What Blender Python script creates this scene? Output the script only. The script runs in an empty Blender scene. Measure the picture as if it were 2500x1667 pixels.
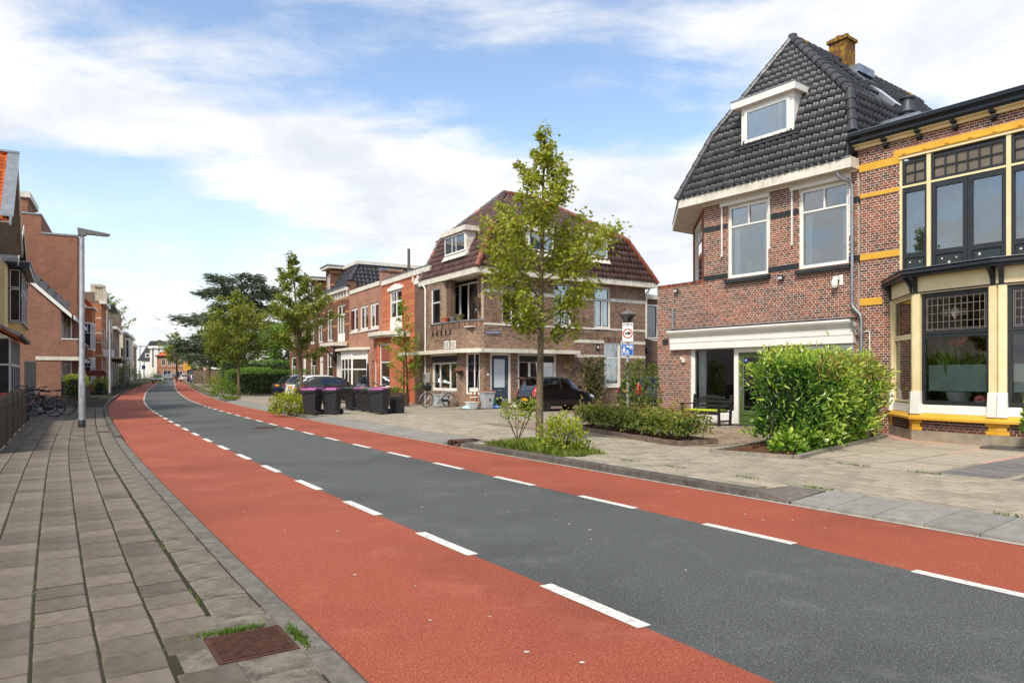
import bpy, math, random
import numpy as np
from mathutils import Vector, Matrix
R = math.radians
random.seed(7); RNG = np.random.default_rng(7)
SC = bpy.context.scene
COL = SC.collection
# ---------------------------------------------------------------- camera
cam = bpy.data.cameras.new('camera'); camo = bpy.data.objects.new('camera', cam); COL.objects.link(camo)
camo.location = (0, 0, 1.55); camo.rotation_euler = (R(90), 0, 0)
cam.sensor_width = 36.0; cam.lens = 25.0; cam.shift_y = 0.0346
cam.clip_start = 0.05; cam.clip_end = 3000
SC.camera = camo
# ---------------------------------------------------------------- sky and sun
SUN_AZ, SUN_EL = R(205), R(48)          # azimuth from +Y towards +X
world = bpy.data.worlds.new('World'); SC.world = world; world.use_nodes = True
nt = world.node_tree; N = nt.nodes; L = nt.links; N.clear()
def nd(t, nodes=None, **k):
 n = (nodes or N).new(t)
 for a, b in k.items(): setattr(n, a, b)
 return n
out = nd('ShaderNodeOutputWorld'); bg = nd('ShaderNodeBackground'); bg.inputs['Strength'].default_value = 0.1
sky = nd('ShaderNodeTexSky', sky_type='NISHITA'); sky.sun_disc = False
sky.sun_elevation = SUN_EL; sky.sun_rotation = SUN_AZ; sky.air_density = 1.0; sky.dust_density = 0.6; sky.ozone_density = 2.0
tc = nd('ShaderNodeTexCoord'); sep = nd('ShaderNodeSeparateXYZ'); L.new(tc.outputs['Generated'], sep.inputs[0])
def mth(op, a, b=None, clamp=False):
 n = nd('ShaderNodeMath', operation=op); n.use_clamp = clamp
 for i, v in enumerate((a, b)):
  if v is None: continue
  if isinstance(v, (int, float)): n.inputs[i].default_value = v
  else: L.new(v, n.inputs[i])
 return n.outputs[0]
zz = mth('ADD', mth('MAXIMUM', sep.outputs['Z'], 0.0), 0.16)
cmb = nd('ShaderNodeCombineXYZ')
L.new(mth('DIVIDE', sep.outputs['X'], zz), cmb.inputs[0]); L.new(mth('DIVIDE', sep.outputs['Y'], zz), cmb.inputs[1])
def cloud(scale, off, detail, rough, dist=0.0, rot=0.0, stretch=(1, 1, 1)):
 mp = nd('ShaderNodeMapping'); mp.inputs['Location'].default_value = off; mp.inputs['Rotation'].default_value = (0, 0, rot); mp.inputs['Scale'].default_value = stretch
 L.new(cmb.outputs[0], mp.inputs[0])
 n = nd('ShaderNodeTexNoise'); n.inputs['Scale'].default_value = scale; n.inputs['Detail'].default_value = detail
 n.inputs['Roughness'].default_value = rough; n.inputs['Distortion'].default_value = dist
 L.new(mp.outputs[0], n.inputs['Vector']); return n.outputs['Fac']
def ramp(v, a, b, smooth=True):
 n = nd('ShaderNodeMapRange'); n.inputs['From Min'].default_value = a; n.inputs['From Max'].default_value = b
 n.interpolation_type = 'SMOOTHSTEP' if smooth else 'LINEAR'
 L.new(v, n.inputs['Value']); return n.outputs[0]
CL_OFF = (11.3, 3.3, 2.2)
big = cloud(0.62, CL_OFF, 2.5, 0.5, 0.2)
mid = cloud(1.5, (CL_OFF[0] + 1.3, CL_OFF[1] + 4.2, 2.0), 10, 0.60, 0.35, 0.35, (1, 1.25, 1))
wisp = cloud(3.4, (CL_OFF[0] + 7.7, 2.2, 5.0), 9, 0.62, 0.5, 0.35, (0.7, 1.7, 1))
dens = mth('ADD', mth('MULTIPLY', big, 1.15), mth('ADD', mth('MULTIPLY', mid, 0.62), mth('MULTIPLY', wisp, 0.36)))
mask = ramp(dens, 0.93, 1.17)
hz = ramp(sep.outputs['Z'], 0.34, 0.0)                      # thicker veil towards the horizon, all round
mask = mth('MAXIMUM', mth('MULTIPLY', mask, 0.96), mth('MULTIPLY', hz, ramp(dens, 0.55, 1.2)))
shade = ramp(cloud(2.6, (0.3, 9.1, 1.0), 8, 0.6, 0.4), 0.30, 0.72)
ccol = nd('ShaderNodeMix', data_type='RGBA'); ccol.inputs['A'].default_value = (5.3, 5.55, 6.0, 1); ccol.inputs['B'].default_value = (7.3, 7.2, 7.1, 1)
L.new(shade, ccol.inputs['Factor'])
skg = nd('ShaderNodeMix', data_type='RGBA', blend_type='MULTIPLY'); skg.inputs['Factor'].default_value = 1.0
skg.inputs['B'].default_value = (1.75, 1.65, 1.55, 1); L.new(sky.outputs[0], skg.inputs['A'])
mx = nd('ShaderNodeMix', data_type='RGBA'); L.new(mask, mx.inputs['Factor']); L.new(skg.outputs['Result'], mx.inputs['A']); L.new(ccol.outputs['Result'], mx.inputs['B'])
L.new(mx.outputs['Result'], bg.inputs['Color']); L.new(bg.outputs[0], out.inputs[0])
sun = bpy.data.lights.new('sun', 'SUN'); sun.energy = 2.7; sun.angle = R(10); sun.color = (1.0, 0.92, 0.79)
suno = bpy.data.objects.new('sun', sun); COL.objects.link(suno)
sd = Vector((math.sin(SUN_AZ) * math.cos(SUN_EL), math.cos(SUN_AZ) * math.cos(SUN_EL), math.sin(SUN_EL)))
suno.rotation_euler = sd.to_track_quat('Z', 'Y').to_euler(); suno.location = sd * 50
vs = SC.view_settings; vs.view_transform = 'Standard'; vs.look = 'None'; vs.exposure = 0.64; vs.gamma = 1.0; vs.use_curve_mapping = False
SC.cycles.use_denoising = True
SC.cycles.max_bounces = 6; SC.cycles.transparent_max_bounces = 12; SC.cycles.caustics_reflective = False; SC.cycles.caustics_refractive = False
# ---------------------------------------------------------------- materials
MATS = {}
def lin(c):
 return tuple((v / 12.92 if v <= 0.04045 else ((v + 0.055) / 1.055) ** 2.4) for v in c)
def S(r, g, b): return lin((r / 255, g / 255, b / 255))
def mat(name, c1, c2=None, rough=0.7, scale=4.0, detail=6, bump=0.0, bscale=None, spec=0.5, metal=0.0, rnd=0.0, ramp_=(0.35, 0.65),
  dirt=None, dscale=1.2, damt=0.5, coat=0.0, cols=None, trans=0.0, streak=None):
 """Principled material: noise between c1 and c2; rnd > 0 mixes a per-piece value (face attribute rnd); cols = list of per-piece colours."""
 if name in MATS: return MATS[name]
 m = bpy.data.materials.new(name); m.use_nodes = True; t = m.node_tree; n, l = t.nodes, t.links; n.clear()
 o = n.new('ShaderNodeOutputMaterial'); p = n.new('ShaderNodeBsdfPrincipled'); l.new(p.outputs[0], o.inputs[0])
 p.inputs['Roughness'].default_value = rough; p.inputs['Metallic'].default_value = metal; p.inputs['Specular IOR Level'].default_value = spec
 if coat: p.inputs['Coat Weight'].default_value = coat; p.inputs['Coat Roughness'].default_value = 0.05
 c2 = c2 or tuple(v * 0.86 for v in c1)
 tcn = n.new('ShaderNodeTexCoord')
 def noise(sc, det=6, rg=0.6):
  q = n.new('ShaderNodeTexNoise'); q.inputs['Scale'].default_value = sc; q.inputs['Detail'].default_value = det; q.inputs['Roughness'].default_value = rg
  l.new(tcn.outputs['Object'], q.inputs['Vector']); return q.outputs['Fac']
 def mr(v, a, b):
  q = n.new('ShaderNodeMapRange'); q.inputs['From Min'].default_value = a; q.inputs['From Max'].default_value = b; l.new(v, q.inputs['Value']); return q.outputs[0]
 def mix(f, a, b, bt='MIX'):
  q = n.new('ShaderNodeMix'); q.data_type = 'RGBA'; q.blend_type = bt
  for s, v in (('Factor', f), ('A', a), ('B', b)):
   if hasattr(v, 'is_output') or isinstance(v, bpy.types.NodeSocket): l.new(v, q.inputs[s])
   elif s == 'Factor': q.inputs[s].default_value = v
   else: q.inputs[s].default_value = (*v, 1)
  return q.outputs['Result']
 f = mr(noise(scale, detail), *ramp_)
 if cols:
  at = n.new('ShaderNodeAttribute'); at.attribute_name = 'rnd'
  cr = n.new('ShaderNodeValToRGB'); cr.color_ramp.interpolation = 'LINEAR'
  e = cr.color_ramp.elements
  while len(e) < len(cols): e.new(0.5)
  for i, c in enumerate(cols): e[i].position = i / (len(cols) - 1); e[i].color = (*c, 1)
  l.new(at.outputs['Fac'], cr.inputs[0]); base = cr.outputs[0]
  dk = mix(f, (1, 1, 1), (0.74, 0.74, 0.74)); base = mix(1.0, base, dk, 'MULTIPLY')
 else:
  base = mix(f, c1, c2)
  if rnd:
   at = n.new('ShaderNodeAttribute'); at.attribute_name = 'rnd'
   g = n.new('ShaderNodeMapRange'); g.inputs['To Min'].default_value = 1 - rnd; g.inputs['To Max'].default_value = 1 + rnd * 0.6
   l.new(at.outputs['Fac'], g.inputs['Value'])
   cb = n.new('ShaderNodeCombineColor')
   for i in range(3): l.new(g.outputs[0], cb.inputs[i])
   base = mix(1.0, base, cb.outputs[0], 'MULTIPLY')
 if dirt:
  df = mr(noise(dscale, 8, 0.65), 0.48, 0.72)
  dm = n.new('ShaderNodeMath'); dm.operation = 'MULTIPLY'; dm.inputs[1].default_value = damt; l.new(df, dm.inputs[0])
  base = mix(dm.outputs[0], base, dirt)
 if streak:                                             # rain streaks: noise stretched vertically
  mp = n.new('ShaderNodeMapping'); mp.inputs['Scale'].default_value = (9, 9, 0.7); l.new(tcn.outputs['Object'], mp.inputs[0])
  q = n.new('ShaderNodeTexNoise'); q.inputs['Scale'].default_value = 1.0; q.inputs['Detail'].default_value = 5; l.new(mp.outputs[0], q.inputs['Vector'])
  sf = mr(q.outputs['Fac'], 0.55, 0.78); sm = n.new('ShaderNodeMath'); sm.operation = 'MULTIPLY'; sm.inputs[1].default_value = 0.5; l.new(sf, sm.inputs[0])
  base = mix(sm.outputs[0], base, streak)
 l.new(base, p.inputs['Base Color'])
 rv = n.new('ShaderNodeMapRange'); rv.inputs['To Min'].default_value = max(0, rough - 0.08); rv.inputs['To Max'].default_value = min(1, rough + 0.1); l.new(f, rv.inputs['Value']); l.new(rv.outputs[0], p.inputs['Roughness'])
 if bump:
  b = n.new('ShaderNodeBump'); b.inputs['Strength'].default_value = min(1, bump); b.inputs['Distance'].default_value = 0.01
  l.new(noise(bscale or scale * 8, 4), b.inputs['Height']); l.new(b.outputs[0], p.inputs['Normal'])
 if trans:
  tr = n.new('ShaderNodeBsdfTranslucent'); l.new(base, tr.inputs['Color']); ms = n.new('ShaderNodeMixShader'); ms.inputs[0].default_value = trans
  l.new(p.outputs[0], ms.inputs[1]); l.new(tr.outputs[0], ms.inputs[2]); l.new(ms.outputs[0], o.inputs[0])
 MATS[name] = m; return m
def brickmat(name, cols, mortar, bw=0.22, bh=0.0625, rough=0.85, ms=0.011, rot=False):
 """far brickwork (pieces too small to pick apart): Brick texture in the wall's own plane"""
 if name in MATS: return MATS[name]
 m = bpy.data.materials.new(name); m.use_nodes = True; t = m.node_tree; n, l = t.nodes, t.links
 p = n['Principled BSDF']; p.inputs['Roughness'].default_value = rough; p.inputs['Specular IOR Level'].default_value = 0.25
 tcn = n.new('ShaderNodeTexCoord'); sx = n.new('ShaderNodeSeparateXYZ'); l.new(tcn.outputs['Object'], sx.inputs[0])
 ad = n.new('ShaderNodeMath'); ad.operation = 'ADD'; l.new(sx.outputs[0], ad.inputs[0]); l.new(sx.outputs[1], ad.inputs[1])
 cb = n.new('ShaderNodeCombineXYZ'); l.new(ad.outputs[0], cb.inputs[0]); l.new(sx.outputs[1 if rot else 2], cb.inputs[1])
 if rot: l.new(sx.outputs[0], cb.inputs[0])
 b = n.new('ShaderNodeTexBrick'); b.offset = 0.5; b.inputs['Scale'].default_value = 1.0; b.inputs['Brick Width'].default_value = bw; b.inputs['Row Height'].default_value = bh
 b.inputs['Mortar Size'].default_value = ms * 0.55; b.inputs['Mortar Smooth'].default_value = 0.2; b.inputs['Bias'].default_value = 0.0
 b.inputs['Color1'].default_value = (*cols[0], 1); b.inputs['Color2'].default_value = (*cols[1], 1); b.inputs['Mortar'].default_value = (*mortar, 1)
 l.new(cb.outputs[0], b.inputs['Vector'])
 q = n.new('ShaderNodeTexNoise'); q.inputs['Scale'].default_value = 0.9; q.inputs['Detail'].default_value = 7; q.inputs['Roughness'].default_value = 0.65; l.new(tcn.outputs['Object'], q.inputs['Vector'])
 mr = n.new('ShaderNodeMapRange'); mr.inputs['From Min'].default_value = 0.3; mr.inputs['From Max'].default_value = 0.7; mr.inputs['To Min'].default_value = 0.78; mr.inputs['To Max'].default_value = 1.15; l.new(q.outputs['Fac'], mr.inputs['Value'])
 cc = n.new('ShaderNodeCombineColor')
 for i in range(3): l.new(mr.outputs[0], cc.inputs[i])
 mxn = n.new('ShaderNodeMix'); mxn.data_type = 'RGBA'; mxn.blend_type = 'MULTIPLY'; mxn.inputs['Factor'].default_value = 1.0
 l.new(b.outputs['Color'], mxn.inputs['A']); l.new(cc.outputs[0], mxn.inputs['B']); l.new(mxn.outputs['Result'], p.inputs['Base Color'])
 bp = n.new('ShaderNodeBump'); bp.inputs['Strength'].default_value = 0.6; bp.inputs['Distance'].default_value = 0.008; bp.invert = True
 l.new(b.outputs['Fac'], bp.inputs['Height']); l.new(bp.outputs[0], p.inputs['Normal'])
 MATS[name] = m; return m
def glassmat(name, tint=(0.9, 0.95, 0.95), base=0.05, gain=2.4, rough=0.0):
 m = bpy.data.materials.new(name); m.use_nodes = True; t = m.node_tree; n, l = t.nodes, t.links; n.clear()
 o = n.new('ShaderNodeOutputMaterial'); g = n.new('ShaderNodeBsdfGlossy'); g.inputs['Roughness'].default_value = rough; g.inputs['Color'].default_value = (0.95, 0.97, 1, 1)
 tr = n.new('ShaderNodeBsdfTransparent'); tr.inputs['Color'].default_value = (*tint, 1); ms = n.new('ShaderNodeMixShader')
 fr = n.new('ShaderNodeFresnel'); fr.inputs['IOR'].default_value = 1.5
 ma = n.new('ShaderNodeMath'); ma.operation = 'MULTIPLY_ADD'; ma.use_clamp = True; ma.inputs[1].default_value = gain; ma.inputs[2].default_value = base
 l.new(fr.outputs[0], ma.inputs[0]); l.new(ma.outputs[0], ms.inputs[0]); l.new(tr.outputs[0], ms.inputs[1]); l.new(g.outputs[0], ms.inputs[2]); l.new(ms.outputs[0], o.inputs[0])
 tcn = n.new('ShaderNodeTexCoord'); q = n.new('ShaderNodeTexNoise'); q.inputs['Scale'].default_value = 1.3; q.inputs['Detail'].default_value = 1; l.new(tcn.outputs['Object'], q.inputs['Vector'])
 b = n.new('ShaderNodeBump'); b.inputs['Strength'].default_value = 0.12; b.inputs['Distance'].default_value = 0.02; l.new(q.outputs['Fac'], b.inputs['Height']); l.new(b.outputs[0], g.inputs['Normal'])
 MATS[name] = m; return m
GLASS = glassmat('window_glass'); CLEAR = glassmat('clear_glass', (.95, .97, .97), .015, .9); DKGLASS = glassmat('car_glass', (0.25, 0.28, 0.29), 0.06, 1.5)
def roadmat(name, c1, c2, dark, light):
 m = bpy.data.materials.new(name); m.use_nodes = True; t = m.node_tree; n, l = t.nodes, t.links; p = n['Principled BSDF']; p.inputs['Roughness'].default_value = .8; p.inputs['Specular IOR Level'].default_value = .3
 tcn = n.new('ShaderNodeTexCoord')
 def nz(sc, det, a, b, rg=.6):
  q = n.new('ShaderNodeTexNoise'); q.inputs['Scale'].default_value = sc; q.inputs['Detail'].default_value = det; q.inputs['Roughness'].default_value = rg; l.new(tcn.outputs['Object'], q.inputs['Vector'])
  r = n.new('ShaderNodeMapRange'); r.inputs['From Min'].default_value = a; r.inputs['From Max'].default_value = b; l.new(q.outputs['Fac'], r.inputs['Value']); return r.outputs[0]
 def mix(f, a, b, k=1.0):
  q = n.new('ShaderNodeMix'); q.data_type = 'RGBA'; g = n.new('ShaderNodeMath'); g.operation = 'MULTIPLY'; g.inputs[1].default_value = k; l.new(f, g.inputs[0]); l.new(g.outputs[0], q.inputs['Factor'])
  for s_, v in (('A', a), ('B', b)):
   if isinstance(v, tuple): q.inputs[s_].default_value = (*v, 1)
   else: l.new(v, q.inputs[s_])
  return q.outputs['Result']
 g1 = nz(62, 3, .38, .62, .75); b = mix(g1, c1, c2)
 b = mix(nz(80, 1, .62, .70), b, light, .75); b = mix(nz(62, 1, .64, .72), b, dark, .75)
 b = mix(nz(.30, 6, .48, .70, .6), b, dark, .5); b = mix(nz(1.3, 8, .54, .75, .7), b, light, .22); b = mix(nz(7, 4, .66, .74), b, dark, .35)
 l.new(b, p.inputs['Base Color']); bp = n.new('ShaderNodeBump'); bp.inputs['Strength'].default_value = .5; bp.inputs['Distance'].default_value = .006; l.new(g1, bp.inputs['Height']); l.new(bp.outputs[0], p.inputs['Normal']); MATS[name] = m; return m
ASPH = roadmat('grey_asphalt', S(60, 63, 61), S(100, 103, 99), S(40, 42, 41), S(154, 156, 150))
ASPHR = roadmat('red_asphalt', S(134, 60, 42), S(174, 92, 66), S(94, 48, 37), S(210, 142, 114))
PAINT = mat('road_paint', S(226, 224, 216), S(205, 203, 194), 0.7, 30, 5, 0.2, 120, dirt=S(122, 118, 112), dscale=14, damt=0.75)
TILE = mat('grey_paving_tile', S(118, 107, 94), S(96, 87, 76), 0.9, 9, 8, 0.5, 160, 0.25, rnd=0.3, dirt=S(140, 133, 122), dscale=3.0, damt=0.4)
TILER = mat('light_paving_tile', S(168, 158, 141), S(148, 138, 121), 0.9, 7, 8, 0.4, 160, 0.25, rnd=0.2, dirt=S(128, 120, 104), dscale=1.5, damt=0.4)
JOINT = mat('joint_soil', S(54, 49, 40), S(58, 58, 42), 0.95, 6, 8, 0.6, 60, 0.1)
JOINTR = mat('joint_sand', S(104, 96, 80), S(112, 112, 76), 0.95, 6, 8, 0.6, 60, 0.1)
KERB = mat('kerb_concrete', S(118, 112, 104), S(96, 90, 84), 0.9, 12, 8, 0.7, 90, 0.25, rnd=0.12, dirt=S(150, 146, 136), dscale=4, damt=0.4)
KERBD = mat('dark_kerb_concrete', S(100, 96, 90), S(78, 74, 70), 0.9, 12, 8, 0.7, 90, 0.25, rnd=0.12, dirt=S(128, 124, 116), dscale=4, damt=0.4)
SLAB = mat('ramp_slab', S(146, 143, 136), S(128, 125, 119), 0.85, 6, 8, 0.4, 140, 0.25, rnd=0.1, dirt=S(120, 116, 110), dscale=1.4, damt=0.3)
ROUGHC = mat('weathered_concrete', S(124, 116, 104), S(86, 79, 70), 0.95, 5, 10, 0.9, 45, 0.2, ramp_=(0.4, 0.6), dirt=S(164, 157, 143), dscale=6, damt=0.45)
SOIL = mat('soil', S(74, 52, 36), S(110, 84, 62), 0.95, 30, 8, 0.9, 60, 0.1)
MULCH = mat('bark_mulch', S(98, 58, 38), S(150, 100, 72), 0.95, 30, 6, 0.6, 60, 0.1, rnd=0.45)
WHITE = mat('white_paint', S(238, 236, 230), S(228, 225, 217), 0.45, 2, 5, dirt=S(206, 200, 188), dscale=2.5, damt=0.3)
WHITE2 = mat('weathered_white_paint', S(226, 221, 208), S(210, 203, 188), 0.6, 3, 8, 0.1, streak=S(150, 140, 118), dirt=S(170, 160, 140), dscale=3, damt=0.35)
CREAM = mat('cream_paint', S(238, 222, 176), S(228, 208, 158), 0.5, 2, 5, dirt=S(200, 180, 134), dscale=2.5, damt=0.3)
YELLOW = mat('yellow_paint', S(226, 174, 58), S(212, 158, 46), 0.55, 2, 6, 0.15, 60, dirt=S(200, 150, 50), dscale=3, damt=0.25)
BLACKP = mat('black_paint', S(40, 44, 47), S(30, 33, 36), 0.45, 3, 6, dirt=S(64, 66, 66), dscale=4, damt=0.25)
BLACKG = mat('gloss_black_paint', S(26, 28, 30), S(20, 22, 24), 0.22, 3, 4)
PATCH = mat('filler_patch', S(226, 222, 214), S(205, 202, 190), 0.8, 20)
ZINC = mat('zinc', S(168, 172, 176), S(140, 146, 150), 0.42, 3, 6, metal=0.75, dirt=S(120, 124, 126), dscale=5, damt=0.4)
STEEL = mat('galvanised_steel', S(176, 178, 180), S(150, 152, 154), 0.4, 14, 6, metal=0.7)
RUST = mat('rusty_iron', S(96, 62, 46), S(70, 48, 40), 0.8, 18, 8, 0.6, 90, 0.3, metal=0.3)
DARKIN = mat('dark_room', S(58, 54, 50), S(44, 41, 38), 0.9, 2)
CURT = mat('net_curtain', S(206, 208, 206), S(186, 188, 186), 0.9, 3)
CURTB = mat('blue_curtain', S(92, 98, 122), S(72, 78, 100), 0.9, 3)
BLIND = mat('grey_green_blind', S(150, 170, 160), S(136, 156, 146), 0.8, 3)
SCREEN = mat('dark_sun_screen', S(58, 58, 62), S(48, 48, 52), 0.8, 8)
RUBBER = mat('black_rubber', S(34, 34, 36), S(24, 24, 26), 0.8, 12)
PLASTIC = mat('black_plastic', S(42, 42, 44), S(32, 32, 34), 0.5, 5, 6, 0.05, dirt=S(70, 68, 66), dscale=3, damt=0.35)
BARK = mat('grey_bark', S(120, 106, 88), S(84, 74, 62), 0.95, 14, 8, 0.9, 40, 0.1, dirt=S(150, 140, 70), dscale=4, damt=0.5)
BARKD = mat('dark_bark', S(82, 70, 56), S(58, 50, 42), 0.95, 14, 8, 0.9, 40, 0.1)
def leafmat(name, cols, trans=0.3, rough=0.45, spec=0.4):
 return mat(name, cols[0], None, rough, 3, 3, 0, None, spec, cols=cols, trans=trans)
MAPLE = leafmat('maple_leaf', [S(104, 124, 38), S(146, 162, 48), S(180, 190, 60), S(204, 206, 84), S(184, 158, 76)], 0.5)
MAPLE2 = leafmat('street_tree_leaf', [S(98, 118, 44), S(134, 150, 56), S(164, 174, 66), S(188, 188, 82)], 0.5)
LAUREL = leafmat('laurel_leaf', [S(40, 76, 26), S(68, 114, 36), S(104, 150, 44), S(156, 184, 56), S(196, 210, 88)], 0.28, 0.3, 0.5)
PHOT = leafmat('photinia_leaf', [S(68, 94, 38), S(98, 122, 46), S(134, 150, 58), S(180, 178, 80), S(146, 92, 58)], 0.35, 0.35)
HEDGE = leafmat('privet_leaf', [S(70, 104, 36), S(96, 134, 44), S(124, 160, 54), S(150, 180, 68)], 0.38)
BUSHY = leafmat('yellow_green_leaf', [S(92, 120, 30), S(140, 160, 40), S(182, 194, 58), S(206, 206, 80)], 0.35)
CEDAR = leafmat('cedar_needle', [S(84, 98, 80), S(108, 122, 100), S(132, 144, 118), S(152, 160, 134)], 0.25, 0.7, 0.2)
LIME = leafmat('young_lime_leaf', [S(96, 130, 34), S(146, 176, 44), S(186, 206, 66)], 0.4)
IVY = leafmat('ivy_leaf', [S(46, 62, 28), S(70, 88, 38), S(104, 112, 50), S(150, 128, 74), S(176, 146, 92)], 0.15)
GRASSM = leafmat('grass_blade', [S(76, 104, 34), S(104, 138, 42), S(150, 164, 70), S(176, 170, 100)], 0.35, 0.6)
# ---------------------------------------------------------------- mesh helpers
def set_props(o, label=None, cat=None, group=None, kind=None):
 if label: o['label'] = label
 if cat: o['category'] = cat
 if group: o['group'] = group
 if kind: o['kind'] = kind
 return o
def empty(name, loc, rotz=0.0, label=None, cat=None, group=None, kind=None):
 o = bpy.data.objects.new(name, None); COL.objects.link(o); o.location = loc; o.rotation_euler = (0, 0, rotz); o.empty_display_size = 0.1
 return set_props(o, label, cat, group, kind)
def np_mesh(name, V, F, mat_, rnd=None, smooth=False):
 """V (n,3); F (m,k) constant k, or a list of index lists"""
 me = bpy.data.meshes.new(name); V = np.asarray(V, dtype=np.float32).reshape(-1, 3)
 if isinstance(F, np.ndarray):
  m, k = F.shape; tot = np.full(m, k, dtype=np.int32); idx = F.reshape(-1).astype(np.int32)
 else:
  tot = np.array([len(f) for f in F], dtype=np.int32); idx = np.array([i for f in F for i in f], dtype=np.int32); m = len(F)
 me.vertices.add(len(V)); me.vertices.foreach_set('co', V.reshape(-1))
 me.loops.add(len(idx)); me.loops.foreach_set('vertex_index', idx)
 me.polygons.add(m); st = np.zeros(m, dtype=np.int32); st[1:] = np.cumsum(tot)[:-1]
 me.polygons.foreach_set('loop_start', st)
 me.update(calc_edges=True); me.validate()
 if rnd is not None and len(me.polygons) == m:
  a = me.attributes.new('rnd', 'FLOAT', 'FACE'); a.data.foreach_set('value', np.asarray(rnd, dtype=np.float32))
 me.polygons.foreach_set('use_smooth', np.full(len(me.polygons), bool(smooth)))
 if mat_: me.materials.append(mat_)
 return me
def link(name, me, parent=None, loc=(0, 0, 0), rot=(0, 0, 0), **pr):
 o = bpy.data.objects.new(name, me); COL.objects.link(o); o.location = loc; o.rotation_euler = rot
 if parent: o.parent = parent
 return set_props(o, **pr)
class MB:
 def __init__(s): s.v = []; s.f = []; s.r = []
 def add(s, vs_, fs, r=0.5):
  b = len(s.v); s.v += [tuple(p) for p in vs_]; s.f += [tuple(i + b for i in f) for f in fs]; s.r += [r] * len(fs); return s
 def box(s, x0, x1, y0, y1, z0, z1, r=0.5):
  return s.add([(x0, y0, z0), (x1, y0, z0), (x1, y1, z0), (x0, y1, z0), (x0, y0, z1), (x1, y0, z1), (x1, y1, z1), (x0, y1, z1)],
      [(0, 3, 2, 1), (4, 5, 6, 7), (0, 1, 5, 4), (1, 2, 6, 5), (2, 3, 7, 6), (3, 0, 4, 7)], r)
 def hexa(s, p, r=0.5):           # eight points, bottom four then top four
  return s.add(p, [(0, 3, 2, 1), (4, 5, 6, 7), (0, 1, 5, 4), (1, 2, 6, 5), (2, 3, 7, 6), (3, 0, 4, 7)], r)
 def prism(s, poly, ext, r=0.5):  # poly: 3-D points, ext: vector
  n = len(poly); a = [Vector(p) for p in poly]; b = [p + Vector(ext) for p in a]
  return s.add(a + b, [tuple(range(n))[::-1], tuple(range(n, 2 * n))] + [(i, (i + 1) % n, n + (i + 1) % n, n + i) for i in range(n)], r)
 def profx(s, prof, x0, x1, r=0.5):   # (y, z) profile extruded along x
  return s.prism([(x0, y, z) for y, z in prof], (x1 - x0, 0, 0), r)
 def cyl(s, p0, p1, r0, r1=None, n=10, caps=True, r=0.5):
  p0, p1 = Vector(p0), Vector(p1); r1 = r0 if r1 is None else r1; d = (p1 - p0)
  if d.length < 1e-6: return s
  q = d.to_track_quat('Z', 'Y'); ring = [(math.cos(2 * math.pi * i / n), math.sin(2 * math.pi * i / n)) for i in range(n)]
  vs_ = [p0 + q @ Vector((c * r0, t * r0, 0)) for c, t in ring] + [p1 + q @ Vector((c * r1, t * r1, 0)) for c, t in ring]
  fs = [(i, (i + 1) % n, n + (i + 1) % n, n + i) for i in range(n)]
  if caps: fs += [tuple(range(n))[::-1], tuple(range(n, 2 * n))]
  return s.add(vs_, fs, r)
 def tube(s, pts, rad, n=8, r=0.5):
  pts = [Vector(p) for p in pts]; k = len(pts); rads = rad if isinstance(rad, (list, tuple)) else [rad] * k
  vs_ = []; up = Vector((0, 0, 1)); prev = None
  for i, p in enumerate(pts):
   d = (pts[min(i + 1, k - 1)] - pts[max(i - 1, 0)]).normalized()
   if prev is None:
    u = d.cross(up)
    if u.length < 1e-3: u = d.cross(Vector((0, 1, 0)))
    u.normalize()
   else: u = (prev - d * prev.dot(d)).normalized()
   prev = u; w = d.cross(u)
   vs_ += [p + (u * math.cos(2 * math.pi * j / n) + w * math.sin(2 * math.pi * j / n)) * rads[i] for j in range(n)]
  fs = [(i * n + j, i * n + (j + 1) % n, (i + 1) * n + (j + 1) % n, (i + 1) * n + j) for i in range(k - 1) for j in range(n)]
  fs += [tuple(range(n))[::-1], tuple(range((k - 1) * n, k * n))]
  return s.add(vs_, fs, r)
 def lathe(s, prof, c=(0, 0, 0), n=16, r=0.5, axis='Z'):
  vs_ = []
  for rr, h in prof:
   for j in range(n):
    a = 2 * math.pi * j / n; x, y = rr * math.cos(a), rr * math.sin(a)
    q = {'Z': (x, y, h), 'Y': (x, h, y), 'X': (h, x, y)}[axis]
    vs_.append((c[0] + q[0], c[1] + q[1], c[2] + q[2]))
  k = len(prof); fs = [(i * n + j, i * n + (j + 1) % n, (i + 1) * n + (j + 1) % n, (i + 1) * n + j) for i in range(k - 1) for j in range(n)]
  fs += [tuple(range(n))[::-1], tuple(range((k - 1) * n, k * n))]
  return s.add(vs_, fs, r)
 def torus(s, c, R_, r_, axis='Y', n=28, m=8, r=0.5):
  vs_ = []
  for i in range(n):
   a = 2 * math.pi * i / n
   for j in range(m):
    b = 2 * math.pi * j / m; q = R_ + r_ * math.cos(b); h = r_ * math.sin(b); x, y = q * math.cos(a), q * math.sin(a)
    p = {'Z': (x, y, h), 'Y': (x, h, y), 'X': (h, x, y)}[axis]; vs_.append((c[0] + p[0], c[1] + p[1], c[2] + p[2]))
  return s.add(vs_, [(i * m + j, ((i + 1) % n) * m + j, ((i + 1) % n) * m + (j + 1) % m, i * m + (j + 1) % m) for i in range(n) for j in range(m)], r)
 def mesh(s, name, mat_, smooth=False): return np_mesh(name, s.v, s.f, mat_, s.r, smooth)
 def build(s, name, mat_, parent=None, smooth=False, loc=(0, 0, 0), rot=(0, 0, 0), bevel=0.0, **pr):
  o = link(name, s.mesh(name, mat_, smooth), parent, loc, rot, **pr)
  if bevel:
   b = o.modifiers.new('bevel', 'BEVEL'); b.width = bevel; b.segments = 2; b.limit_method = 'ANGLE'; b.angle_limit = R(40)
  return o
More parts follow.
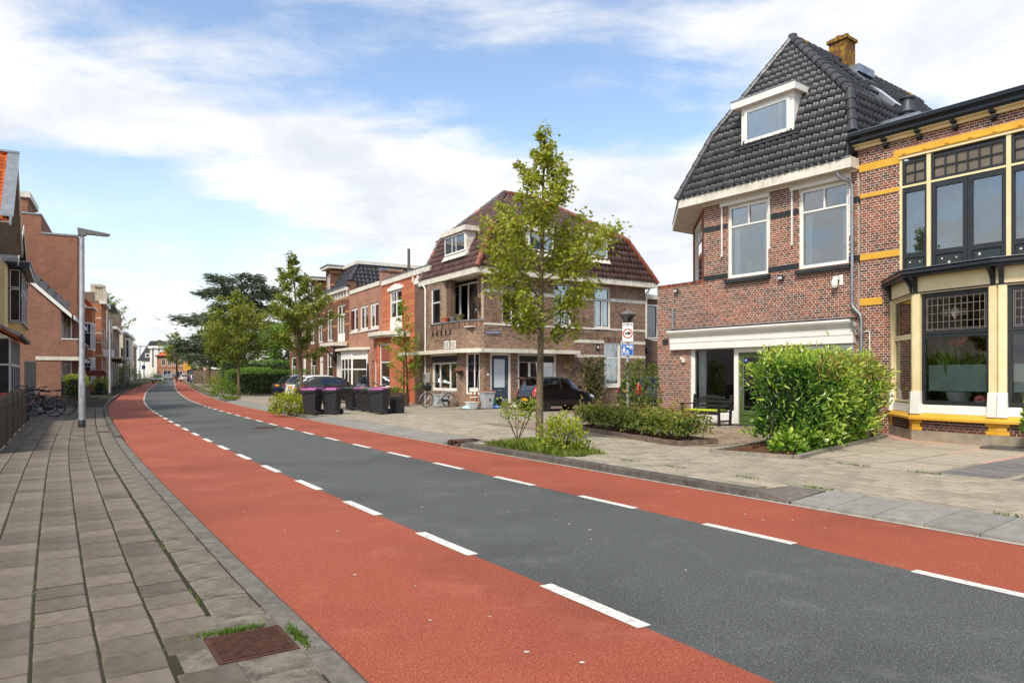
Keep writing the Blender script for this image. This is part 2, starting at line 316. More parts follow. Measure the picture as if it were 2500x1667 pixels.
def fix_normals(o):
 import bmesh
 bm = bmesh.new(); bm.from_mesh(o.data); bmesh.ops.recalc_face_normals(bm, faces=bm.faces); bm.to_mesh(o.data); bm.free(); return o
def auto_smooth(o, ang=40):
 import bmesh
 bm = bmesh.new(); bm.from_mesh(o.data); bmesh.ops.recalc_face_normals(bm, faces=bm.faces)
 for f in bm.faces: f.smooth = True
 for e in bm.edges:
  if len(e.link_faces) == 2 and e.calc_face_angle(0) > R(ang): e.smooth = False
 bm.to_mesh(o.data); bm.free(); return o
def text(name, s, size, mat_, parent, loc, rot=(R(90), 0, 0), ext=0.002, align='CENTER', sx=1.0):
 cu = bpy.data.curves.new(name, 'FONT'); cu.body = s; cu.size = size; cu.extrude = ext; cu.align_x = align; cu.align_y = 'CENTER'; cu.materials.append(mat_)
 q = bpy.data.objects.new(name, cu); COL.objects.link(q); me = bpy.data.meshes.new_from_object(q); bpy.data.objects.remove(q)
 o = link(name, me, parent, loc, rot); o.scale = (sx, 1, 1); return o
def copy_tree(o, parent=None):
 c = o.copy(); COL.objects.link(c); c.parent = parent
 for ch in list(o.children): copy_tree(ch, c)
 return c
def gz(x, y):
 """the street climbs very gently beyond 50 m"""
 return 0.006 * max(0.0, y - 50.0)
# ---------------------------------------------------------------- street line (edge between left lane and grey carriageway)
LD = [(13.4, -15.4), (8.6, -7.8), (0.53, 4.87), (-0.63, 6.64), (-2.96, 10.27), (-5.30, 13.95), (-7.67, 17.77), (-12.6, 25.97), (-18.65, 36.44), (-26.48, 51.18),
  (-37.9, 74.0), (-58.5, 117.0), (-100.0, 204.0), (-124.0, 254.0), (-148.0, 304.0)]
def _spl():
 P = [np.array(p) for p in LD]; P = [2 * P[0] - P[1]] + P + [2 * P[-1] - P[-2]]; o = []
 for i in range(1, len(P) - 2):
  p0, p1, p2, p3 = P[i - 1:i + 3]; n = max(4, int(np.linalg.norm(p2 - p1) / 0.4))
  # centripetal-ish: Hermite tangents scaled to the segment
  L1 = np.linalg.norm(p2 - p1); m1 = (p2 - p0) / np.linalg.norm(p2 - p0) * L1; m2 = (p3 - p1) / np.linalg.norm(p3 - p1) * L1
  for k in range(n):
   t = k / n; o.append((2 * t**3 - 3 * t**2 + 1) * p1 + (t**3 - 2 * t**2 + t) * m1 + (-2 * t**3 + 3 * t**2) * p2 + (t**3 - t**2) * m2)
 o.append(P[-2]); return np.array(o)
_C = _spl(); _S = np.concatenate([[0], np.cumsum(np.linalg.norm(np.diff(_C, axis=0), axis=1))])
STOT = _S[-1]
def at(s):
 x = np.interp(s, _S, _C[:, 0]); y = np.interp(s, _S, _C[:, 1]); x2 = np.interp(s + 0.6, _S, _C[:, 0]); y2 = np.interp(s + 0.6, _S, _C[:, 1])
 x1 = np.interp(s - 0.6, _S, _C[:, 0]); y1 = np.interp(s - 0.6, _S, _C[:, 1]); d = math.hypot(x2 - x1, y2 - y1) or 1
 return x, y, (x2 - x1) / d, (y2 - y1) / d
def off(s, o, dz=0.0):
 x, y, dx, dy = at(s); px, py = x + dy * o, y - dx * o
 return (px, py, gz(px, py) + dz)
def heading(s): _, _, dx, dy = at(s); return math.atan2(dy, dx)
def s_of(x, y): return _S[np.argmin((_C[:, 0] - x)**2 + (_C[:, 1] - y)**2)]
def strip(o1, o2, s0, s1, ds=0.5, dz=0.0, mb=None, nx=1, side=False, dz2=None):
 mb = mb or MB(); n = max(1, int((s1 - s0) / ds)); b = []
 for i in range(n + 1):
  s = s0 + (s1 - s0) * i / n
  for j in range(nx + 1):
   t = j / nx; b.append(off(s, o1 + (o2 - o1) * t, dz + ((dz if dz2 is None else dz2) - dz) * t))
 fs = [(i * (nx + 1) + j, i * (nx + 1) + j + 1, (i + 1) * (nx + 1) + j + 1, (i + 1) * (nx + 1) + j) for i in range(n) for j in range(nx)]
 return mb.add(b, fs)
def sid(s, o): return off(s, o)[:2]
# ground sheet to the horizon
gm = MB(); gy = [-150, -60, -20, 50, 120, 200, 300, 600, 1500]; gx = [-1500, -400, -200, -100, 0, 100, 400, 1500]
gm.add([(x, y, gz(x, y) - 0.06) for y in gy for x in gx], [(i * 8 + j, i * 8 + j + 1, (i + 1) * 8 + j + 1, (i + 1) * 8 + j) for i in range(8) for j in range(7)])
gm.build('ground', mat('ground_earth', S(112, 104, 88), S(96, 100, 70), 0.95, 0.5, 8), kind='structure')
road = strip(0.0, 2.7, 0, STOT, 0.5, 0.0, nx=2).build('road', ASPH, kind='structure', label='grey asphalt carriageway curving away between red cycle lanes')
strip(-1.8, -0.0, 0, STOT, 0.5, 0.0, nx=2).build('cycle_lane', ASPHR, kind='structure', label='red asphalt cycle lane along the tiled pavement with the lamp posts')
strip(2.7, 4.4, 0, STOT, 0.5, 0.0, nx=2).build('cycle_lane', ASPHR, kind='structure', label='red asphalt cycle lane on the side of the corner houses')
# dashes: one object each
sL = s_of(-0.63, 6.64); xr, yr = 2.39, 6.93; sR = _S[np.argmin([math.hypot(sid(s, 2.7)[0] - xr, sid(s, 2.7)[1] - yr) for s in _S])]
far = MB()
for s0_, o_ in ((sL, 0.0), (sR, 2.7)):
 s0_ -= 2.13 * int(s0_ / 2.13 - 1)
 while s0_ < STOT - 5:
  if s0_ < 150:
   strip(o_ - 0.055, o_ + 0.055, s0_ - 0.53, s0_ + 0.53, 0.36, 0.004).build('lane_marking', PAINT, road)
  else: strip(o_ - 0.055, o_ + 0.055, s0_ - 0.53, s0_ + 0.53, 1.1, 0.005, far)
  s0_ += 2.13
far.build('lane_marking', PAINT, road, kind='stuff')
sz = s_of(-63, 127)
for o_ in (-0.9, 0.6, 2.0, 3.5): strip(o_ - 0.35, o_ + 0.35, sz + 2, sz + 3.4, 0.7, 0.005).build('lane_marking', PAINT, road)
mh = MB(); mh.lathe([(0.0, 0.003), (0.36, 0.003), (0.36, 0.0045), (0.33, 0.0045), (0.33, 0.004), (0.0, 0.004)], (0, 0, 0), 24)
for i in range(-5, 6):
 w = math.sqrt(0.31**2 - (i * 0.056)**2); mh.box(-w, w, i * 0.056 - 0.016, i * 0.056 + 0.016, 0.004, 0.010)
mh.build('manhole_cover', RUST, loc=(-7.55, 21.7, 0.0), label='round iron manhole cover in the grey carriageway', cat='manhole cover')
# light gutter line and sandy litter beside both kerbs
strip(4.4, 4.47, 0, 130, 0.4, 0.004).build('gutter', mat('gutter_concrete', S(186, 178, 166), S(150, 140, 128), 0.9, 6, 8, 0.4, 60), kind='structure')
strip(-1.86, -1.74, 6, 60, 0.4, 0.005).build('gutter', mat('gutter_dirt', S(74, 56, 46), S(104, 82, 66), 0.95, 14, 8, 0.9, 60), kind='structure')
# ------------------------------------------------ left pavement
PAVL = strip(-6.2, -1.9, 0, 150, 0.5, 0.0585, nx=1).build('pavement', JOINT, kind='structure', label='pavement of grey concrete tiles with weedy joints')
strip(-6.2, -1.9, 150, STOT, 1.0, 0.06).build('pavement', TILE, PAVL)
CAMP = np.array([0, 0, 1.55])
def inview(x, y, z=0, m=0.03):
 if y < 2.2: return False
 u = x / y * 1736 + 1250; v = 920 - (z - 1.55) / y * 1736
 return -2500 * m < u < 2500 * (1 + m) and -1667 * m < v < 1667 * (1 + m)
def piece(w, d, h, bev=0.006):
 a, b = w / 2, d / 2; c, e = a - bev, b - bev
 return [(-a, -b, -h), (a, -b, -h), (a, b, -h), (-a, b, -h), (-a, -b, -bev), (a, -b, -bev), (a, b, -bev), (-a, b, -bev), (-c, -e, 0), (c, -e, 0), (c, e, 0), (-c, e, 0)], \
   [(0, 1, 5, 4), (1, 2, 6, 5), (2, 3, 7, 6), (3, 0, 4, 7), (4, 5, 9, 8), (5, 6, 10, 9), (6, 7, 11, 10), (7, 4, 8, 11), (8, 9, 10, 11)]
def lay(items, w, d, h, mat_, parent, name, nsing=300, variants=8, bev=0.006, tilt=0.006):
 """items: (x, y, z, heading); nearest nsing become objects of their own, the rest one joined part"""
 V, F = piece(w, d, h, bev); V = np.array(V)
 items = [q for q in items]; items.sort(key=lambda q: (q[0]**2 + q[1]**2))
 seen = [q for q in items if inview(q[0], q[1], q[2])]; rest = [q for q in items if not inview(q[0], q[1], q[2])]
 sing, rest = seen[:nsing], rest + seen[nsing:]
 mv = [np_mesh(name, V, F, mat_, [k / (variants - 1)] * len(F)) for k in range(variants)]
 for (x, y, z, hd) in sing:
  link(name, random.choice(mv), parent, (x, y, z + random.uniform(-0.003, 0.003)), (random.gauss(0, tilt), random.gauss(0, tilt), hd + random.gauss(0, 0.006)))
 if rest:
  A = np.array(rest); m = len(A); c, s = np.cos(A[:, 3]), np.sin(A[:, 3]); k = len(V)
  X = A[:, 0:1] + V[None, :, 0] * c[:, None] - V[None, :, 1] * s[:, None]; Y = A[:, 1:2] + V[None, :, 0] * s[:, None] + V[None, :, 1] * c[:, None]
  tx, ty = RNG.normal(0, tilt, (m, 1)), RNG.normal(0, tilt, (m, 1))
  Z = A[:, 2:3] + V[None, :, 2] + V[None, :, 0] * tx + V[None, :, 1] * ty + RNG.uniform(-0.003, 0.003, (m, 1))
  VV = np.stack([X, Y, Z], -1).reshape(-1, 3); FF = (np.array(F)[None] + (np.arange(m) * k)[:, None, None]).reshape(-1, 4)
  link(name, np_mesh(name, VV, FF, mat_, np.repeat(RNG.random(m), len(F))), parent, kind='stuff')
sG = s_of(-1.46 - 0.3, 3.97 + 0.5)
gx0, gy0 = -1.46, 3.97
its = []
for c in range(8):
 o_ = -2.42 - 0.304 * c; s = 13.0 + (0.152 if c % 2 else 0)
 while s < 60:
  x, y, z = off(s, o_, 0.065)
  if not (abs(x - gx0) < 0.42 and abs(y - gy0) < 0.42 and c == 0 and math.hypot(x - gx0, y - gy0) < 0.30): its.append((x, y, z, heading(s)))
  s += 0.304
lay(its, 0.289, 0.293, 0.05, TILE, PAVL, 'tile', bev=.008, tilt=.009)
its = []; s = 12.0
while s < 60:
 x, y, z = off(s, -2.1, 0.067)
 if math.hypot(x - gx0, y - gy0) > 0.34: its.append((x, y, z, heading(s)))
 s += 0.504
lay(its, 0.498, 0.296, 0.05, ROUGHC, PAVL, 'edge_slab', 80, bev=0.012, tilt=0.01)
def kerbstones(o1, o2, s0, s1, zt, mat_, parent, L_=1.0, name='kerb_stone', zb=-0.05, rnd_=0.02):
 n = max(1, round((s1 - s0) / L_)); ds = (s1 - s0) / n
 for i in range(n):
  a, b = s0 + i * ds + 0.004, s0 + (i + 1) * ds - 0.004; mb = MB()
  prof = [(o1, zb), (o1, zt - rnd_), (o1 + rnd_ * 0.7, zt), (o2, zt), (o2, zb)]; k = 3; P = []
  for q in range(k + 1):
   s = a + (b - a) * q / k
   P += [off(s, oo, zz_) for oo, zz_ in prof]
  m = len(prof); fs = [(q * m + j, q * m + (j + 1) % m, (q + 1) * m + (j + 1) % m, (q + 1) * m + j) for q in range(k) for j in range(m)] + [tuple(range(m)), tuple(range(k * m, (k + 1) * m))[::-1]]
  mb.add(P, fs, random.random()); mb.build(name, mat_, parent)
kl = MB(); kerbstones(-1.82, -1.945, 12, 40, 0.066, KERB, PAVL)
kerbstones(-1.82, -1.945, 40, 110, 0.12, KERBD, PAVL, 2.0)
def grate(name, w, d, mat_, loc, rz, label, cat, nb=14):
 r_ = empty(name, loc, rz, label, cat); mb = MB()
 for x0, x1, y0, y1 in ((-w/2, w/2, -d/2, -d/2+.03), (-w/2, w/2, d/2-.03, d/2), (-w/2, -w/2+.03, -d/2+.03, d/2-.03), (w/2-.03, w/2, -d/2+.03, d/2-.03)): mb.box(x0, x1, y0, y1, -0.06, 0.0)
 mb.build('frame', mat_, r_); MB().box(-w/2-.4, w/2+.4, -d/2-.1, d/2+.16, -0.06, -0.005).build('surround', ROUGHC, r_); MB().box(-w/2, w/2, -d/2, d/2, -0.005, -0.003).build('pit_shade', mat('grate_shadow', S(38, 30, 26), None, 0.95), r_)  # thin dark sheet under the bars, coloured as the shade of the pit
 for i in range(nb):
  x = -w/2 + 0.03 + (w - 0.06) * (i + 0.5) / nb; MB().box(x - (w-.06)/nb*0.3, x + (w-.06)/nb*0.3, -d/2 + .03, d/2 - .03, -0.003, 0.005).build('bar', mat_, r_)
 for j in range(4):
  y = -d/2 + d * (j + 1) / 5; MB().box(-w/2 + .03, w/2 - .03, y - .012, y + .012, -0.003, 0.002).build('cross_bar', mat_, r_)
 return r_
grate('drain_grate', 0.44, 0.42, RUST, (gx0, gy0, 0.066), heading(sG) , 'rusty iron drain grate in the tiled pavement, nearest the camera', 'drain grate')
grate('drain_grate', 0.44, 0.34, RUST, (off(s_of(-11.2 + .8, 19.2 + .5), -2.14)[0], off(s_of(-11.2 + .8, 19.2 + .5), -2.14)[1], 0.07), heading(s_of(-11, 19)), 'small iron drain grate beside the foot of the tall lamp post', 'drain grate')
# ------------------------------------------------ right pavement
PAVR_M = brickmat('far_pavers', (S(164, 154, 137), S(148, 138, 121)), S(100, 92, 78), 0.30, 0.20, 0.92, 0.012, rot=True)
PAVR = strip(5.25, 60, 0, 150, 1.0, 0.0925, nx=4).build('pavement', PAVR_M, kind='structure', label='light paved area between the red lane and the houses')
strip(4.60, 60, 150, STOT, 2.0, 0.09, nx=2).build('pavement', PAVR_M, PAVR)
strip(4.60, 5.3, 0, 150, 0.5, 0.02).build('paving_bed', JOINTR, PAVR)
sK0, sK1 = s_of(3.1 - 3.7, 8.9 - 2.35), s_of(-1.1 - 3.7, 15.4 - 2.35); sK2, sK3 = s_of(-8.0 - 3.75, 26.2 - 2.3), s_of(-10.9 - 3.8, 31.6 - 2.2)
sK4, sK5 = s_of(-18.0 - 3.85, 45 - 2.1), 75.0
for a, b in ((sK0, sK1), (sK2, sK3)): kerbstones(4.47, 4.62, a, b, 0.11, KERBD, PAVR)
kerbstones(4.47, 4.62, sK4 - 1.0, sK4 + 4, 0.11, KERBD, PAVR); kerbstones(4.47, 4.62, sK4 + 9, 110, 0.11, KERBD, PAVR, 2.0)
def ramp_slabs(s0, s1, parent, o2=5.28):
 n = max(1, round((s1 - s0) / 0.515)); ds = (s1 - s0) / n
 for i in range(n):
  a, b = s0 + i * ds + 0.005, s0 + (i + 1) * ds - 0.005; mb = MB(); e = random.uniform(-.004, .004)
  lo = [off(a, 4.47, -0.05), off(b, 4.47, -0.05), off(b, o2, -0.05), off(a, o2, -0.05)]; hi = [off(a, 4.47, 0.035), off(b, 4.47, 0.035), off(b, o2, 0.1 + e), off(a, o2, 0.1 + e)]
  mb.hexa(lo + hi, random.random()); fix_normals(mb.build('ramp_slab', SLAB, parent))
ramp_slabs(2.0, sK0 - 0.52, PAVR); ramp_slabs(sK1 + 1.0, sK2 - 0.52, PAVR, 5.2); ramp_slabs(sK3 + .52, sK4 - 1.0, PAVR, 5.2); ramp_slabs(sK4 + 4.1, sK4 + 8.9, PAVR, 5.2)
for sA, sg in ((sK0, -1), (sK2, -1), (sK3, 1), (sK1, 1)):   # sloping end stones between kerb and ramp
 a, b = sorted((sA, sA + sg * 0.5)); mb = MB()
 P = [off(sA, 4.47, 0.11), off(sA, 4.62, 0.11), off(sA + sg * .5, 5.2, 0.1), off(sA + sg * .5, 4.47, 0.03), off(sA, 5.2, 0.1)]
 mb.add([P[0], P[1], P[4], P[2], P[3]], [(0, 1, 2), (0, 2, 3), (0, 3, 4)]);
 mb.add([off(sA, 4.47, -.02), off(sA, 4.47, .11), off(sA + sg * .5, 4.47, .03), off(sA + sg * .5, 4.47, -.02)], [(0, 1, 2, 3)]); mb.build('kerb_end_stone', KERB, PAVR)
its = []
BED = None
for r_ in range(12):
 o_ = 4.64 + 0.148 + r_ * 0.304; s = 4.0 + (0.152 if r_ % 2 else 0)
 while s < 52:
  inr = (sK0 + .1 < s < sK1 - .1) or (sK2 + .1 < s < sK3 - .1)
  lim = 4.7 if inr else 5.42
  if o_ > lim and (o_ < 8.05 or s > sK1 + 6) and not (sK1 - 3.4 < s < sK1 - 0.55 and o_ < 5.75):
   x, y, z = off(s, o_, 0.1); its.append((x, y, z, heading(s)))
  s += 0.304
lay(its, 0.292, 0.292, 0.05, TILER, PAVR, 'tile', 300, tilt=0.004)
# driveway of big slabs with pink brick bands, in front of the yellow-trimmed house
FO = np.array([6.88, 21.84]); FA = np.array([0.596, -0.803]); FI = np.array([0.803, 0.596]); FROT = math.atan2(-0.803, 0.596)
def fw(x, y, z=0.0): p = FO + FA * x + FI * y; return (p[0], p[1], z)
DRIVE = empty('driveway', fw(4.6, -1.2, 0.0), FROT, kind='structure')
o0, o1, o2_, o3 = off(9.6, 8.06, 0.09), off(sK0 + 4.2, 8.06, 0.09), fw(4.3, -1.4, 0.09), fw(10.5, -1.2, 0.09)
def to_local(root, p):
 d = Vector(p) - root.location; c, s = math.cos(-root.rotation_euler[2]), math.sin(-root.rotation_euler[2]); return (d.x * c - d.y * s, d.x * s + d.y * c, d.z)
mb = MB(); pts = [to_local(DRIVE, off(s, 8.06, 0.0965)) for s in np.linspace(4, 24, 12)]
lo_ = [(9.5, -1.5, 0.088), (9.5, 1.6, 0.088), (-0.3, 1.6, 0.088)]
mb.add(pts + [to_local(DRIVE, fw(3.9, 0.3, 0.0965)), to_local(DRIVE, fw(14, 0.3, 0.0965))], [tuple(range(len(pts) + 2))]); bed_ = mb.build('paving_bed', mat('pink_grit', S(196, 158, 140), S(176, 138, 122), 0.95, 20, 6, 0.4, 80), DRIVE)
fix_normals(bed_)
SL1 = mat('beige_slab', S(176, 166, 146), S(158, 148, 130), 0.9, 5, 8, 0.3, 120, 0.25, rnd=0.14, dirt=S(134, 126, 112), dscale=2, damt=0.35)
SL2 = mat('dark_slab', S(128, 124, 120), S(110, 106, 104), 0.9, 5, 8, 0.3, 120, 0.25, rnd=0.14, dirt=S(96, 92, 88), dscale=2, damt=0.35)
# slab grid along the facade direction (x) and towards the road (y)
smesh = {}
for mt, nm in ((SL1, 'b'), (SL2, 'd')):
 V, F = piece(0.86, 0.44, 0.04); smesh[nm] = [np_mesh('slab', V, F, mt, [k / 4] * len(F)) for k in range(5)]
for i in range(12):
 for j in range(12):
  lx, ly = 0.5 + i * 0.98, -0.75 - j * 0.475
  wx, wy, _ = (DRIVE.matrix_basis @ Vector((lx, ly, 0)))
  p = fw(4.6 + lx, -1.2 + ly); x, y = p[0], p[1]
  s = s_of(x - 0.844 * 8, y - 0.536 * 8); x0, y0, dx, dy = at(s); oo = (x - x0) * dy - (y - y0) * dx
  if oo < 8.35 or lx > 9 or (lx - (-0.9 - ly * 0.12)) < 0.9: continue
  if -1.2 + ly > -1.75: continue
  mesh_ = random.choice(smesh['d' if i > 3 + 0 * j else 'b'])
  link('slab', mesh_, DRIVE, (lx, ly, 0.1), (random.gauss(0, .004), random.gauss(0, .004), random.gauss(0, .004)))
# forecourt of the corner shop and the side street: reddish brown bricks
FC = mat('forecourt_brick', S(150, 132, 114), None, 0.9, 9, 6, 0.4, 90, 0.2, cols=[S(118, 96, 80), S(146, 128, 110), S(164, 148, 128), S(132, 108, 90)], dirt=S(168, 156, 138), dscale=1.2, damt=0.45)
COURT = empty('forecourt', fw(-1.0, -1.0, 0.0), FROT, kind='structure')
V, F = piece(0.205, 0.10, 0.03, 0.004)
its = []
for j in range(58):
 for i in range(40):
  lx = -3.6 + (i + (0.5 if j % 2 else 0)) * 0.213; ly = 0.9 - j * 0.108; p = fw(-1 + lx, -1 + ly)
  s = s_of(p[0] - .844 * 8, p[1] - .536 * 8); x0, y0, dx, dy = at(s); oo = (p[0] - x0) * dy - (p[1] - y0) * dx
  if oo > 8.25 and -1 + ly < -0.02: its.append((lx, ly, 0.103, 0))
A = np.array(its); Vn = np.array(V); k = len(Vn)
VV = (A[:, None, :3] + Vn[None] + np.concatenate([np.zeros((len(A), 1, 2)), RNG.uniform(-.002, .002, (len(A), 1, 1))], -1)).reshape(-1, 3)
link('paver', np_mesh('paver', VV, (np.array(F)[None] + (np.arange(len(A)) * k)[:, None, None]).reshape(-1, 4), FC, np.repeat(RNG.random(len(A)), len(F))), COURT, kind='stuff')
mb = MB(); mb.box(-3.7, 5.0, -5.4, 0.98, 0.05, 0.097); mb.build('paving_bed', JOINTR, COURT)
SSM = brickmat('side_street_bricks', (S(140, 112, 98), S(118, 94, 84)), S(96, 84, 74), 0.21, 0.105, 0.92, 0.008, rot=True)
SIDE = empty('side_street', (-0.57, 33.8, 0.0), math.atan2(0.535, 0.845), kind='structure')
mb = MB(); mb.box(-0.2, 60, -8.2, -1.4, 0.04, 0.101); mb.build('brick_paving', SSM, SIDE)
mb = MB(); mb.box(-0.4, 60, -1.4, -0.02, 0.04, 0.125); mb.build('footway', brickmat('footway_tiles', (S(150, 142, 130), S(138, 130, 118)), S(104, 98, 88), 0.3, 0.3, 0.92, 0.012, rot=True), SIDE)
n = 70; ss = RNG.uniform(13, 30, n); oo = RNG.choice([-1.2, -.5, 3.4, 1.2], n) + RNG.normal(0, .35, n); gs = MB()
for a, b in zip(ss, oo): x, y, z = off(a, b, .0045); r_ = random.uniform(.008, .02); gs.add([(x + r_ * math.cos(t) * random.uniform(.7, 1.3), y + r_ * math.sin(t), z) for t in np.linspace(0, 5.3, 6)], [tuple(range(6))])
gs.build('gum_spot', mat('gum', S(206, 200, 192), S(170, 160, 150), .8), road, kind='stuff')
# ---------------------------------------------------------------- building helpers (local frame: x right along the facade, y into the house, z up)
def rects_minus(x0, x1, z0, z1, holes):
 xs = sorted({x0, x1, *[max(x0, min(x1, v)) for h in holes for v in h[:2]]}); o = []
 for a, b in zip(xs, xs[1:]):
  if b - a < 1e-5: continue
  m = (a + b) / 2; cuts = sorted([(max(z0, h[2]), min(z1, h[3])) for h in holes if h[0] < m < h[1] and h[3] > z0 and h[2] < z1]); z = z0
  for c, d in cuts:
   if c > z + 1e-5: o.append((a, b, z, c))
   z = max(z, d)
  if z1 > z + 1e-5: o.append((a, b, z, z1))
 return o
def xf(rot, off_):
 c, s = math.cos(rot), math.sin(rot); return lambda p: (p[0] * c - p[1] * s + off_[0], p[0] * s + p[1] * c + off_[1], p[2])
def brick_cells(x0, x1, z0, z1, holes, course, bl, bond='cross', keep=None, joint=0.014):
 o = []; n = int((z1 - z0) / course + 0.01); xs0 = x0
 for k in range(n):
  za, zb = z0 + k * course, z0 + (k + 1) * course - joint; free = [(x0, x1)]
  for h in holes:
   if h[3] > za + 0.012 and h[2] < zb - 0.012:
    nf = []
    for a, b in free:
     if h[1] <= a or h[0] >= b: nf.append((a, b)); continue
     if h[0] > a: nf.append((a, h[0]))
     if h[1] < b: nf.append((h[1], b))
    free = nf
  hd = bond == 'cross' and k % 2 == 1; L_ = bl / 2 if hd else bl; ph = (bl / 4 if hd else (0 if (k // 2) % 2 == 0 or bond != 'cross' else bl / 2))
  if bond != 'cross' and k % 2: ph = bl / 2
  i0 = int((x0 - xs0 - ph) / L_) - 1
  for a, b in free:
   i = math.floor((a - xs0 - ph) / L_)
   while True:
    p, q = xs0 + ph + i * L_, xs0 + ph + (i + 1) * L_ - joint; i += 1
    if p >= b - 0.005: break
    pp, qq = max(p, a), min(q, b)
    if qq - pp < 0.025: continue
    if keep and not keep((pp + qq) / 2, (za + zb) / 2): continue
    o.append((pp, qq, za, zb, abs(pp - p) < 1e-6 and abs(qq - q) < 1e-6, hd))
 return o
def brick_wall(root, x0, x1, z0, z1, holes, mb_, mm, name='wall', T=None, thick=0.25, nsing=0, course=0.0625, bl=0.22, keep=None, poly=None, proud=0.006, bond='cross', wallpart=None):
 """mortar body with openings + real bricks standing proud of it; T maps wall-plane coordinates into the house frame"""
 T = T or (lambda p: p); wb = MB()
 if wallpart is None:
  if poly: wb.prism([T((x, 0.0, z)) for x, z in poly], Vector(T((0, thick, 0))) - Vector(T((0, 0, 0))))
  else:
   for a, b, c, d in rects_minus(x0, x1, z0, z1, holes):
    wb.hexa([T(p) for p in ((a, 0, c), (b, 0, c), (b, thick, c), (a, thick, c), (a, 0, d), (b, 0, d), (b, thick, d), (a, thick, d))])
  w = wb.build(name, mm, root)
 else: w = wallpart
 cells = brick_cells(x0, x1, z0, z1, holes, course, bl, bond, keep)
 # world position for choosing the largest in view
 M = Matrix.Translation(root.location) @ Matrix.Rotation(root.rotation_euler[2], 4, 'Z')
 pos = [M @ Vector(T(((c[0] + c[1]) / 2, 0, (c[2] + c[3]) / 2))) for c in cells]
 order = sorted(range(len(cells)), key=lambda i: (pos[i].x**2 + pos[i].y**2 + pos[i].z**2))
 single = set([i for i in order if cells[i][4] and inview(pos[i].x, pos[i].y, pos[i].z, -0.005)][:nsing])
 e = 0.002; F5 = [(0, 1, 2, 3), (0, 4, 5, 1), (1, 5, 6, 2), (2, 6, 7, 3), (3, 7, 4, 0)]
 def bv(a, b, c, d, j): return [(a + e, -proud - j, c + e), (b - e, -proud - j, c + e), (b - e, -proud - j, d - e), (a + e, -proud - j, d - e), (a, 0.002, c), (b, 0.002, c), (b, 0.002, d), (a, 0.002, d)]
 cache = {}; big = MB(); R0 = Vector(T((0, 0, 0))); rz = math.atan2((Vector(T((1, 0, 0))) - R0).y, (Vector(T((1, 0, 0))) - R0).x)
 for i, (a, b, c, d, full, hd) in enumerate(cells):
  q = random.random(); q = min(1, max(0, q * 0.9 + 0.25 * (0.5 + 0.5 * math.sin(a * 1.7 + c * 2.3) - 0.4)))
  if i in single:
   key = (hd, int(q * 7.99))
   if key not in cache:
    w_ = b - a; h_ = d - c; cache[key] = np_mesh('brick', bv(-w_ / 2, w_ / 2, -h_ / 2, h_ / 2, 0), F5, mb_, [key[1] / 7] * 5)
   p = T(((a + b) / 2, random.uniform(-.002, .002), (c + d) / 2)); link('brick', cache[key], w, p, (0, 0, rz))
  else:
   big.add([T(p) for p in bv(a, b, c, d, random.uniform(-.003, .003))], F5, q)
 if big.f: big.build('brick', mb_, w, kind='stuff')
 return w
def box_part(root, name, m, *bs, bevel=0.0, **k):
 """boxes that touch become one part, separate ones parts of their own"""
 g = []
 for b in bs:
  hit = [q for q in g if any(all(b[i] < c[i + 1] + .012 and c[i] < b[i + 1] + .012 for i in (0, 2, 4)) for c in q)]; n_ = [b]
  for q in hit: n_ = q + n_; g.remove(q)
  g.append(n_)
 o = None
 for q in g:
  mb = MB()
  for b in q: mb.box(*b)
  w = mb.build(name, m, root, bevel=bevel, **k); o = o or w
 return o
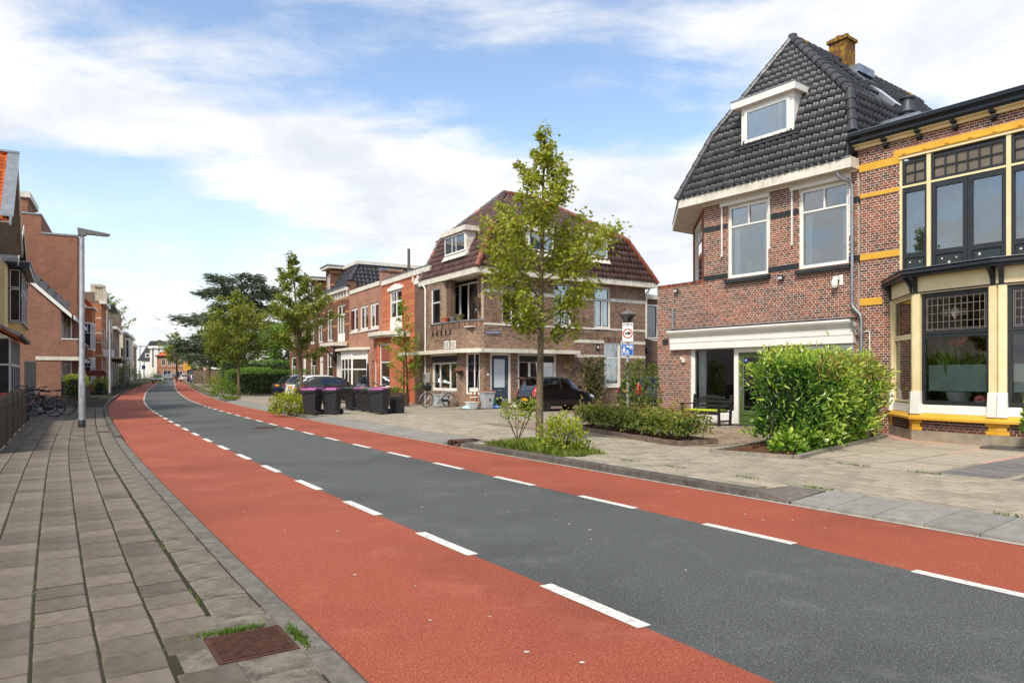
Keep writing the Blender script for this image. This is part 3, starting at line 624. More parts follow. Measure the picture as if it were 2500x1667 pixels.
def window(root, x0, x1, z0, z1, rows=None, y=0.0, rec=0.09, fw_=0.07, fm=None, dep=0.07, gm=None, T=None, curtain=None, room=0.9, sill=None, sm=None, mull=0.05, name='window', inner=None, simple=False, iw=0.035):
 """rows: list of (z_bottom, z_top, [mullion xs]); inner: material of a narrow sash inside every cell"""
 T = T or (lambda p: p); fm = fm or WHITE; gm = gm or GLASS; rows = rows or [(z0, z1, [])]
 def bx(mb, a, b, c, d, e, f): mb.hexa([T(p) for p in ((a, c, e), (b, c, e), (b, d, e), (a, d, e), (a, c, f), (b, c, f), (b, d, f), (a, d, f))])
 ya, yb = y + rec, y + rec + dep; m = MB()
 bx(m, x0, x0 + fw_, ya, yb, z0, z1); bx(m, x1 - fw_, x1, ya, yb, z0, z1); bx(m, x0 + fw_, x1 - fw_, ya, yb, z0, z0 + fw_); bx(m, x0 + fw_, x1 - fw_, ya, yb, z1 - fw_, z1)
 cells = []
 for i, (a, b, ms) in enumerate(rows):
  if i < len(rows) - 1: bx(m, x0 + fw_, x1 - fw_, ya + .001, yb, b - mull / 2, b + mull / 2)
  lo, hi = (z0 + fw_ if i == 0 else a + mull / 2), (z1 - fw_ if i == len(rows) - 1 else b - mull / 2); xs = [x0 + fw_]
  for q in ms: bx(m, q - mull / 2, q + mull / 2, ya + .002, yb, lo, hi); xs += [q - mull / 2, q + mull / 2]
  xs.append(x1 - fw_)
  for k in range(0, len(xs), 2): cells.append((xs[k], xs[k + 1], lo, hi))
 w = m.build(name, fm, root)
 for (a, b, c, d) in cells:
  if inner:
   s = MB(); q = iw
   bx(s, a, a + q, ya + .015, yb, c, d); bx(s, b - q, b, ya + .015, yb, c, d); bx(s, a + q, b - q, ya + .015, yb, c, c + q); bx(s, a + q, b - q, ya + .015, yb, d - q, d)
   s.build('sash', inner, w); a, b, c, d = a + q, b - q, c + q, d - q
  p = MB(); bx(p, a, b, ya + dep * .55, ya + dep * .55 + .008, c, d); p.build('pane', gm, w)
 if not simple:
  r_ = MB(); A, B = x0 + .02, x1 - .02; yc, yd = yb + .002, yb + room
  q = [T(p) for p in ((A, yc, z0 + .02), (B, yc, z0 + .02), (B, yd, z0 + .02), (A, yd, z0 + .02), (A, yc, z1 - .02), (B, yc, z1 - .02), (B, yd, z1 - .02), (A, yd, z1 - .02))]
  r_.add(q, [(0, 1, 2, 3), (4, 7, 6, 5), (1, 5, 6, 2), (2, 6, 7, 3), (3, 7, 4, 0)]); r_.build('room', DARKIN, w)
  if curtain:
   cm, spans = curtain
   for (a, b, c, d) in spans:
    n = max(4, int((b - a) / 0.035)); cv = [];
    for i in range(n + 1):
     xx = a + (b - a) * i / n; yy = yb + 0.07 + 0.022 * math.sin(xx * 62) + 0.01 * math.sin(xx * 23)
     cv += [T((xx, yy, c)), T((xx, yy, d))]
    MB().add(cv, [(2 * i, 2 * i + 2, 2 * i + 3, 2 * i + 1) for i in range(n)]).build('curtain', cm, w, smooth=True)
 if sill:
  sx, sz, so = sill; s = MB()
  s.hexa([T(p) for p in ((x0 - sx, y - so, z0 - sz), (x1 + sx, y - so, z0 - sz), (x1 + sx, y + rec, z0 - sz), (x0 - sx, y + rec, z0 - sz), (x0 - sx, y - so, z0 - sz * .45), (x1 + sx, y - so, z0 - sz * .45), (x1 + sx, y + rec, z0), (x0 - sx, y + rec, z0))]); s.build('sill', sm or fm, w)
 return w
# ---- roof tiles: S-shaped pantiles laid on a plane
def tile_mesh(w, l, mat_, k, t=0.018, amp=0.034, n=8):
 V = []; F = []
 def prof(u): return amp * (math.sin(u * 2 * math.pi) * 0.75 + 0.35 * math.sin(u * 4 * math.pi))
 for j, v in enumerate((0.0, l)):
  for i in range(n + 1):
   u = i / n; V.append((u * w * 1.04, v, prof(u) + (t * 1.6 if j == 0 else 0.0)))
 for i in range(n + 1): u = i / n; V.append((u * w * 1.04, 0.0, prof(u) - 0.008))
 m = n + 1
 F = [(i, i + 1, m + i + 1, m + i) for i in range(n)] + [(2 * m + i, 2 * m + i + 1, i + 1, i) for i in range(n)]
 return np.array(V), F
def tile_plane(root, o, ex, ey, w, h, mat_, tw=0.235, tl=0.30, keep=None, nsing=0, name='roof', base=True, amp=0.036, basemat=None, basepoly=None, redo=None):
 """o origin (eave left), ex along the eave, ey up the slope (unit vectors); keep(u, v) tests a tile centre"""
 ex, ey, o = Vector(ex).normalized(), Vector(ey).normalized(), Vector(o); ez = ex.cross(ey)
 if base is True:
  bp = basepoly or [(0, 0), (w, 0), (w, h), (0, h)]
  mb = MB(); mb.prism([o + ex * u + ey * v - ez * 0.012 for u, v in bp], -ez * 0.08); rf = mb.build(name, basemat or mat_, root)
 else: rf = base
 V, F = tile_mesh(tw, tl * 1.12, mat_, 0, amp=amp); cells = []
 for j in range(int(h / tl + 0.999)):
  for i in range(int(w / tw + 0.999)):
   u, v = (i + 0.5) * tw, (j + 0.5) * tl
   if keep is None or keep(u, v): cells.append((i * tw, j * tl))
 M = Matrix.Translation(root.location) @ Matrix.Rotation(root.rotation_euler[2], 4, 'Z'); B = Matrix((ex, ey, ez)).transposed()
 pos = [M @ (o + ex * (c[0] + tw / 2) + ey * (c[1] + tl / 2)) for c in cells]
 order = sorted(range(len(cells)), key=lambda i: pos[i].length); single = set([i for i in order if inview(pos[i].x, pos[i].y, pos[i].z, 0)][:nsing])
 nv = 6; mv = [np_mesh('roof_tile', V, F, mat_, [k / (nv - 1)] * len(F), True) for k in range(nv)] if single else []
 rest = [i for i in range(len(cells)) if i not in single]; eul = B.to_euler()
 for i in single:
  p = o + ex * cells[i][0] + ey * cells[i][1] + ez * (0.012 + random.uniform(-.003, .006)); ob = link('roof_tile', random.choice(mv), rf, p, eul)
 if rest:
  A = np.array([cells[i] for i in rest]); m = len(A); jz = 0.012 + RNG.uniform(-.003, .007, (m, 1))
  U = A[:, 0:1] + V[None, :, 0]; W = A[:, 1:2] + V[None, :, 1]; Z = V[None, :, 2] + jz
  P = np.array(o)[None, None] + U[..., None] * np.array(ex) + W[..., None] * np.array(ey) + Z[..., None] * np.array(ez); k = len(V)
  FF = (np.array(F)[None] + (np.arange(m) * k)[:, None, None]).reshape(-1, 4)
  link('roof_tile', np_mesh('roof_tile', P.reshape(-1, 3), FF, mat_, np.repeat(RNG.random(m), len(F)), True), rf, kind='stuff')
 return rf
def ridge(root, parent, a, b, mat_, r0=0.115, step=0.32, name='ridge_tile', odd=None, oddp=0.0):
 a, b = Vector(a), Vector(b); d = b - a; n = max(1, int(d.length / step)); u = d.normalized()
 for i in range(n):
  p, q = a + u * (i * d.length / n), a + u * ((i + 1) * d.length / n + 0.05); mb = MB(); mb.cyl(p, q, r0 * 1.12, r0 * 0.92, 12, True, random.random())
  mb.build(name, odd if odd and random.random() < oddp else mat_, parent, smooth=False)
DTILE = mat('anthracite_roof_tile', S(62, 62, 66), None, 0.42, 5, 6, 0.1, 60, 0.5, cols=[S(44, 45, 48), S(52, 53, 57), S(60, 61, 65), S(68, 68, 70)], dirt=S(96, 92, 84), dscale=4, damt=0.35)
BTILE = mat('brown_glazed_roof_tile', S(92, 62, 54), None, 0.4, 5, 6, 0.1, 60, 0.5, cols=[S(76, 50, 45), S(88, 60, 54), S(98, 68, 61), S(106, 77, 69)], dirt=S(70, 60, 54), dscale=2, damt=0.35)
RTILE = mat('red_brown_ridge_tile', S(150, 82, 56), S(116, 62, 46), 0.4, 6, 6, 0.1)
OTILE = mat('orange_roof_tile', S(206, 104, 46), None, 0.7, 5, 6, 0.1, 60, 0.3, cols=[S(176, 80, 38), S(204, 98, 44), S(222, 118, 56)], dirt=S(130, 84, 52), dscale=3, damt=0.35)
BR28 = mat('mixed_red_brick', S(140, 84, 64), None, 0.9, 25, 6, 0.3, 90, 0.2, cols=[S(84, 60, 52), S(112, 68, 52), S(138, 80, 58), S(152, 84, 58), S(172, 96, 64)], dirt=S(110, 84, 74), dscale=0.8, damt=0.3)
MO28 = mat('pale_mortar', S(226, 218, 206), S(206, 196, 182), 0.95, 8, 6, 0.3, 90, 0.15, dirt=S(150, 132, 118), dscale=1.2, damt=0.4)
BRBR = mat('brown_brick', S(110, 84, 70), None, 0.9, 25, 6, 0.3, 90, 0.2, cols=[S(88, 70, 61), S(116, 89, 75), S(138, 106, 88), S(154, 121, 101), S(168, 136, 114)], dirt=S(108, 92, 80), dscale=0.6, damt=0.35)
MOBR = mat('beige_mortar', S(196, 178, 156), S(168, 150, 130), 0.95, 8, 6, 0.3, 90, 0.15, dirt=S(124, 110, 96), dscale=0.8, damt=0.5)
LICHEN = mat('lichen_brick', S(110, 76, 56), S(160, 130, 50), 0.95, 9, 8, 0.6, 60, 0.1, ramp_=(0.45, 0.62))
def pipe(root, pts, r=0.04, m=None, name='downpipe', n=10):
 return auto_smooth(MB().tube(pts, r, n).build(name, m or ZINC, root), 50)
# ---------------------------------------------------------------- corner house number 28
H = empty('corner_house', (FO[0], FO[1], 0.0), FROT, 'red brick house with black tiled hipped roof, dormer and white shopfront canopy', 'house')
w28 = brick_wall(H, -3.17, 3.80, 0.05, 4.55, [(-1.75, 3.70, 0.0, 2.47)], BR28, MO28, nsing=300)
w28u = brick_wall(H, -1.2, 3.80, 4.55, 7.05, [(-.29, 1.12, 4.60, 6.82), (2.11, 3.55, 4.60, 6.82)], BR28, MO28)
mb = MB()
for i in range(18): mb.box(-3.16 + i * 0.109, -3.16 + i * 0.109 + 0.098, -0.012, 0.24, 4.551, 4.66, random.random())
mb.build('coping_brick', BR28, w28, kind='stuff'); box_part(H, 'coping', MO28, (-3.17, -1.2, 0.0, 0.25, 4.55, 4.652), (-3.17, -2.92, 0.25, 6, 4.55, 4.652))
BR28F = brickmat('mixed_red_brick_far', (S(140, 84, 62), S(104, 66, 54)), S(190, 178, 166))
box_part(H, 'side_wall', BR28F, (-3.165, -2.92, 0.25, 6.0, 0.05, 4.55)); box_part(H, 'flat_roof', ZINC, (-2.92, 3.8, 0.25, 6, 4.50, 4.56))
# chamfered upper storey on the left
TC = xf(R(135 + 180), (-3.6, 2.4)); brick_wall(H, 0, 3.36, 4.56, 7.0, [(0.75, 2.7, 4.7, 6.8)], BR28, MO28, 'chamfer_wall', TC)
window(H, 0.75, 2.7, 4.7, 6.8, [(4.7, 6.2, []), (6.2, 6.8, [1.7])], rec=0.02, fw_=0.1, T=TC)
box_part(H, 'rear_wall', BR28F, (-3.6, -3.3, 2.45, 9, 4.56, 7.0), (-3.6, 3.9, 9.0, 9.3, 0, 7.6))
# painted bands
for a, b in ((-1.2, -.3), (1.125, 2.10), (3.555, 3.84)):
 box_part(H, 'painted_band', BLACKP, (a, b, -0.020, 0.05, 4.62, 4.77)); box_part(H, 'painted_band', BLACKP, (a, b, -0.020, 0.05, 6.17, 6.31))
SILLM = BLACKP
for a, b in ((-.29, 1.12), (2.11, 3.55)):
 m_ = (a + b) / 2; c = [(a + .1, a + .3, 4.72, 6.1), (b - .28, b - .1, 4.72, 6.1)]
 w = window(H, a, b, 4.60, 6.82, [(4.60, 6.18, []), (6.18, 6.82, [m_])], rec=0.05, fw_=0.09, sill=(0.07, 0.16, 0.13), sm=BLACKP, curtain=(CURT, c))
 # folding screen box and arms
 box_part(H, 'awning_box', WHITE, (a - .25, b + .08, -0.10, -0.012, 6.84, 6.96), bevel=0.01)
 for xx in (a - .2, b + .06):
  box_part(H, 'awning_arm', WHITE, (xx - .02, xx + .02, -0.06, -0.015, 5.35, 6.84), (xx - .026, xx + .026, -0.075, -0.01, 5.30, 5.36))
# objects on the sills inside
def pot(root, x, y, z, r, h, m, name='pot'): return auto_smooth(MB().lathe([(r * .7, z), (r, z + h), (r * 1.08, z + h), (r * 1.08, z + h * .9), (r * .9, z + h * .9), (0, z + h * .9)], (x, y, 0), 14).build(name, m, root), 50)
STONEW = mat('weathered_stone', S(150, 142, 120), S(104, 98, 84), 0.9, 20)
for x in (0.28, 2.42, 3.3): pot(H, x, 0.30, 4.68, 0.12, 0.42, STONEW, 'window_ornament')
# eaves: fascia with mitred chamfer, soffit
EZ0, EZ1 = 7.02, 7.30
ev = [(3.80, -0.42), (-1.9, -0.42), (-4.4, 2.2), (-4.4, 9.2)]
inn = [(3.80, -0.38), (-1.883, -0.38), (-4.36, 2.216), (-4.36, 9.2)]
fa = MB(); n = len(ev)
fa.add([(x, y, EZ0) for x, y in ev] + [(x, y, EZ1) for x, y in ev] + [(x, y, EZ0) for x, y in inn] + [(x, y, EZ1) for x, y in inn],
  [(i, i + 1, n + i + 1, n + i) for i in range(3)] + [(2 * n + i + 1, 2 * n + i, 3 * n + i, 3 * n + i + 1) for i in range(3)] + [(n + i, n + i + 1, 3 * n + i + 1, 3 * n + i) for i in range(3)] + [(i + 1, i, 2 * n + i, 2 * n + i + 1) for i in range(3)] + [(0, n, 3 * n, 2 * n)])
fa.build('fascia', WHITE2, H)
box_part(H, 'fascia_end', WHITE2, (3.80, 3.83, -0.42, 0.0, EZ0, EZ1))
MB().prism([(3.8, -0.38, 7.03), (-1.883, -0.38, 7.03), (-4.36, 2.216, 7.03), (-4.36, 9.2, 7.03), (3.8, 9.2, 7.03)][::-1], (0, 0, 0.03)).build('soffit', WHITE2, H)
box_part(H, 'gutter_edge', ZINC, (-1.92, 3.83, -0.44, -0.40, 7.30, 7.325)); box_part(H, 'fascia_moulding', WHITE, (-1.2, 3.79, -0.09, -0.014, 6.965, 7.028))
# ---- roof: front face (steep foot, slightly flatter top), right face towards the neighbour
A_ = Vector((0.8, 1.78, 12.13)); eL, eR = Vector((-1.95, -0.42, 7.28)), Vector((3.74, -0.42, 7.28)); bL, bR = Vector((-1.08, 0.30, 9.30)), Vector((3.42, 0.30, 9.30))
def inpoly(p, P):
 c = False; j = len(P) - 1
 for i in range(len(P)):
  if (P[i][1] > p[1]) != (P[j][1] > p[1]) and p[0] < (P[j][0] - P[i][0]) * (p[1] - P[i][1]) / (P[j][1] - P[i][1]) + P[i][0]: c = not c
  j = i
 return c
def face_tiles(root, pts, mat_, ex=None, base=True, nsing=0, name='roof', tw=0.215, tl=0.262, skip=None, grow=0.02, amp=0.036):
 """tile a planar polygon; pts[0]->pts[1] is the eave; skip = list of (u0,u1,v0,v1)"""
 o = Vector(pts[0]); ex = (Vector(pts[1]) - o).normalized(); nrm = None
 for p in pts[2:]:
  q = Vector(p) - o; r_ = q - ex * q.dot(ex)
  if r_.length > 0.05: ey = r_.normalized(); break
 P = [((Vector(p) - o).dot(ex), (Vector(p) - o).dot(ey)) for p in pts]; u0 = min(p[0] for p in P); u1 = max(p[0] for p in P); v1 = max(p[1] for p in P)
 o2 = o + ex * u0; P = [(p[0] - u0, p[1]) for p in P]
 keep = lambda u, v: inpoly((u, v), P) and not any(a < u < b and c < v < d for a, b, c, d in (skip or []))
 return tile_plane(root, o2, ex, ey, u1 - u0, v1, mat_, tw, tl, keep, nsing, name, base, amp, None, P)
rf = face_tiles(H, [eL, eR, bR, bL], DTILE, nsing=180, skip=[(2.1, 3.9, 1.45, 2.6)])
face_tiles(H, [bL, bR, A_], DTILE, base=rf, nsing=120, skip=[(1.1, 2.95, -.1, 0.55)])
MB().prism([bL, bR, A_], (0.0, 0.10, -0.06)).build('roof_deck', DTILE, rf)
RB = Vector((0.8, 10.5, 12.13)); rE0, rE1 = Vector((3.78, -0.1, 7.9)), Vector((3.78, 10.5, 7.9)); rB0, rB1 = Vector((3.42, 0.30, 9.30)), Vector((3.42, 10.5, 9.30))
face_tiles(H, [rE0, rE1, rB1, rB0], DTILE, base=rf); face_tiles(H, [rB0, rB1, RB, A_], DTILE, base=rf, skip=[(2.5, 3.3, 1.9, 3.1), (2.2, 3.4, 0.1, 1.3)])
MB().prism([rE0, rE1, rB1, rB0], (-0.1, 0, -0.03)).build('roof_deck', DTILE, rf); MB().prism([rB0, rB1, RB, A_], (-0.1, 0, -0.08)).build('roof_deck', DTILE, rf)
cB0, cB1 = Vector((-3.6, 2.6, 9.3)), Vector((-3.6, 10.5, 9.3))
MB().add([eL, bL, A_, cB0, (-4.42, 2.2, 7.28), (-4.42, 10.5, 7.28), cB1, RB], [(0, 4, 3, 1), (1, 3, 2), (4, 5, 6, 3), (3, 6, 7, 2), (5, 7, 6)]).build('roof_slope', DTILE, H)
REDT = mat('terracotta_hip_tile', S(160, 88, 60), S(128, 66, 46), 0.7, 6)
for a, b in ((eL + Vector((0, 0, .04)), bL), (bL, A_)): ridge(H, rf, a, b, DTILE, 0.12, 0.34, 'hip_tile', REDT, 0.07)
for a, b in ((Vector((3.74, -.15, 8.0)), bR), (bR, A_)): ridge(H, rf, a, b, DTILE, 0.125, 0.34, 'hip_tile', REDT, 0.05)
ridge(H, rf, A_, RB, DTILE, 0.12, 0.36, 'ridge_tile', LICHEN, 0.2)
MB().lathe([(0.14, 12.12), (0.13, 12.25), (0.0, 12.3)], (A_.x, A_.y, 0), 12).build('finial_tile', DTILE, rf)
box_part(H, 'party_wall', BR28F, (3.80, 4.05, -0.02, 1.2, 7.3, 7.86))
# mansard skylights
for (y0, z0, l) in ((4.1, 11.0, 0.75), (3.6, 9.75, 1.1)):
 d = Vector((-2.62, 0, 2.83)).normalized(); nn = Vector((2.83, 0, 2.62)).normalized(); o = Vector((3.42 - (z0 - 9.3) * 2.62 / 2.83, y0, z0)) + nn * 0.10
 MB().hexa([o - nn * .1, o + Vector((0, .62, 0)) - nn * .1, o + Vector((0, .62, 0)) + d * l - nn * .1, o + d * l - nn * .1, o, o + Vector((0, .62, 0)), o + Vector((0, .62, 0)) + d * l, o + d * l]).build('skylight_frame', ZINC, rf)
 o2 = o + nn * .004 + d * .06 + Vector((0, .06, 0)); MB().add([o2, o2 + Vector((0, .5, 0)), o2 + Vector((0, .5, 0)) + d * (l - .12), o2 + d * (l - .12)], [(0, 1, 2, 3)]).build('skylight_pane', GLASS, rf)
# dormer
D = MB(); D.box(0.16, 1.92, 0.05, 1.7, 8.55, 9.72); D.build('dormer', WHITE, H)
dm = [o for o in H.children if o.name.startswith('dormer')][-1]
box_part(dm, 'dormer_roof', WHITE, (-0.08, 2.06, -0.14, 1.75, 9.72, 9.94), bevel=0.008); box_part(dm, 'dormer_roofing', ZINC, (-0.10, 2.08, -0.16, 1.75, 9.94, 9.965))
ww = window(H, 0.30, 1.80, 8.62, 9.62, [(8.62, 9.62, [])], y=0.05, rec=-0.05, fw_=0.09, fm=WHITE, dep=0.05, simple=True)
box_part(dm, 'dormer_glass_back', mat('pale_blind', S(150, 172, 184), S(132, 156, 170), 0.8, 2), (0.36, 1.74, 0.044, 0.047, 8.70, 9.54)); box_part(dm, 'dormer_curtain', WHITE, (1.42, 1.56, 0.036, 0.041, 8.72, 9.52))
MB().hexa([(0.0, -0.05, 8.44), (2.1, -0.05, 8.44), (2.1, 0.2, 8.6), (0.0, 0.2, 8.6), (0.0, -0.09, 8.47), (2.1, -0.09, 8.47), (2.1, 0.16, 8.64), (0.0, 0.16, 8.64)]).build('dormer_flashing', mat('lead', S(92, 94, 98), S(70, 72, 76), 0.6, 6, metal=0.3), dm)
# chimney with lichen
ch = MB(); ch.box(0.45, 1.05, 4.5, 5.1, 11.6, 12.82); ch.build('chimney', LICHEN, H); chm = [o for o in H.children if o.name.startswith('chimney')][-1]
box_part(chm, 'chimney_cap', LICHEN, (0.39, 1.11, 4.44, 5.16, 12.82, 12.92), (0.46, 1.04, 4.51, 5.09, 12.92, 12.98)); box_part(chm, 'chimney_flashing', ZINC, (0.30, 1.6, 4.3, 5.3, 11.5, 11.75))
MB().cyl((0.64, 4.8, 12.98), (0.64, 4.8, 13.12), 0.11, 0.1, 12).cyl((0.9, 4.8, 12.98), (0.9, 4.8, 13.1), 0.09, 0.08, 12).build('chimney_pot', LICHEN, chm)
# canopy over the shopfront
cp = MB(); cp.profx([(0.0, 2.45), (-.15, 2.45), (-.15, 2.66), (-.165, 2.67), (-.165, 2.86), (-.19, 2.87), (-.23, 2.92), (-.29, 2.97), (-.32, 3.02), (-.32, 3.07), (0.0, 3.10)], -2.5, 3.74); fix_normals(cp.build('canopy', WHITE, H))
box_part(H, 'canopy_flashing', ZINC, (-2.54, 3.78, -.34, 0.0, 3.10, 3.118))
# shopfront
FRW = WHITE
box_part(H, 'shopfront_post', FRW, (-.08, 0.04, 0.05, 0.2, 0.05, 2.47), (-1.75, -1.68, 0.05, 0.2, 0.05, 2.47), (0.98, 1.06, 0.05, .2, .05, 2.47)); box_part(H, 'shopfront_panel', FRW, (-1.68, -.08, 0.06, 0.18, 0.05, 0.46), (0.04, 0.98, 0.06, 0.18, 2.30, 2.47))
box_part(H, 'panel_board', FRW, (-1.6, -.16, 0.045, 0.06, 0.12, 0.38))
window(H, -1.68, -.08, 0.46, 2.47, None, rec=0.07, fw_=0.045, gm=CLEAR, curtain=(CURT, [(-1.6, -1.3, 0.55, 2.4)]), room=2.5)
brick_wall(H, 1.06, 2.1, 0.05, 2.47, [], BR28, MO28, 'pier', xf(0, (0, 0.08)))
window(H, 2.1, 3.70, 0.6, 2.47, [(0.6, 2.47, [2.9])], rec=0.08, fw_=0.06, curtain=(CURT, [(2.2, 2.5, .7, 2.4)]), room=2.0); box_part(H, 'shopfront_panel', FRW, (2.1, 3.70, 0.08, 0.2, 0.05, 0.6))
OLIVE = mat('olive_green_paint', S(84, 104, 50), S(70, 90, 42), 0.4, 2, 5)
dr = MB(); dr.box(.06, .96, .08, .15, 0.10, 0.52); dr.box(.06, .20, .08, .15, .52, 2.29); dr.box(.82, .96, .08, .15, .52, 2.29); dr.box(.20, .82, .08, .15, 2.14, 2.29); dr.build('door', OLIVE, H)
dd = [o for o in H.children if o.name.startswith('door')][-1]
box_part(dd, 'pane', CLEAR, (.20, .82, .11, .12, .52, 2.14)); box_part(dd, 'bead', ZINC, (.20, .215, .075, .11, .52, 2.14), (.805, .82, .075, .11, .52, 2.14), (.215, .805, .075, .11, .52, .535))
box_part(dd, 'rail', OLIVE, (.10, .92, .065, .08, .22, .26), (.10, .92, .065, .08, .40, .43)); box_part(dd, 'lock_plate', STEEL, (.10, .13, .065, .08, 1.0, 1.25)); MB().tube([(.115, .065, 1.18), (.115, .02, 1.18), (.25, .02, 1.18)], .009, 8).build('handle', STEEL, dd)
box_part(dd, 'sticker', mat('blue_sticker', S(24, 84, 170), None, .5), (.23, .33, .105, .109, 2.0, 2.12)); MB().prism([(.25, .103, 2.03), (.30, .103, 2.06), (.315, .103, 2.10), (.26, .103, 2.07)], (0, -.002, 0)).build('sticker_mark', WHITE, dd)
MB().box(0.05, 0.99, 0.2, 0.21, .05, 2.3).box(.05, .99, 2.2, 2.21, .05, 2.3).build('hall', DARKIN, H) if False else None
box_part(H, 'hall_wall', DARKIN, (0.0, 1.0, 2.0, 2.05, .05, 2.4), (0.0, 0.02, .2, 2.0, .05, 2.4), (1.0, 1.02, .2, 2.0, .05, 2.4))
# pipes
pipe(H, [(3.42, -.34, 7.02), (3.42, -.34, 6.92), (3.48, -.28, 6.82), (3.64, -.12, 6.72), (3.68, -.08, 6.6), (3.68, -.08, 3.5), (3.70, -.08, 3.4), (3.90, -.08, 3.18), (3.93, -.08, 3.05), (3.93, -.08, 0.1)], .045)
for z in (6.3, 5.1, 3.75, 2.6): MB().cyl((3.68 if z > 3.6 else 3.93, -.08, z), (3.68 if z > 3.6 else 3.93, -.08, z + .06), .052, None, 12).build('pipe_collar', ZINC, H)
pipe(H, [(3.76, -.25, 3.0), (3.76, -.25, 2.9), (3.9, -.1, 2.75), (3.93, -.08, 2.62)], .04); pipe(H, [(-2.45, -.05, 3.1), (-2.45, -.05, 3.82)], .045); pipe(H, [(3.95, -.03, 2.72), (4.1, -.03, 2.74), (4.12, -.03, 2.7), (4.12, -.03, 1.2)], .013, WHITE, 'cable_duct')
# number plaque
box_part(H, 'number_plaque', mat('slate_plaque', S(62, 60, 60), S(50, 48, 48), .6, 8), (-2.92, -2.70, -.03, -.008, 2.64, 2.84)); text('number_lettering', '28', 0.17, mat('dark_number', S(24, 24, 26), None, .5), H, (-2.81, -.031, 2.735))
# flood lights and security camera
for x, z in ((1.57, 4.42), (-2.30, 4.42)):
 fl = box_part(H, 'flood_light', BLACKP, (x - .09, x + .09, -.12, -.05, z - .07, z + .05), bevel=.01); box_part(fl, 'lens', mat('frosted_lens', S(196, 200, 204), None, .3), (x - .07, x + .07, -.125, -.118, z - .055, z + .02)); box_part(fl, 'bracket', BLACKP, (x - .02, x + .02, -.05, -.01, z - .03, z + .03))
sc = MB(); sc.box(3.30, 3.40, -.03, -.01, 4.02, 4.30); sc.box(3.18, 3.32, -.14, -.03, 4.16, 4.26); sc.lathe([(0.0, 3.93), (0.06, 3.95), (0.085, 4.02), (0.085, 4.12), (.07, 4.16)], (3.22, -.12, 0), 14); sco = sc.build('security_camera', WHITE, H); MB().lathe([(0.0, 3.915), (0.045, 3.93), (.05, 3.95)], (3.22, -.12, 0), 12).build('camera_lens', BLACKG, sco)
box_part(H, 'wall_sensor', WHITE2, (-2.05, -1.93, -.09, -.01, 2.02, 2.14), (-2.1, -2.02, -.12, -.02, 2.12, 2.2), bevel=.01)
MB().box(.0, 1.0, -.62, -.06, .103, .118).build('door_mat', mat('coir_mat', S(52, 50, 50), S(40, 38, 38), .95, 40, 4, .6, 200), loc=H.location, rot=(0, 0, FROT), label='dark grey mat on the paving before the green glazed door', cat='doormat')
# ---------------------------------------------------------------- neighbour with yellow trim and bow window
N26 = empty('yellow_trimmed_house', (FO[0], FO[1], 0.0), FROT, 'red brick house with bright yellow bands, black window frames and cream bow window', 'house')
h26 = [(4.86, 7.92, 3.6, 7.10), (4.75, 10.35, 0.0, 3.86)]
brick_wall(N26, 3.86, 12.0, 0.05, 7.62, h26, BR28, MO28, nsing=300)
for a, b, c, d in ((3.86, 4.44, 3.42, 3.60), (3.86, 4.86, 4.61, 4.77), (3.86, 4.86, 6.24, 6.34), (3.84, 4.86, 6.93, 7.12), (4.72, 4.86, 7.12, 7.27), (4.86, 8.1, 7.19, 7.27)):
 box_part(N26, 'painted_band', YELLOW, (a, b, -.022, .05, c, d))
mb = MB(); mb.profx([(-.02, 7.08), (-.05, 7.085), (-.06, 7.11), (-.04, 7.12), (-.035, 7.18), (-.02, 7.19)], 4.862, 8.1); fix_normals(mb.build('moulding', YELLOW, N26))
for i in range(6): box_part(N26, 'moulding_block', YELLOW, (4.93 + i * .50, 5.02 + i * .50, -.065, -.03, 7.125, 7.165), bevel=.008)
box_part(N26, 'window_head', CREAM, (4.862, 7.95, -.03, .1, 7.02, 7.08))
# cornice gutter with corbels
cg = MB(); cg.profx([(-.0, 7.62), (-.24, 7.62), (-.25, 7.66), (-.28, 7.68), (-.28, 7.74), (-.33, 7.78), (-.36, 7.82), (-.36, 7.90), (0.0, 7.90)], 3.72, 12.0); fix_normals(cg.build('cornice', BLACKG, N26))
box_part(N26, 'cornice_capping', ZINC, (3.70, 12.0, -.38, .3, 7.90, 7.912)); box_part(N26, 'frieze_board', CREAM, (3.76, 12.0, -.10, -.012, 7.52, 7.62), (3.76, 12, -.22, -.10, 7.60, 7.62))
for i in range(9):
 x = 4.54 + i * .81; mb = MB(); mb.profx([(-.01, 7.40), (-.05, 7.40), (-.09, 7.45), (-.10, 7.53), (-.22, 7.56), (-.23, 7.618), (-.01, 7.618)], x - .055, x + .055); fix_normals(mb.build('corbel', BLACKG, N26))
box_part(N26, 'flat_roof', ZINC, (3.8, 12.0, .3, 9.0, 7.8, 7.86)); box_part(N26, 'rear_wall', BR28F, (3.8, 12, 8.8, 9.0, 0, 7.8))
# vent stack and little chimney behind the cornice
box_part(N26, 'chimney', BR28F, (3.95, 4.75, 1.2, 1.9, 7.86, 8.42)); box_part(N26, 'chimney_slab', ZINC, (3.85, 4.85, 1.1, 2.0, 8.42, 8.5))
auto_smooth(MB().lathe([(.16, 8.5), (.16, 8.66), (.21, 8.70), (.21, 8.74), (.15, 8.86), (.14, 9.02), (.19, 9.07), (.19, 9.11), (0, 9.11)], (4.35, 1.55, 0), 18).build('roof_vent', mat('dark_vent', S(60, 66, 70), None, .5), N26))
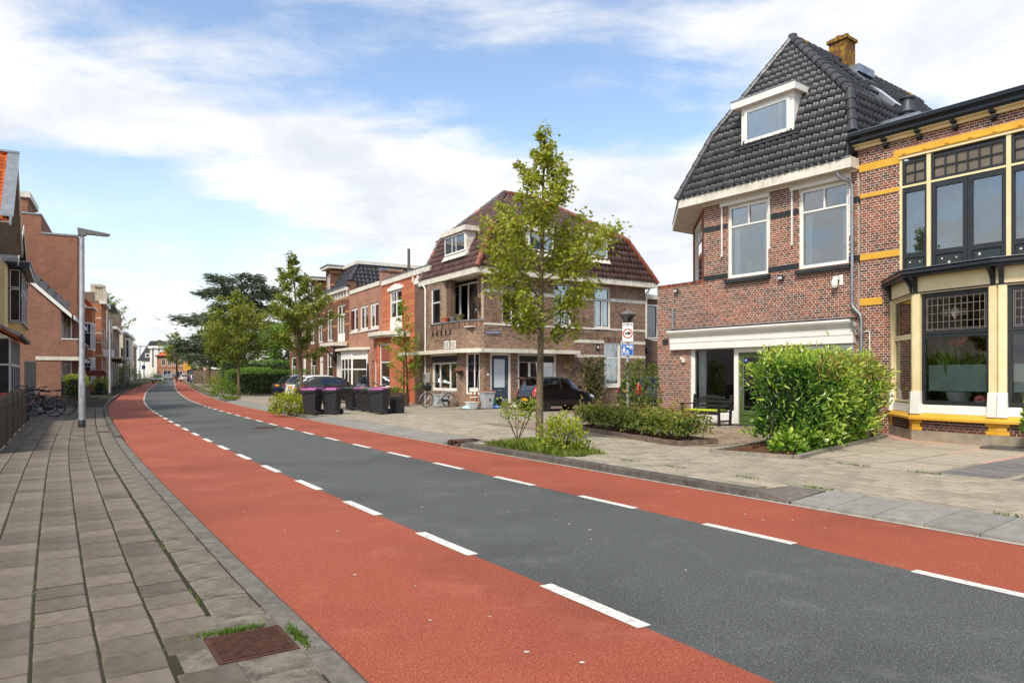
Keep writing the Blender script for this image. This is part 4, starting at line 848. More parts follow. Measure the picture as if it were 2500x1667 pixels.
# upper window unit
BRN = mat('brown_reflecting_pane', S(120, 108, 90), S(104, 94, 78), .25, 2)
def upper_unit(x0, x1, cols, door=False):
 f = MB(); y0, y1 = .03, .12
 f.box(x0, x1, y0, y1, 3.62, 3.98); zt0, zt1, zb0, zb1 = 6.34, 6.96, 4.0, 6.29
 f.box(x0, x0 + .07, y0, y1, zt0, zt1); f.box(x1 - .07, x1, y0, y1, zt0, zt1); f.box(x0 + .07, x1 - .07, y0, y1, zt0, zt0 + .07); f.box(x0 + .07, x1 - .07, y0, y1, zt1 - .07, zt1)
 n = cols; xs = [x0 + .07 + (x1 - x0 - .14) * i / n for i in range(n + 1)]; zm = (zt0 + zt1) / 2
 for q in xs[1:-1]: f.box(q - .016, q + .016, y0 + .01, y1, zt0 + .07, zt1 - .07)
 for a, b in zip(xs, xs[1:]): f.box(a + .016, b - .016, y0 + .01, y1, zm - .016, zm + .016)
 o = f.build('window', BLACKP, N26)
 for a, b in zip(xs, xs[1:]):
  for c, d in ((zt0 + .07, zm - .016), (zm + .016, zt1 - .07)): box_part(o, 'pane', BRN, (a + .004, b - .004, .07, .076, c, d))
 leaves = [(x0, x1)] if not door else [(x0, (x0 + x1) / 2), ((x0 + x1) / 2, x1)]
 for a, b in leaves:
  g = MB(); s = .10 if door else .06
  g.box(a + .004, a + s, y0, y1, zb0, zb1); g.box(b - s, b - .004, y0, y1, zb0, zb1); g.box(a + s, b - s, y0, y1, zb1 - .13, zb1); g.box(a + s, b - s, y0, y1, 4.52, 4.64); g.box(a + s, b - s, y0, y1, zb0, 4.1); g.box(a + s, b - s, y0 + .03, y1, 4.1, 4.52)
  lf = g.build('casement', BLACKP, N26); box_part(lf, 'pane', GLASS, (a + s, b - s, .075, .082, 4.64, zb1 - .13))
  dk = box_part(lf, 'panel', mat('dark_green_panel', S(44, 56, 54), S(36, 46, 45), .5, 3), (a + s + .04, b - s - .04, y0 + .02, y0 + .035, 4.14, 4.48))
  for (px, pz) in ((.2, .8), (.8, .78), (.22, .25), (.78, .3), (.5, .5))[:(5 if door else 4)]:
   if random.random() < .12: continue
   cx, cz = a + s + .04 + (b - a - 2 * s - .08) * px, 4.14 + .34 * pz; r_ = random.uniform(.018, .034)
   MB().add([(cx + r_ * math.cos(t * .9) * random.uniform(.6, 1.2), y0 + .017, cz + r_ * math.sin(t * .9) * random.uniform(.7, 1.3)) for t in range(7)], [(0, 1, 2, 3, 4, 5, 6)]).build('filler_patch', PATCH, lf)
 box_part(o, 'room', DARKIN, (x0, x1, 1.4, 1.42, 3.7, 7.0))
 return o
upper_unit(4.915, 5.50, 2); upper_unit(5.59, 7.19, 6, True); upper_unit(7.28, 7.86, 2)
box_part(N26, 'window_post', CREAM, (4.862, 4.915, .0, .14, 3.62, 7.02), (5.50, 5.59, .0, .14, 3.62, 7.02), (7.19, 7.28, 0, .14, 3.62, 7.02), (7.86, 7.918, 0, .14, 3.62, 7.02)); box_part(N26, 'transom', CREAM, (4.915, 5.50, .015, .14, 6.29, 6.34), (5.59, 7.19, .015, .14, 6.29, 6.34), (7.28, 7.86, .015, .14, 6.29, 6.34))
CURT2 = mat('dim_curtain', S(150, 152, 150), S(128, 130, 128), .9, 2)
box_part(N26, 'inner_curtain', CURT2, (4.9, 7.9, .5, .52, 4.3, 6.9))
# ---- bow window
B = [(4.62, 0.0), (5.75, -1.29), (7.57, -1.61), (9.39, -1.29), (10.5, 0.0)]
def ringpoly(d):     # offset the bow outwards by d
 o = []
 for i, p in enumerate(B):
  ns = []
  for a, b in ((i - 1, i), (i, i + 1)):
   if a < 0 or b >= len(B): continue
   e = Vector((B[b][0] - B[a][0], B[b][1] - B[a][1])); e.normalize(); ns.append(Vector((e.y, -e.x)))
  n_ = sum(ns, Vector((0, 0))); n_.normalize(); k = d / max(.5, n_.dot(ns[0])); o.append((p[0] + n_.x * k, p[1] + n_.y * k))
 o[0] = (o[0][0], 0.0); o[-1] = (o[-1][0], 0.0); return o
def bowband(name, m, d, z0, z1, dz=0.0, bev=0.0):
 P = ringpoly(d); Q = ringpoly(d - dz) if dz else P; n = len(P); mb = MB()
 mb.add([(x, y, z0) for x, y in P] + [(x, y, z1) for x, y in Q], [tuple(range(n))[::-1], tuple(range(n, 2 * n))] + [(i, (i + 1) % n, n + (i + 1) % n, n + i) for i in range(n)])
 return fix_normals(mb.build(name, m, BW, bevel=bev))
BW = N26
PLM = mat('plinth_concrete', S(166, 156, 138), S(140, 132, 116), .95, 5, 8, .6, 70, .2, dirt=S(128, 118, 78), dscale=2.2, damt=.65)
bowband('plinth', PLM, .03, .05, .33)
bowband('brick_base', MO28, -.02, .33, .60)
bowband('sill_course', YELLOW, .10, .58, .63); bowband('sill_slope', YELLOW, .10, .63, .73, .13)
bowband('window_board', WHITE, -.02, .73, .92, .03); bowband('head_board', CREAM, -.005, 3.45, 3.84); bowband('head_bead', BLACKP, .012, 3.47, 3.50)
bowband('cornice', BLACKP, .22, 3.84, 3.90); bowband('cornice', BLACKG, .30, 3.90, 4.0, .03); bowband('cornice_capping', ZINC, .31, 4.0, 4.012)
for i in range(4):
 a, b = Vector((*B[i], 0)), Vector((*B[i + 1], 0)); d = b - a; l = d.length; T = xf(math.atan2(d.y, d.x), (a.x, a.y)); hol = []
 n_ = -0.025
 brick_cells_ = brick_cells(.12, l - .12, .335, .58, [], .06, .22)
 bb = MB()
 for (p, q, c, e, f_, h_) in brick_cells_: bb.hexa([T(v) for v in ((p, -.012 + .02, c), (q, -.012 + .02, c), (q, .06, c), (p, .06, c), (p, -.012 + .02, e), (q, -.012 + .02, e), (q, .06, e), (p, .06, e))], random.random())
 bb.build('brick', mat('dark_red_brick', S(100, 66, 56), None, .9, 25, 6, .3, 90, .2, cols=[S(78, 54, 50), S(98, 62, 52), S(120, 70, 54)]), BW, kind='stuff')
 for x in (0.0, l - .22):
  q = MB()
  for k, (wd, z0) in enumerate(((.22, .335), (.17, .42), (.22, .50))):
   xa = 0.0 if x == 0 else l - wd; q.hexa([T(v) for v in ((xa, -.014, z0), (xa + wd, -.014, z0), (xa + wd, .05, z0), (xa, .05, z0), (xa, -.014, z0 + .08), (xa + wd, -.014, z0 + .08), (xa + wd, .05, z0 + .08), (xa, .05, z0 + .08))])
  q.build('quoin', YELLOW, BW)
 pw = .15 if i in (1, 2) else .10
 for xa in (.02, l - pw - .02):
  ps = MB(); ps.hexa([T(v) for v in ((xa, .0, .92), (xa + pw, .0, .92), (xa + pw, .16, .92), (xa, .16, .92), (xa, .0, 3.45), (xa + pw, .0, 3.45), (xa + pw, .16, 3.45), (xa, .16, 3.45))])
  ps.build('post', CREAM, BW)
 for xa in (.0, l - pw - .04):
  pb = MB(); pb.hexa([T(v) for v in ((xa, -.06, .70), (xa + pw + .04, -.06, .70), (xa + pw + .04, .1, .70), (xa, .1, .70), (xa + .01, -.03, 1.22), (xa + pw + .03, -.03, 1.22), (xa + pw + .03, .1, 1.22), (xa + .01, .1, 1.22))])
  pb.build('post_base', WHITE, BW, bevel=.01)
 for xa in (.03, l - .12):   # brackets under the cornice
  k = MB(); pr = [(-.0, 3.50), (-.03, 3.50), (-.05, 3.62), (-.12, 3.75), (-.20, 3.80), (-.20, 3.84), (0, 3.84)]; k.prism([T((xa, y_, z_)) for y_, z_ in pr], Vector(T((.09, 0, 0))) - Vector(T((0, 0, 0)))); fix_normals(k.build('bracket', BLACKP, BW))
 fx0, fx1 = pw + .03, l - pw - .03; dark = i in (1, 2); FM = BLACKP if dark else CREAM
 w = window(BW, fx0, fx1, .95, 2.50, None, rec=.06, fw_=.07 if dark else .05, fm=FM, T=T, simple=True, gm=CLEAR)
 w2 = window(BW, fx0, fx1, 2.51, 3.44, None, rec=.06, fw_=.07 if dark else .05, fm=FM, T=T, simple=True, gm=glassmat('leaded_glass', (.42, .32, .18), .02, .8) if 'leaded_glass' not in MATS else MATS['leaded_glass'])
 if dark:
  L_ = MB(); za, zb, xa, xb = 2.60, 3.35, fx0 + .09, fx1 - .09; yl = .085
  def bar(x0, x1, z0, z1): L_.hexa([T(v) for v in ((x0, yl, z0), (x1, yl, z0), (x1, yl + .012, z0), (x0, yl + .012, z0), (x0, yl, z1), (x1, yl, z1), (x1, yl + .012, z1), (x0, yl + .012, z1))])
  t = .005; nx = 10
  for k in range(nx + 1): x = xa + (xb - xa) * k / nx; bar(x - t, x + t, za, zb)
  for k in range(5): z = za + (zb - za) * k / 4; bar(xa, xb, z - t, z + t)
  for e_ in (.03,): bar(xa + e_ - t, xa + e_ + t, za, zb); bar(xb - e_ - t, xb - e_ + t, za, zb); bar(xa, xb, za + e_ - t, za + e_ + t); bar(xa, xb, zb - e_ - t, zb - e_ + t)
  cx, cz = (xa + xb) / 2, (za + zb) / 2
  for k in range(4): bar(cx - .28, cx + .28, cz - .06 + k * .04 - .004, cz - .06 + k * .04 + .004)
  for sx in (-1, 1):
   for sz in (-1, 1):
    for (p, q) in (((0, .14), (.075, 0)), ((0, .07), (.0375, 0))):
     L_.cyl(T((cx + sx * p[0], yl - .002, cz + sz * p[1])), T((cx + sx * q[0], yl - .002, cz + sz * q[1])), .006, None, 5)
  L_.build('leading', mat('lead_came', S(150, 140, 136), S(120, 112, 108), .5, 6, metal=.3), w2)
  bl = MB()
  for k in range(14): z = 1.26 + k * .040; bl.hexa([T(v) for v in ((fx0 + .08, .19, z), (fx1 - .08, .19, z), (fx1 - .08, .205, z + .02), (fx0 + .08, .205, z + .02), (fx0 + .08, .19, z + .04), (fx1 - .08, .19, z + .04), (fx1 - .08, .205, z + .04), (fx0 + .08, .205, z + .04))])
  bl.hexa([T(v) for v in ((fx0 + .08, .18, 1.235), (fx1 - .08, .18, 1.235), (fx1 - .08, .21, 1.235), (fx0 + .08, .21, 1.235), (fx0 + .08, .18, 1.26), (fx1 - .08, .18, 1.26), (fx1 - .08, .21, 1.26), (fx0 + .08, .21, 1.26))]); bl.build('blind', BLIND, w)
# room behind the bow, floor board and contents
rm = MB(); rm.add([(4.6, 0.02, .9), (10.5, .02, .9), (10.5, 3.5, .9), (4.6, 3.5, .9), (4.6, .02, 3.5), (10.5, .02, 3.5), (10.5, 3.5, 3.5), (4.6, 3.5, 3.5)], [(4, 7, 6, 5), (1, 5, 6, 2), (2, 6, 7, 3), (3, 7, 4, 0), (0, 1, 2, 3)]); rm.build('room', mat('brown_room', S(84, 64, 46), S(66, 50, 38), .9, 2), N26)
bowband('ceiling', WHITE2, -.12, 3.40, 3.44); bowband('window_seat', WHITE, -.12, .86, .90)
# ---------------------------------------------------------------- brown brick corner house across the side street
BRROT = math.atan2(0.535, 0.845); BO = Vector((-0.57, 33.8, 0)); BA = Vector((.845, .535, 0)); BI = Vector((-.535, .845, 0))
def bw(x, y, z=0.0): return tuple(BO + BA * x + BI * y + Vector((0, 0, z)))
Bn = empty('brown_corner_house', BO, BRROT, 'brown brick corner house with glazed brown mansard roof and open balcony', 'house')
BRF = brickmat('brown_brick_far', (S(112, 86, 72), S(88, 70, 62)), S(150, 132, 114))
hR = [(-.54, .60, .0, 2.69), (1.0, 3.29, .93, 2.69), (.11, 1.23, 4.08, 6.24), (5.72, 6.79, 4.10, 6.24), (6.37, 7.49, 1.09, 3.37), (3.15, 4.2, 4.10, 6.24)]
brick_wall(Bn, -.9, 9.26, .1, 6.42, hR, BRBR, MOBR, nsing=200)
TL_ = xf(R(-90), (-1.45, 4.98)); TCH = xf(math.atan2(-1.15, .55), (-1.45, 1.15)); LCH = math.hypot(1.15, .55)
# left face: x' from 0 (far end) to 3.83 (chamfer)
brick_wall(Bn, 0, 3.83, .1, 4.2, [(.66, 3.35, .88, 2.69)], BRBR, MOBR, 'left_wall', TL_)
brick_wall(Bn, 0, 1.75, 4.2, 6.42, [(.50, 1.52, 4.22, 6.1)], BRBR, MOBR, 'left_wall', TL_)
brick_wall(Bn, 0, LCH, .1, 4.2, [(.25, 1.05, .75, 2.69)], BRBR, MOBR, 'chamfer_wall', TCH)
window(Bn, .25, 1.05, .75, 2.69, [(.75, 2.69, [.72])], rec=.05, fw_=.07, T=TCH, curtain=(CURTB, [(.35, .68, .85, 2.6)]))
window(Bn, .50, 1.52, 4.22, 6.1, [(4.22, 5.35, []), (5.35, 6.1, [])], rec=.06, fw_=.08, T=TL_, inner=mat('navy_paint', S(44, 56, 78), S(36, 46, 66), .45), iw=.04)
window(Bn, .66, 3.35, .88, 2.69, [(.88, 2.25, [1.45, 2.55]), (2.25, 2.69, [])], rec=.05, fw_=.12, T=TL_, mull=.09, curtain=(CURT, [(.9, 1.2, 1.0, 2.2), (2.9, 3.2, 1.0, 2.2)]))
box_part(Bn, 'sun_screen', SCREEN, (-1.47, -1.44, 1.66, 4.30, 2.28, 2.62)); box_part(Bn, 'screen_box', WHITE2, (-1.56, -1.452, 1.6, 4.36, 2.60, 2.69))
# loggia behind the balcony parapet
brick_wall(Bn, 0, 1.0, 4.2, 6.42, [], BRBR, MOBR, 'corner_pier', xf(R(-35), (-.92, .55)))
box_part(Bn, 'loggia_wall', BRF, (-1.20, -.95, 2.75, 3.25, 4.2, 6.42), (-.55, -.35, .4, 1.1, 4.2, 6.42), (-.55, -.35, 3.9, 4.9, 4.2, 6.42), (-1.44, -.3, 4.75, 4.95, 4.2, 6.42)); box_part(Bn, 'loggia_floor', WHITE2, (-1.40, -.3, .4, 4.8, 3.9, 3.95)); box_part(Bn, 'white_band', WHITE, (-.57, -.54, 3.92, 4.7, 5.51, 5.68))
NAVY = MATS['navy_paint']
TLG = xf(R(-90), (-.55, 3.9))
window(Bn, 0, .85, 3.95, 6.2, [(3.95, 5.75, []), (5.75, 6.2, [])], rec=.0, fw_=.06, T=TLG, inner=NAVY, iw=.07); window(Bn, .87, 2.8, 3.95, 6.2, [(3.95, 6.2, [1.75])], rec=.0, fw_=.06, T=TLG, curtain=(CURT, [(.95, 1.7, 4.05, 6.1), (1.82, 2.74, 4.05, 6.1)]))
for T_, L_ in ((TL_, 3.83), (TCH, LCH)):
 s0 = .45 if T_ is TL_ else 0.0; m = MB(); m.hexa([T_(p) for p in ((s0, -.05, 4.2), (L_, -.05, 4.2), (L_, .28, 4.2), (s0, .28, 4.2), (s0, -.05, 4.27), (L_, -.05, 4.27), (L_, .28, 4.27), (s0, .28, 4.27))]); m.build('parapet_cap', ZINC, Bn)
 m = MB(); n_ = int((L_ - s0) / .075)
 for i in range(n_): a = s0 + i * .075; m.hexa([T_(p) for p in ((a, -.02, 3.93), (a + .062, -.02, 3.93), (a + .062, .02, 3.93), (a, .02, 3.93), (a, -.02, 4.195), (a + .062, -.02, 4.195), (a + .062, .02, 4.195), (a, .02, 4.195))], random.random())
 m.build('soldier_course', BRBR, Bn, kind='stuff')
for i in range(5):
 x = .75 + i * .48; m = MB()
 m.prism([TL_((x + p, -.024, 3.62 + q)) for p, q in ((-.06, 0), (.06, 0), (.06, .16), (.1, .2), (.05, .22), (0, .3), (-.05, .22), (-.1, .2), (-.06, .16))], Vector(TL_((0, .03, 0))) - Vector(TL_((0, 0, 0)))); m.build('vent_opening', BLACKG, Bn)
for x in (2.05, 2.75):
 v = MB(); v.hexa([TL_(p) for p in ((x, -.035, 2.95), (x + .5, -.035, 2.95), (x + .5, 0, 2.95), (x, 0, 2.95), (x, -.035, 3.32), (x + .5, -.035, 3.32), (x + .5, 0, 3.32), (x, 0, 3.32))]); vo = v.build('vent_grille', WHITE, Bn)
 for k in range(3):
  for xx in (x + .05, x + .28): q = MB(); q.hexa([TL_(p) for p in ((xx, -.04, 3.0 + k * .1), (xx + .17, -.04, 3.0 + k * .1), (xx + .17, -.03, 3.0 + k * .1), (xx, -.03, 3.0 + k * .1), (xx, -.04, 3.05 + k * .1), (xx + .17, -.04, 3.05 + k * .1), (xx + .17, -.03, 3.05 + k * .1), (xx, -.03, 3.05 + k * .1))]); q.build('slot', BLACKP, vo)
# white bands on the right face
for a, b, c, d in ((-.9, .11, 5.51, 5.68), (1.23, 3.15, 5.51, 5.68), (4.2, 5.72, 5.51, 5.68), (6.79, 9.26, 5.51, 5.68), (-.9, .11, 4.0, 4.1), (1.23, 3.15, 4.0, 4.1), (4.2, 5.72, 4.0, 4.1), (6.79, 9.26, 4.0, 4.1), (4.42, 6.37, 3.30, 3.46), (7.49, 9.26, 3.30, 3.46), (4.42, 6.37, 2.55, 2.69), (7.49, 9.26, 2.55, 2.69)):
 box_part(Bn, 'white_band', WHITE2, (a, b, -.022, .05, c, d))
m = MB()
for i in range(14): a = 6.33 + i * .086; m.hexa([(a + (i - 7) * -.004, -.018, 3.38), (a + .074 + (i - 7) * -.004, -.018, 3.38), (a + .074, .02, 3.38), (a, .02, 3.38), (a + (i - 7) * .008, -.018, 3.62), (a + .074 + (i - 7) * .008, -.018, 3.62), (a + .074 + (i - 7) * .008, .02, 3.62), (a + (i - 7) * .008, .02, 3.62)], random.random())
m.build('flat_arch', BRBR, Bn, kind='stuff')
for a, b, c, d in ((.11, 1.23, 4.08, 6.24), (5.72, 6.79, 4.10, 6.24), (3.15, 4.2, 4.10, 6.24)):
 window(Bn, a, b, c, d, [(c, 5.56, [(a + b) / 2]), (5.56, d, [])], rec=.05, fw_=.085, sill=(.04, .08, .05), inner=NAVY if a < 6 else None, iw=.03, curtain=(CURT, [(b - .35, b - .1, c + .1, 5.5)]))
window(Bn, 6.37, 7.49, 1.09, 3.37, [(1.09, 2.56, []), (2.56, 3.37, [])], rec=.05, fw_=.12, sill=(.05, .1, .07), curtain=(CURT, [(6.5, 7.36, 1.2, 2.5), (6.5, 7.36, 2.6, 2.95)]))
window(Bn, 1.0, 3.29, .93, 2.69, [(.93, 2.30, [1.72]), (2.30, 2.69, [])], rec=.05, fw_=.12, sill=(.04, .08, .06), mull=.10); box_part(Bn, 'sun_screen', SCREEN, (1.12, 3.17, .03, .05, 2.27, 2.58))
box_part(Bn, 'notice', WHITE2, (2.25, 2.42, .10, .104, 1.55, 1.85)); box_part(Bn, 'notice_print', BLACKP, (2.28, 2.39, .094, .099, 1.62, 1.78))
# door with steps
SLATE = mat('slate_blue_paint', S(58, 76, 92), S(50, 66, 82), .45, 2)
box_part(Bn, 'door_frame', WHITE, (-.54, -.45, .02, .2, .3, 2.69), (.50, .60, .02, .2, .3, 2.69), (-.45, .50, .02, .2, 2.58, 2.69))
dB = box_part(Bn, 'door', SLATE, (-.45, .50, .07, .13, .36, 1.05), (-.45, -.30, .07, .13, 1.05, 2.58), (.32, .50, .07, .13, 1.05, 2.58), (-.30, .32, .07, .13, 2.40, 2.58))
box_part(dB, 'frosted_pane', mat('frosted_glass', S(206, 214, 218), S(196, 204, 210), .5, 2), (-.30, .32, .09, .10, 1.05, 2.40)); box_part(dB, 'panel', SLATE, (-.36, .40, .055, .07, .46, .72), bevel=.008); box_part(dB, 'letter_slot', STEEL, (-.12, .14, .055, .07, .88, .94)); MB().tube([(.42, .07, 1.32), (.42, .02, 1.32), (.30, .02, 1.32)], .012, 8).build('handle', STEEL, dB); box_part(dB, 'lock_plate', STEEL, (.395, .445, .06, .07, 1.15, 1.42))
box_part(Bn, 'number_plate', WHITE, (-.72, -.62, -.025, -.008, 1.62, 1.72))
STEPM = mat('step_stone', S(170, 160, 142), S(146, 138, 122), .9, 6, 8, .4, 80)
box_part(Bn, 'step', STEPM, (-.62, .68, -.32, .1, .1, .34), bevel=.012); box_part(Bn, 'step', STEPM, (-.75, 3.2, -.75, -.32, .1, .22), bevel=.012); box_part(Bn, 'step', STEPM, (-2.6, -.75, -.7, -.1, .1, .18), bevel=.012)
# canopy slab wrapping the corner
P = [(4.41, -.52), (-1.35, -.52), (-2.0, .85), (-2.0, 7.6), (-1.45, 7.6), (-1.45, 1.15), (-.9, 0.0), (4.41, 0.0)]
fix_normals(MB().prism([(x, y, 2.69) for x, y in P], (0, 0, .18)).build('canopy', WHITE2, Bn)); box_part(Bn, 'canopy_post', BLACKP, (-1.7, -1.64, 7.4, 7.46, .1, 2.69))
# eaves
ev = [(9.75, -.45), (-1.5, -.45), (-1.5, 5.9)]; inn = [(9.75, -.40), (-1.45, -.40), (-1.45, 5.9)]; z0, z1 = 6.36, 6.66; m = MB()
m.add([(x, y, z0) for x, y in ev] + [(x, y, z1) for x, y in ev] + [(x, y, z0) for x, y in inn] + [(x, y, z1) for x, y in inn], [(0, 1, 4, 3), (1, 2, 5, 4), (7, 6, 9, 10), (8, 7, 10, 11), (3, 4, 10, 9), (4, 5, 11, 10), (1, 0, 6, 7), (2, 1, 7, 8), (0, 3, 9, 6), (2, 8, 11, 5)]); fix_normals(m.build('fascia', WHITE2, Bn))
MB().prism([(9.75, -.40, 6.38), (9.75, 3, 6.38), (-.2, 3, 6.38), (-.2, 5.9, 6.38), (-1.45, 5.9, 6.38), (-1.45, -.40, 6.38)], (0, 0, .03)).build('soffit', WHITE2, Bn)
box_part(Bn, 'gutter_edge', ZINC, (-1.52, 9.77, -.47, -.43, 6.66, 6.68), (-1.52, -1.48, -.43, 5.9, 6.66, 6.68))
# roof
E0, E1, E3 = Vector((-1.5, -.45, 6.64)), Vector((9.75, -.45, 6.64)), Vector((-1.5, 5.7, 6.64)); K0, K1, K3 = Vector((-.35, .15, 8.9)), Vector((8.1, .15, 8.9)), Vector((-.35, 5.5, 8.9)); A0, A1 = Vector((2.2, 3.2, 11.3)), Vector((4.2, 3.2, 11.3))
rb = face_tiles(Bn, [E0, E1, K1, K0], BTILE, nsing=170, tw=.26, tl=.33)
face_tiles(Bn, [E3, E0, K0, K3], BTILE, base=rb, nsing=130, tw=.26, tl=.33); MB().prism([E3, E0, K0, K3], (.08, 0, -.04)).build('roof_deck', BTILE, rb)
face_tiles(Bn, [K0, K1, A1, A0], BTILE, base=rb, tw=.26, tl=.33); MB().prism([K0, K1, A1, A0], (0, .06, -.08)).build('roof_deck', BTILE, rb)
face_tiles(Bn, [K3, K0, A0], BTILE, base=rb, tw=.26, tl=.33); MB().prism([K3, K0, A0], (.06, 0, -.08)).build('roof_deck', BTILE, rb)
MB().add([E1, (9.75, 7, 6.64), (8.1, 6.3, 8.9), K1, A1, A0, K3, E3, (-.35, 6.3, 8.9)], [(0, 1, 2, 3), (3, 2, 4), (2, 8, 5, 4), (8, 6, 5)]).build('roof_slope', BTILE, Bn)
for a, b, c in ((E0, K0, RTILE), (K0, A0, BTILE), (A0, A1, RTILE), (A1, K1, RTILE), (K1, E1, RTILE), (K3, A0, DTILE), (E3, K3, BTILE)): ridge(Bn, rb, a, b, c, .13, .36, 'ridge_tile', RTILE, .25)
# dormers
def dormer(root, T, x0, x1, z0, z1, rows, dep_, sm=None):
 d = MB(); d.hexa([T(p) for p in ((x0, 0, z0), (x1, 0, z0), (x1, dep_, z0), (x0, dep_, z0), (x0, 0, z1), (x1, 0, z1), (x1, dep_, z1), (x0, dep_, z1))]); o = d.build('dormer', WHITE2, root)
 d = MB(); d.hexa([T(p) for p in ((x0 - .14, -.16, z1), (x1 + .14, -.16, z1), (x1 + .14, dep_, z1), (x0 - .14, dep_, z1), (x0 - .14, -.16, z1 + .24), (x1 + .14, -.16, z1 + .24), (x1 + .14, dep_, z1 + .24), (x0 - .14, dep_, z1 + .24))]); d.build('dormer_roof', WHITE2, o)
 window(root, x0 + .08, x1 - .08, z0 + .1, z1 - .05, rows, y=0, rec=-.05, fw_=.07, dep=.048, T=T, inner=sm, simple=True, gm=GLASS)
 d = MB(); d.hexa([T(p) for p in ((x0 + .1, -.003, z0 + .12), (x1 - .1, -.003, z0 + .12), (x1 - .1, -.001, z0 + .12), (x0 + .1, -.001, z0 + .12), (x0 + .1, -.003, z1 - .07), (x1 - .1, -.003, z1 - .07), (x1 - .1, -.001, z1 - .07), (x0 + .1, -.001, z1 - .07))]); d.build('blind', CURT2, o)
 d = MB(); d.hexa([T(p) for p in ((x0 - .1, -.12, z0 - .2), (x1 + .1, -.12, z0 - .2), (x1 + .1, .2, z0), (x0 - .1, .2, z0), (x0 - .1, -.16, z0 - .18), (x1 + .1, -.16, z0 - .18), (x1 + .1, .0, z0 + .06), (x0 - .1, 0, z0 + .06))]); d.build('dormer_flashing', WHITE2, o)
 return o
dormer(Bn, xf(R(-90), (-1.15, 3.5)), 0, 2.3, 7.55, 8.6, [(7.65, 8.55, [.88, 1.3])], 1.2, NAVY); dormer(Bn, xf(0, (0, -.2)), 1.4, 3.0, 7.6, 8.62, [(7.7, 8.57, [2.2])], .7, NAVY); dormer(Bn, xf(0, (0, -.2)), 4.95, 6.45, 7.6, 8.62, [(7.7, 8.57, [5.55])], .7, None)
# pipes, rear wing
pipe(Bn, [(9.3, -.38, 6.4), (9.3, -.2, 6.2), (9.3, -.05, 6.1), (9.3, -.05, 3.65), (9.9, -.05, 3.55), (10.4, -.05, 3.55)], .05, WHITE2); pipe(Bn, [(-1.5, 5.4, 6.4), (-1.5, 5.15, 6.25), (-1.5, 5.05, 6.1), (-1.5, 5.05, .1)], .05, WHITE2)
box_part(Bn, 'rear_wing', BRF, (9.26, 13.5, .7, 4.0, .1, 5.9)); box_part(Bn, 'rear_wing_roof', WHITE2, (9.2, 13.6, .55, 4.1, 5.9, 6.15)); window(Bn, 9.8, 10.8, 3.7, 5.6, None, y=.69, rec=-.05, fw_=.08, inner=NAVY, simple=False, room=.001)
MB().tube([(10.2, 1.2, 6.15), (10.2, 1.2, 7.35)], .025, 6).tube([(10.2, 1.2, 6.9), (8.9, 1.2, 6.95)], .02, 6).tube([(11.0, 1.6, 6.15), (11.0, 1.6, 6.7)], .02, 6).build('roof_railing', mat('dark_blue_metal', S(40, 48, 62), None, .5), Bn)
box_part(Bn, 'core_wall', BRF, (-.3, 9.0, .5, 6.8, .1, 6.36)) if False else None
box_part(Bn, 'rear_wall', BRF, (-1.3, 9.2, 6.6, 6.8, .1, 6.5), (9.02, 9.24, .25, 6.6, .1, 6.4), (-1.4, -1.2, 4.99, 6.6, .1, 6.4))
# street name sign
box_part(Bn, 'street_sign', mat('sign_navy', S(30, 44, 92), None, .4), (-.80, .02, -.045, -.012, 3.56, 3.74)); text('street_lettering', 'BISSCHOPSTRAAT', .115, WHITE, Bn, (-.39, -.047, 3.648), sx=.82)
box_part(Bn, 'sign_border', WHITE, (-.80, .02, -.047, -.045, 3.56, 3.565), (-.80, .02, -.047, -.045, 3.735, 3.74), (-.80, -.795, -.047, -.045, 3.565, 3.735), (.015, .02, -.047, -.045, 3.565, 3.735))
# letter box, wall lamps, little sign
lb = box_part(Bn, 'letter_box', mat('grey_letter_box', S(176, 178, 172), S(160, 162, 156), .5), (-1.72, -1.47, 4.5, 4.85, 1.25, 1.75), bevel=.02); box_part(lb, 'flap', STEEL, (-1.73, -1.72, 4.55, 4.8, 1.5, 1.66))
box_part(Bn, 'wall_light', WHITE2, (-1.2, -.95, -.08, .0, 2.40, 2.62), bevel=.02) if False else None
sg = box_part(Bn, 'wall_plaque', BLACKP, (5.85, 6.05, -.03, -.01, 2.95, 3.25)); MB().lathe([(0, -.035), (.06, -.035), (.06, -.03), (0, -.03)], (5.95, 0, 3.1), 12, axis='Y').build('plaque_mark', WHITE, sg)
bl_ = MB().lathe([(0, -.3), (.14, -.28), (.16, -.2), (.12, .0), (0, .0)], (9.9, .7, 3.0), 12, axis='Y').build('wall_lamp', BLACKG, Bn)
# ---------------------------------------------------------------- row of houses beyond the brown one (frame: x negative going away)
QO = Vector((-4.45, 37.5, 0)); QROT = math.atan2(-.8634, .5045)
def qw(x, y, z=0.0):
 return tuple(QO + Vector((.5045, -.8634, 0)) * x + Vector((.8634, .5045, 0)) * y + Vector((0, 0, z)))
def wallbox(root, x0, x1, z0, z1, holes, m, y=0.0, thick=.25, name='wall', T=None):
 T = T or (lambda p: p); mb = MB()
 for a, b, c, d in rects_minus(x0, x1, z0, z1, holes): mb.hexa([T(p) for p in ((a, y, c), (b, y, c), (b, y + thick, c), (a, y + thick, c), (a, y, d), (b, y, d), (b, y + thick, d), (a, y + thick, d))])
 return mb.build(name, m, root)
ORB = brickmat('orange_brick', (S(196, 96, 58), S(176, 82, 50)), S(196, 170, 146)); PKB = brickmat('pink_brick', (S(176, 124, 100), S(152, 102, 82)), S(190, 168, 150)); DKB = brickmat('dark_red_brick_far', (S(124, 78, 62), S(100, 64, 54)), S(140, 116, 100))
OCHRE = mat('ochre_band', S(208, 146, 90), S(192, 130, 76), .8, 6)
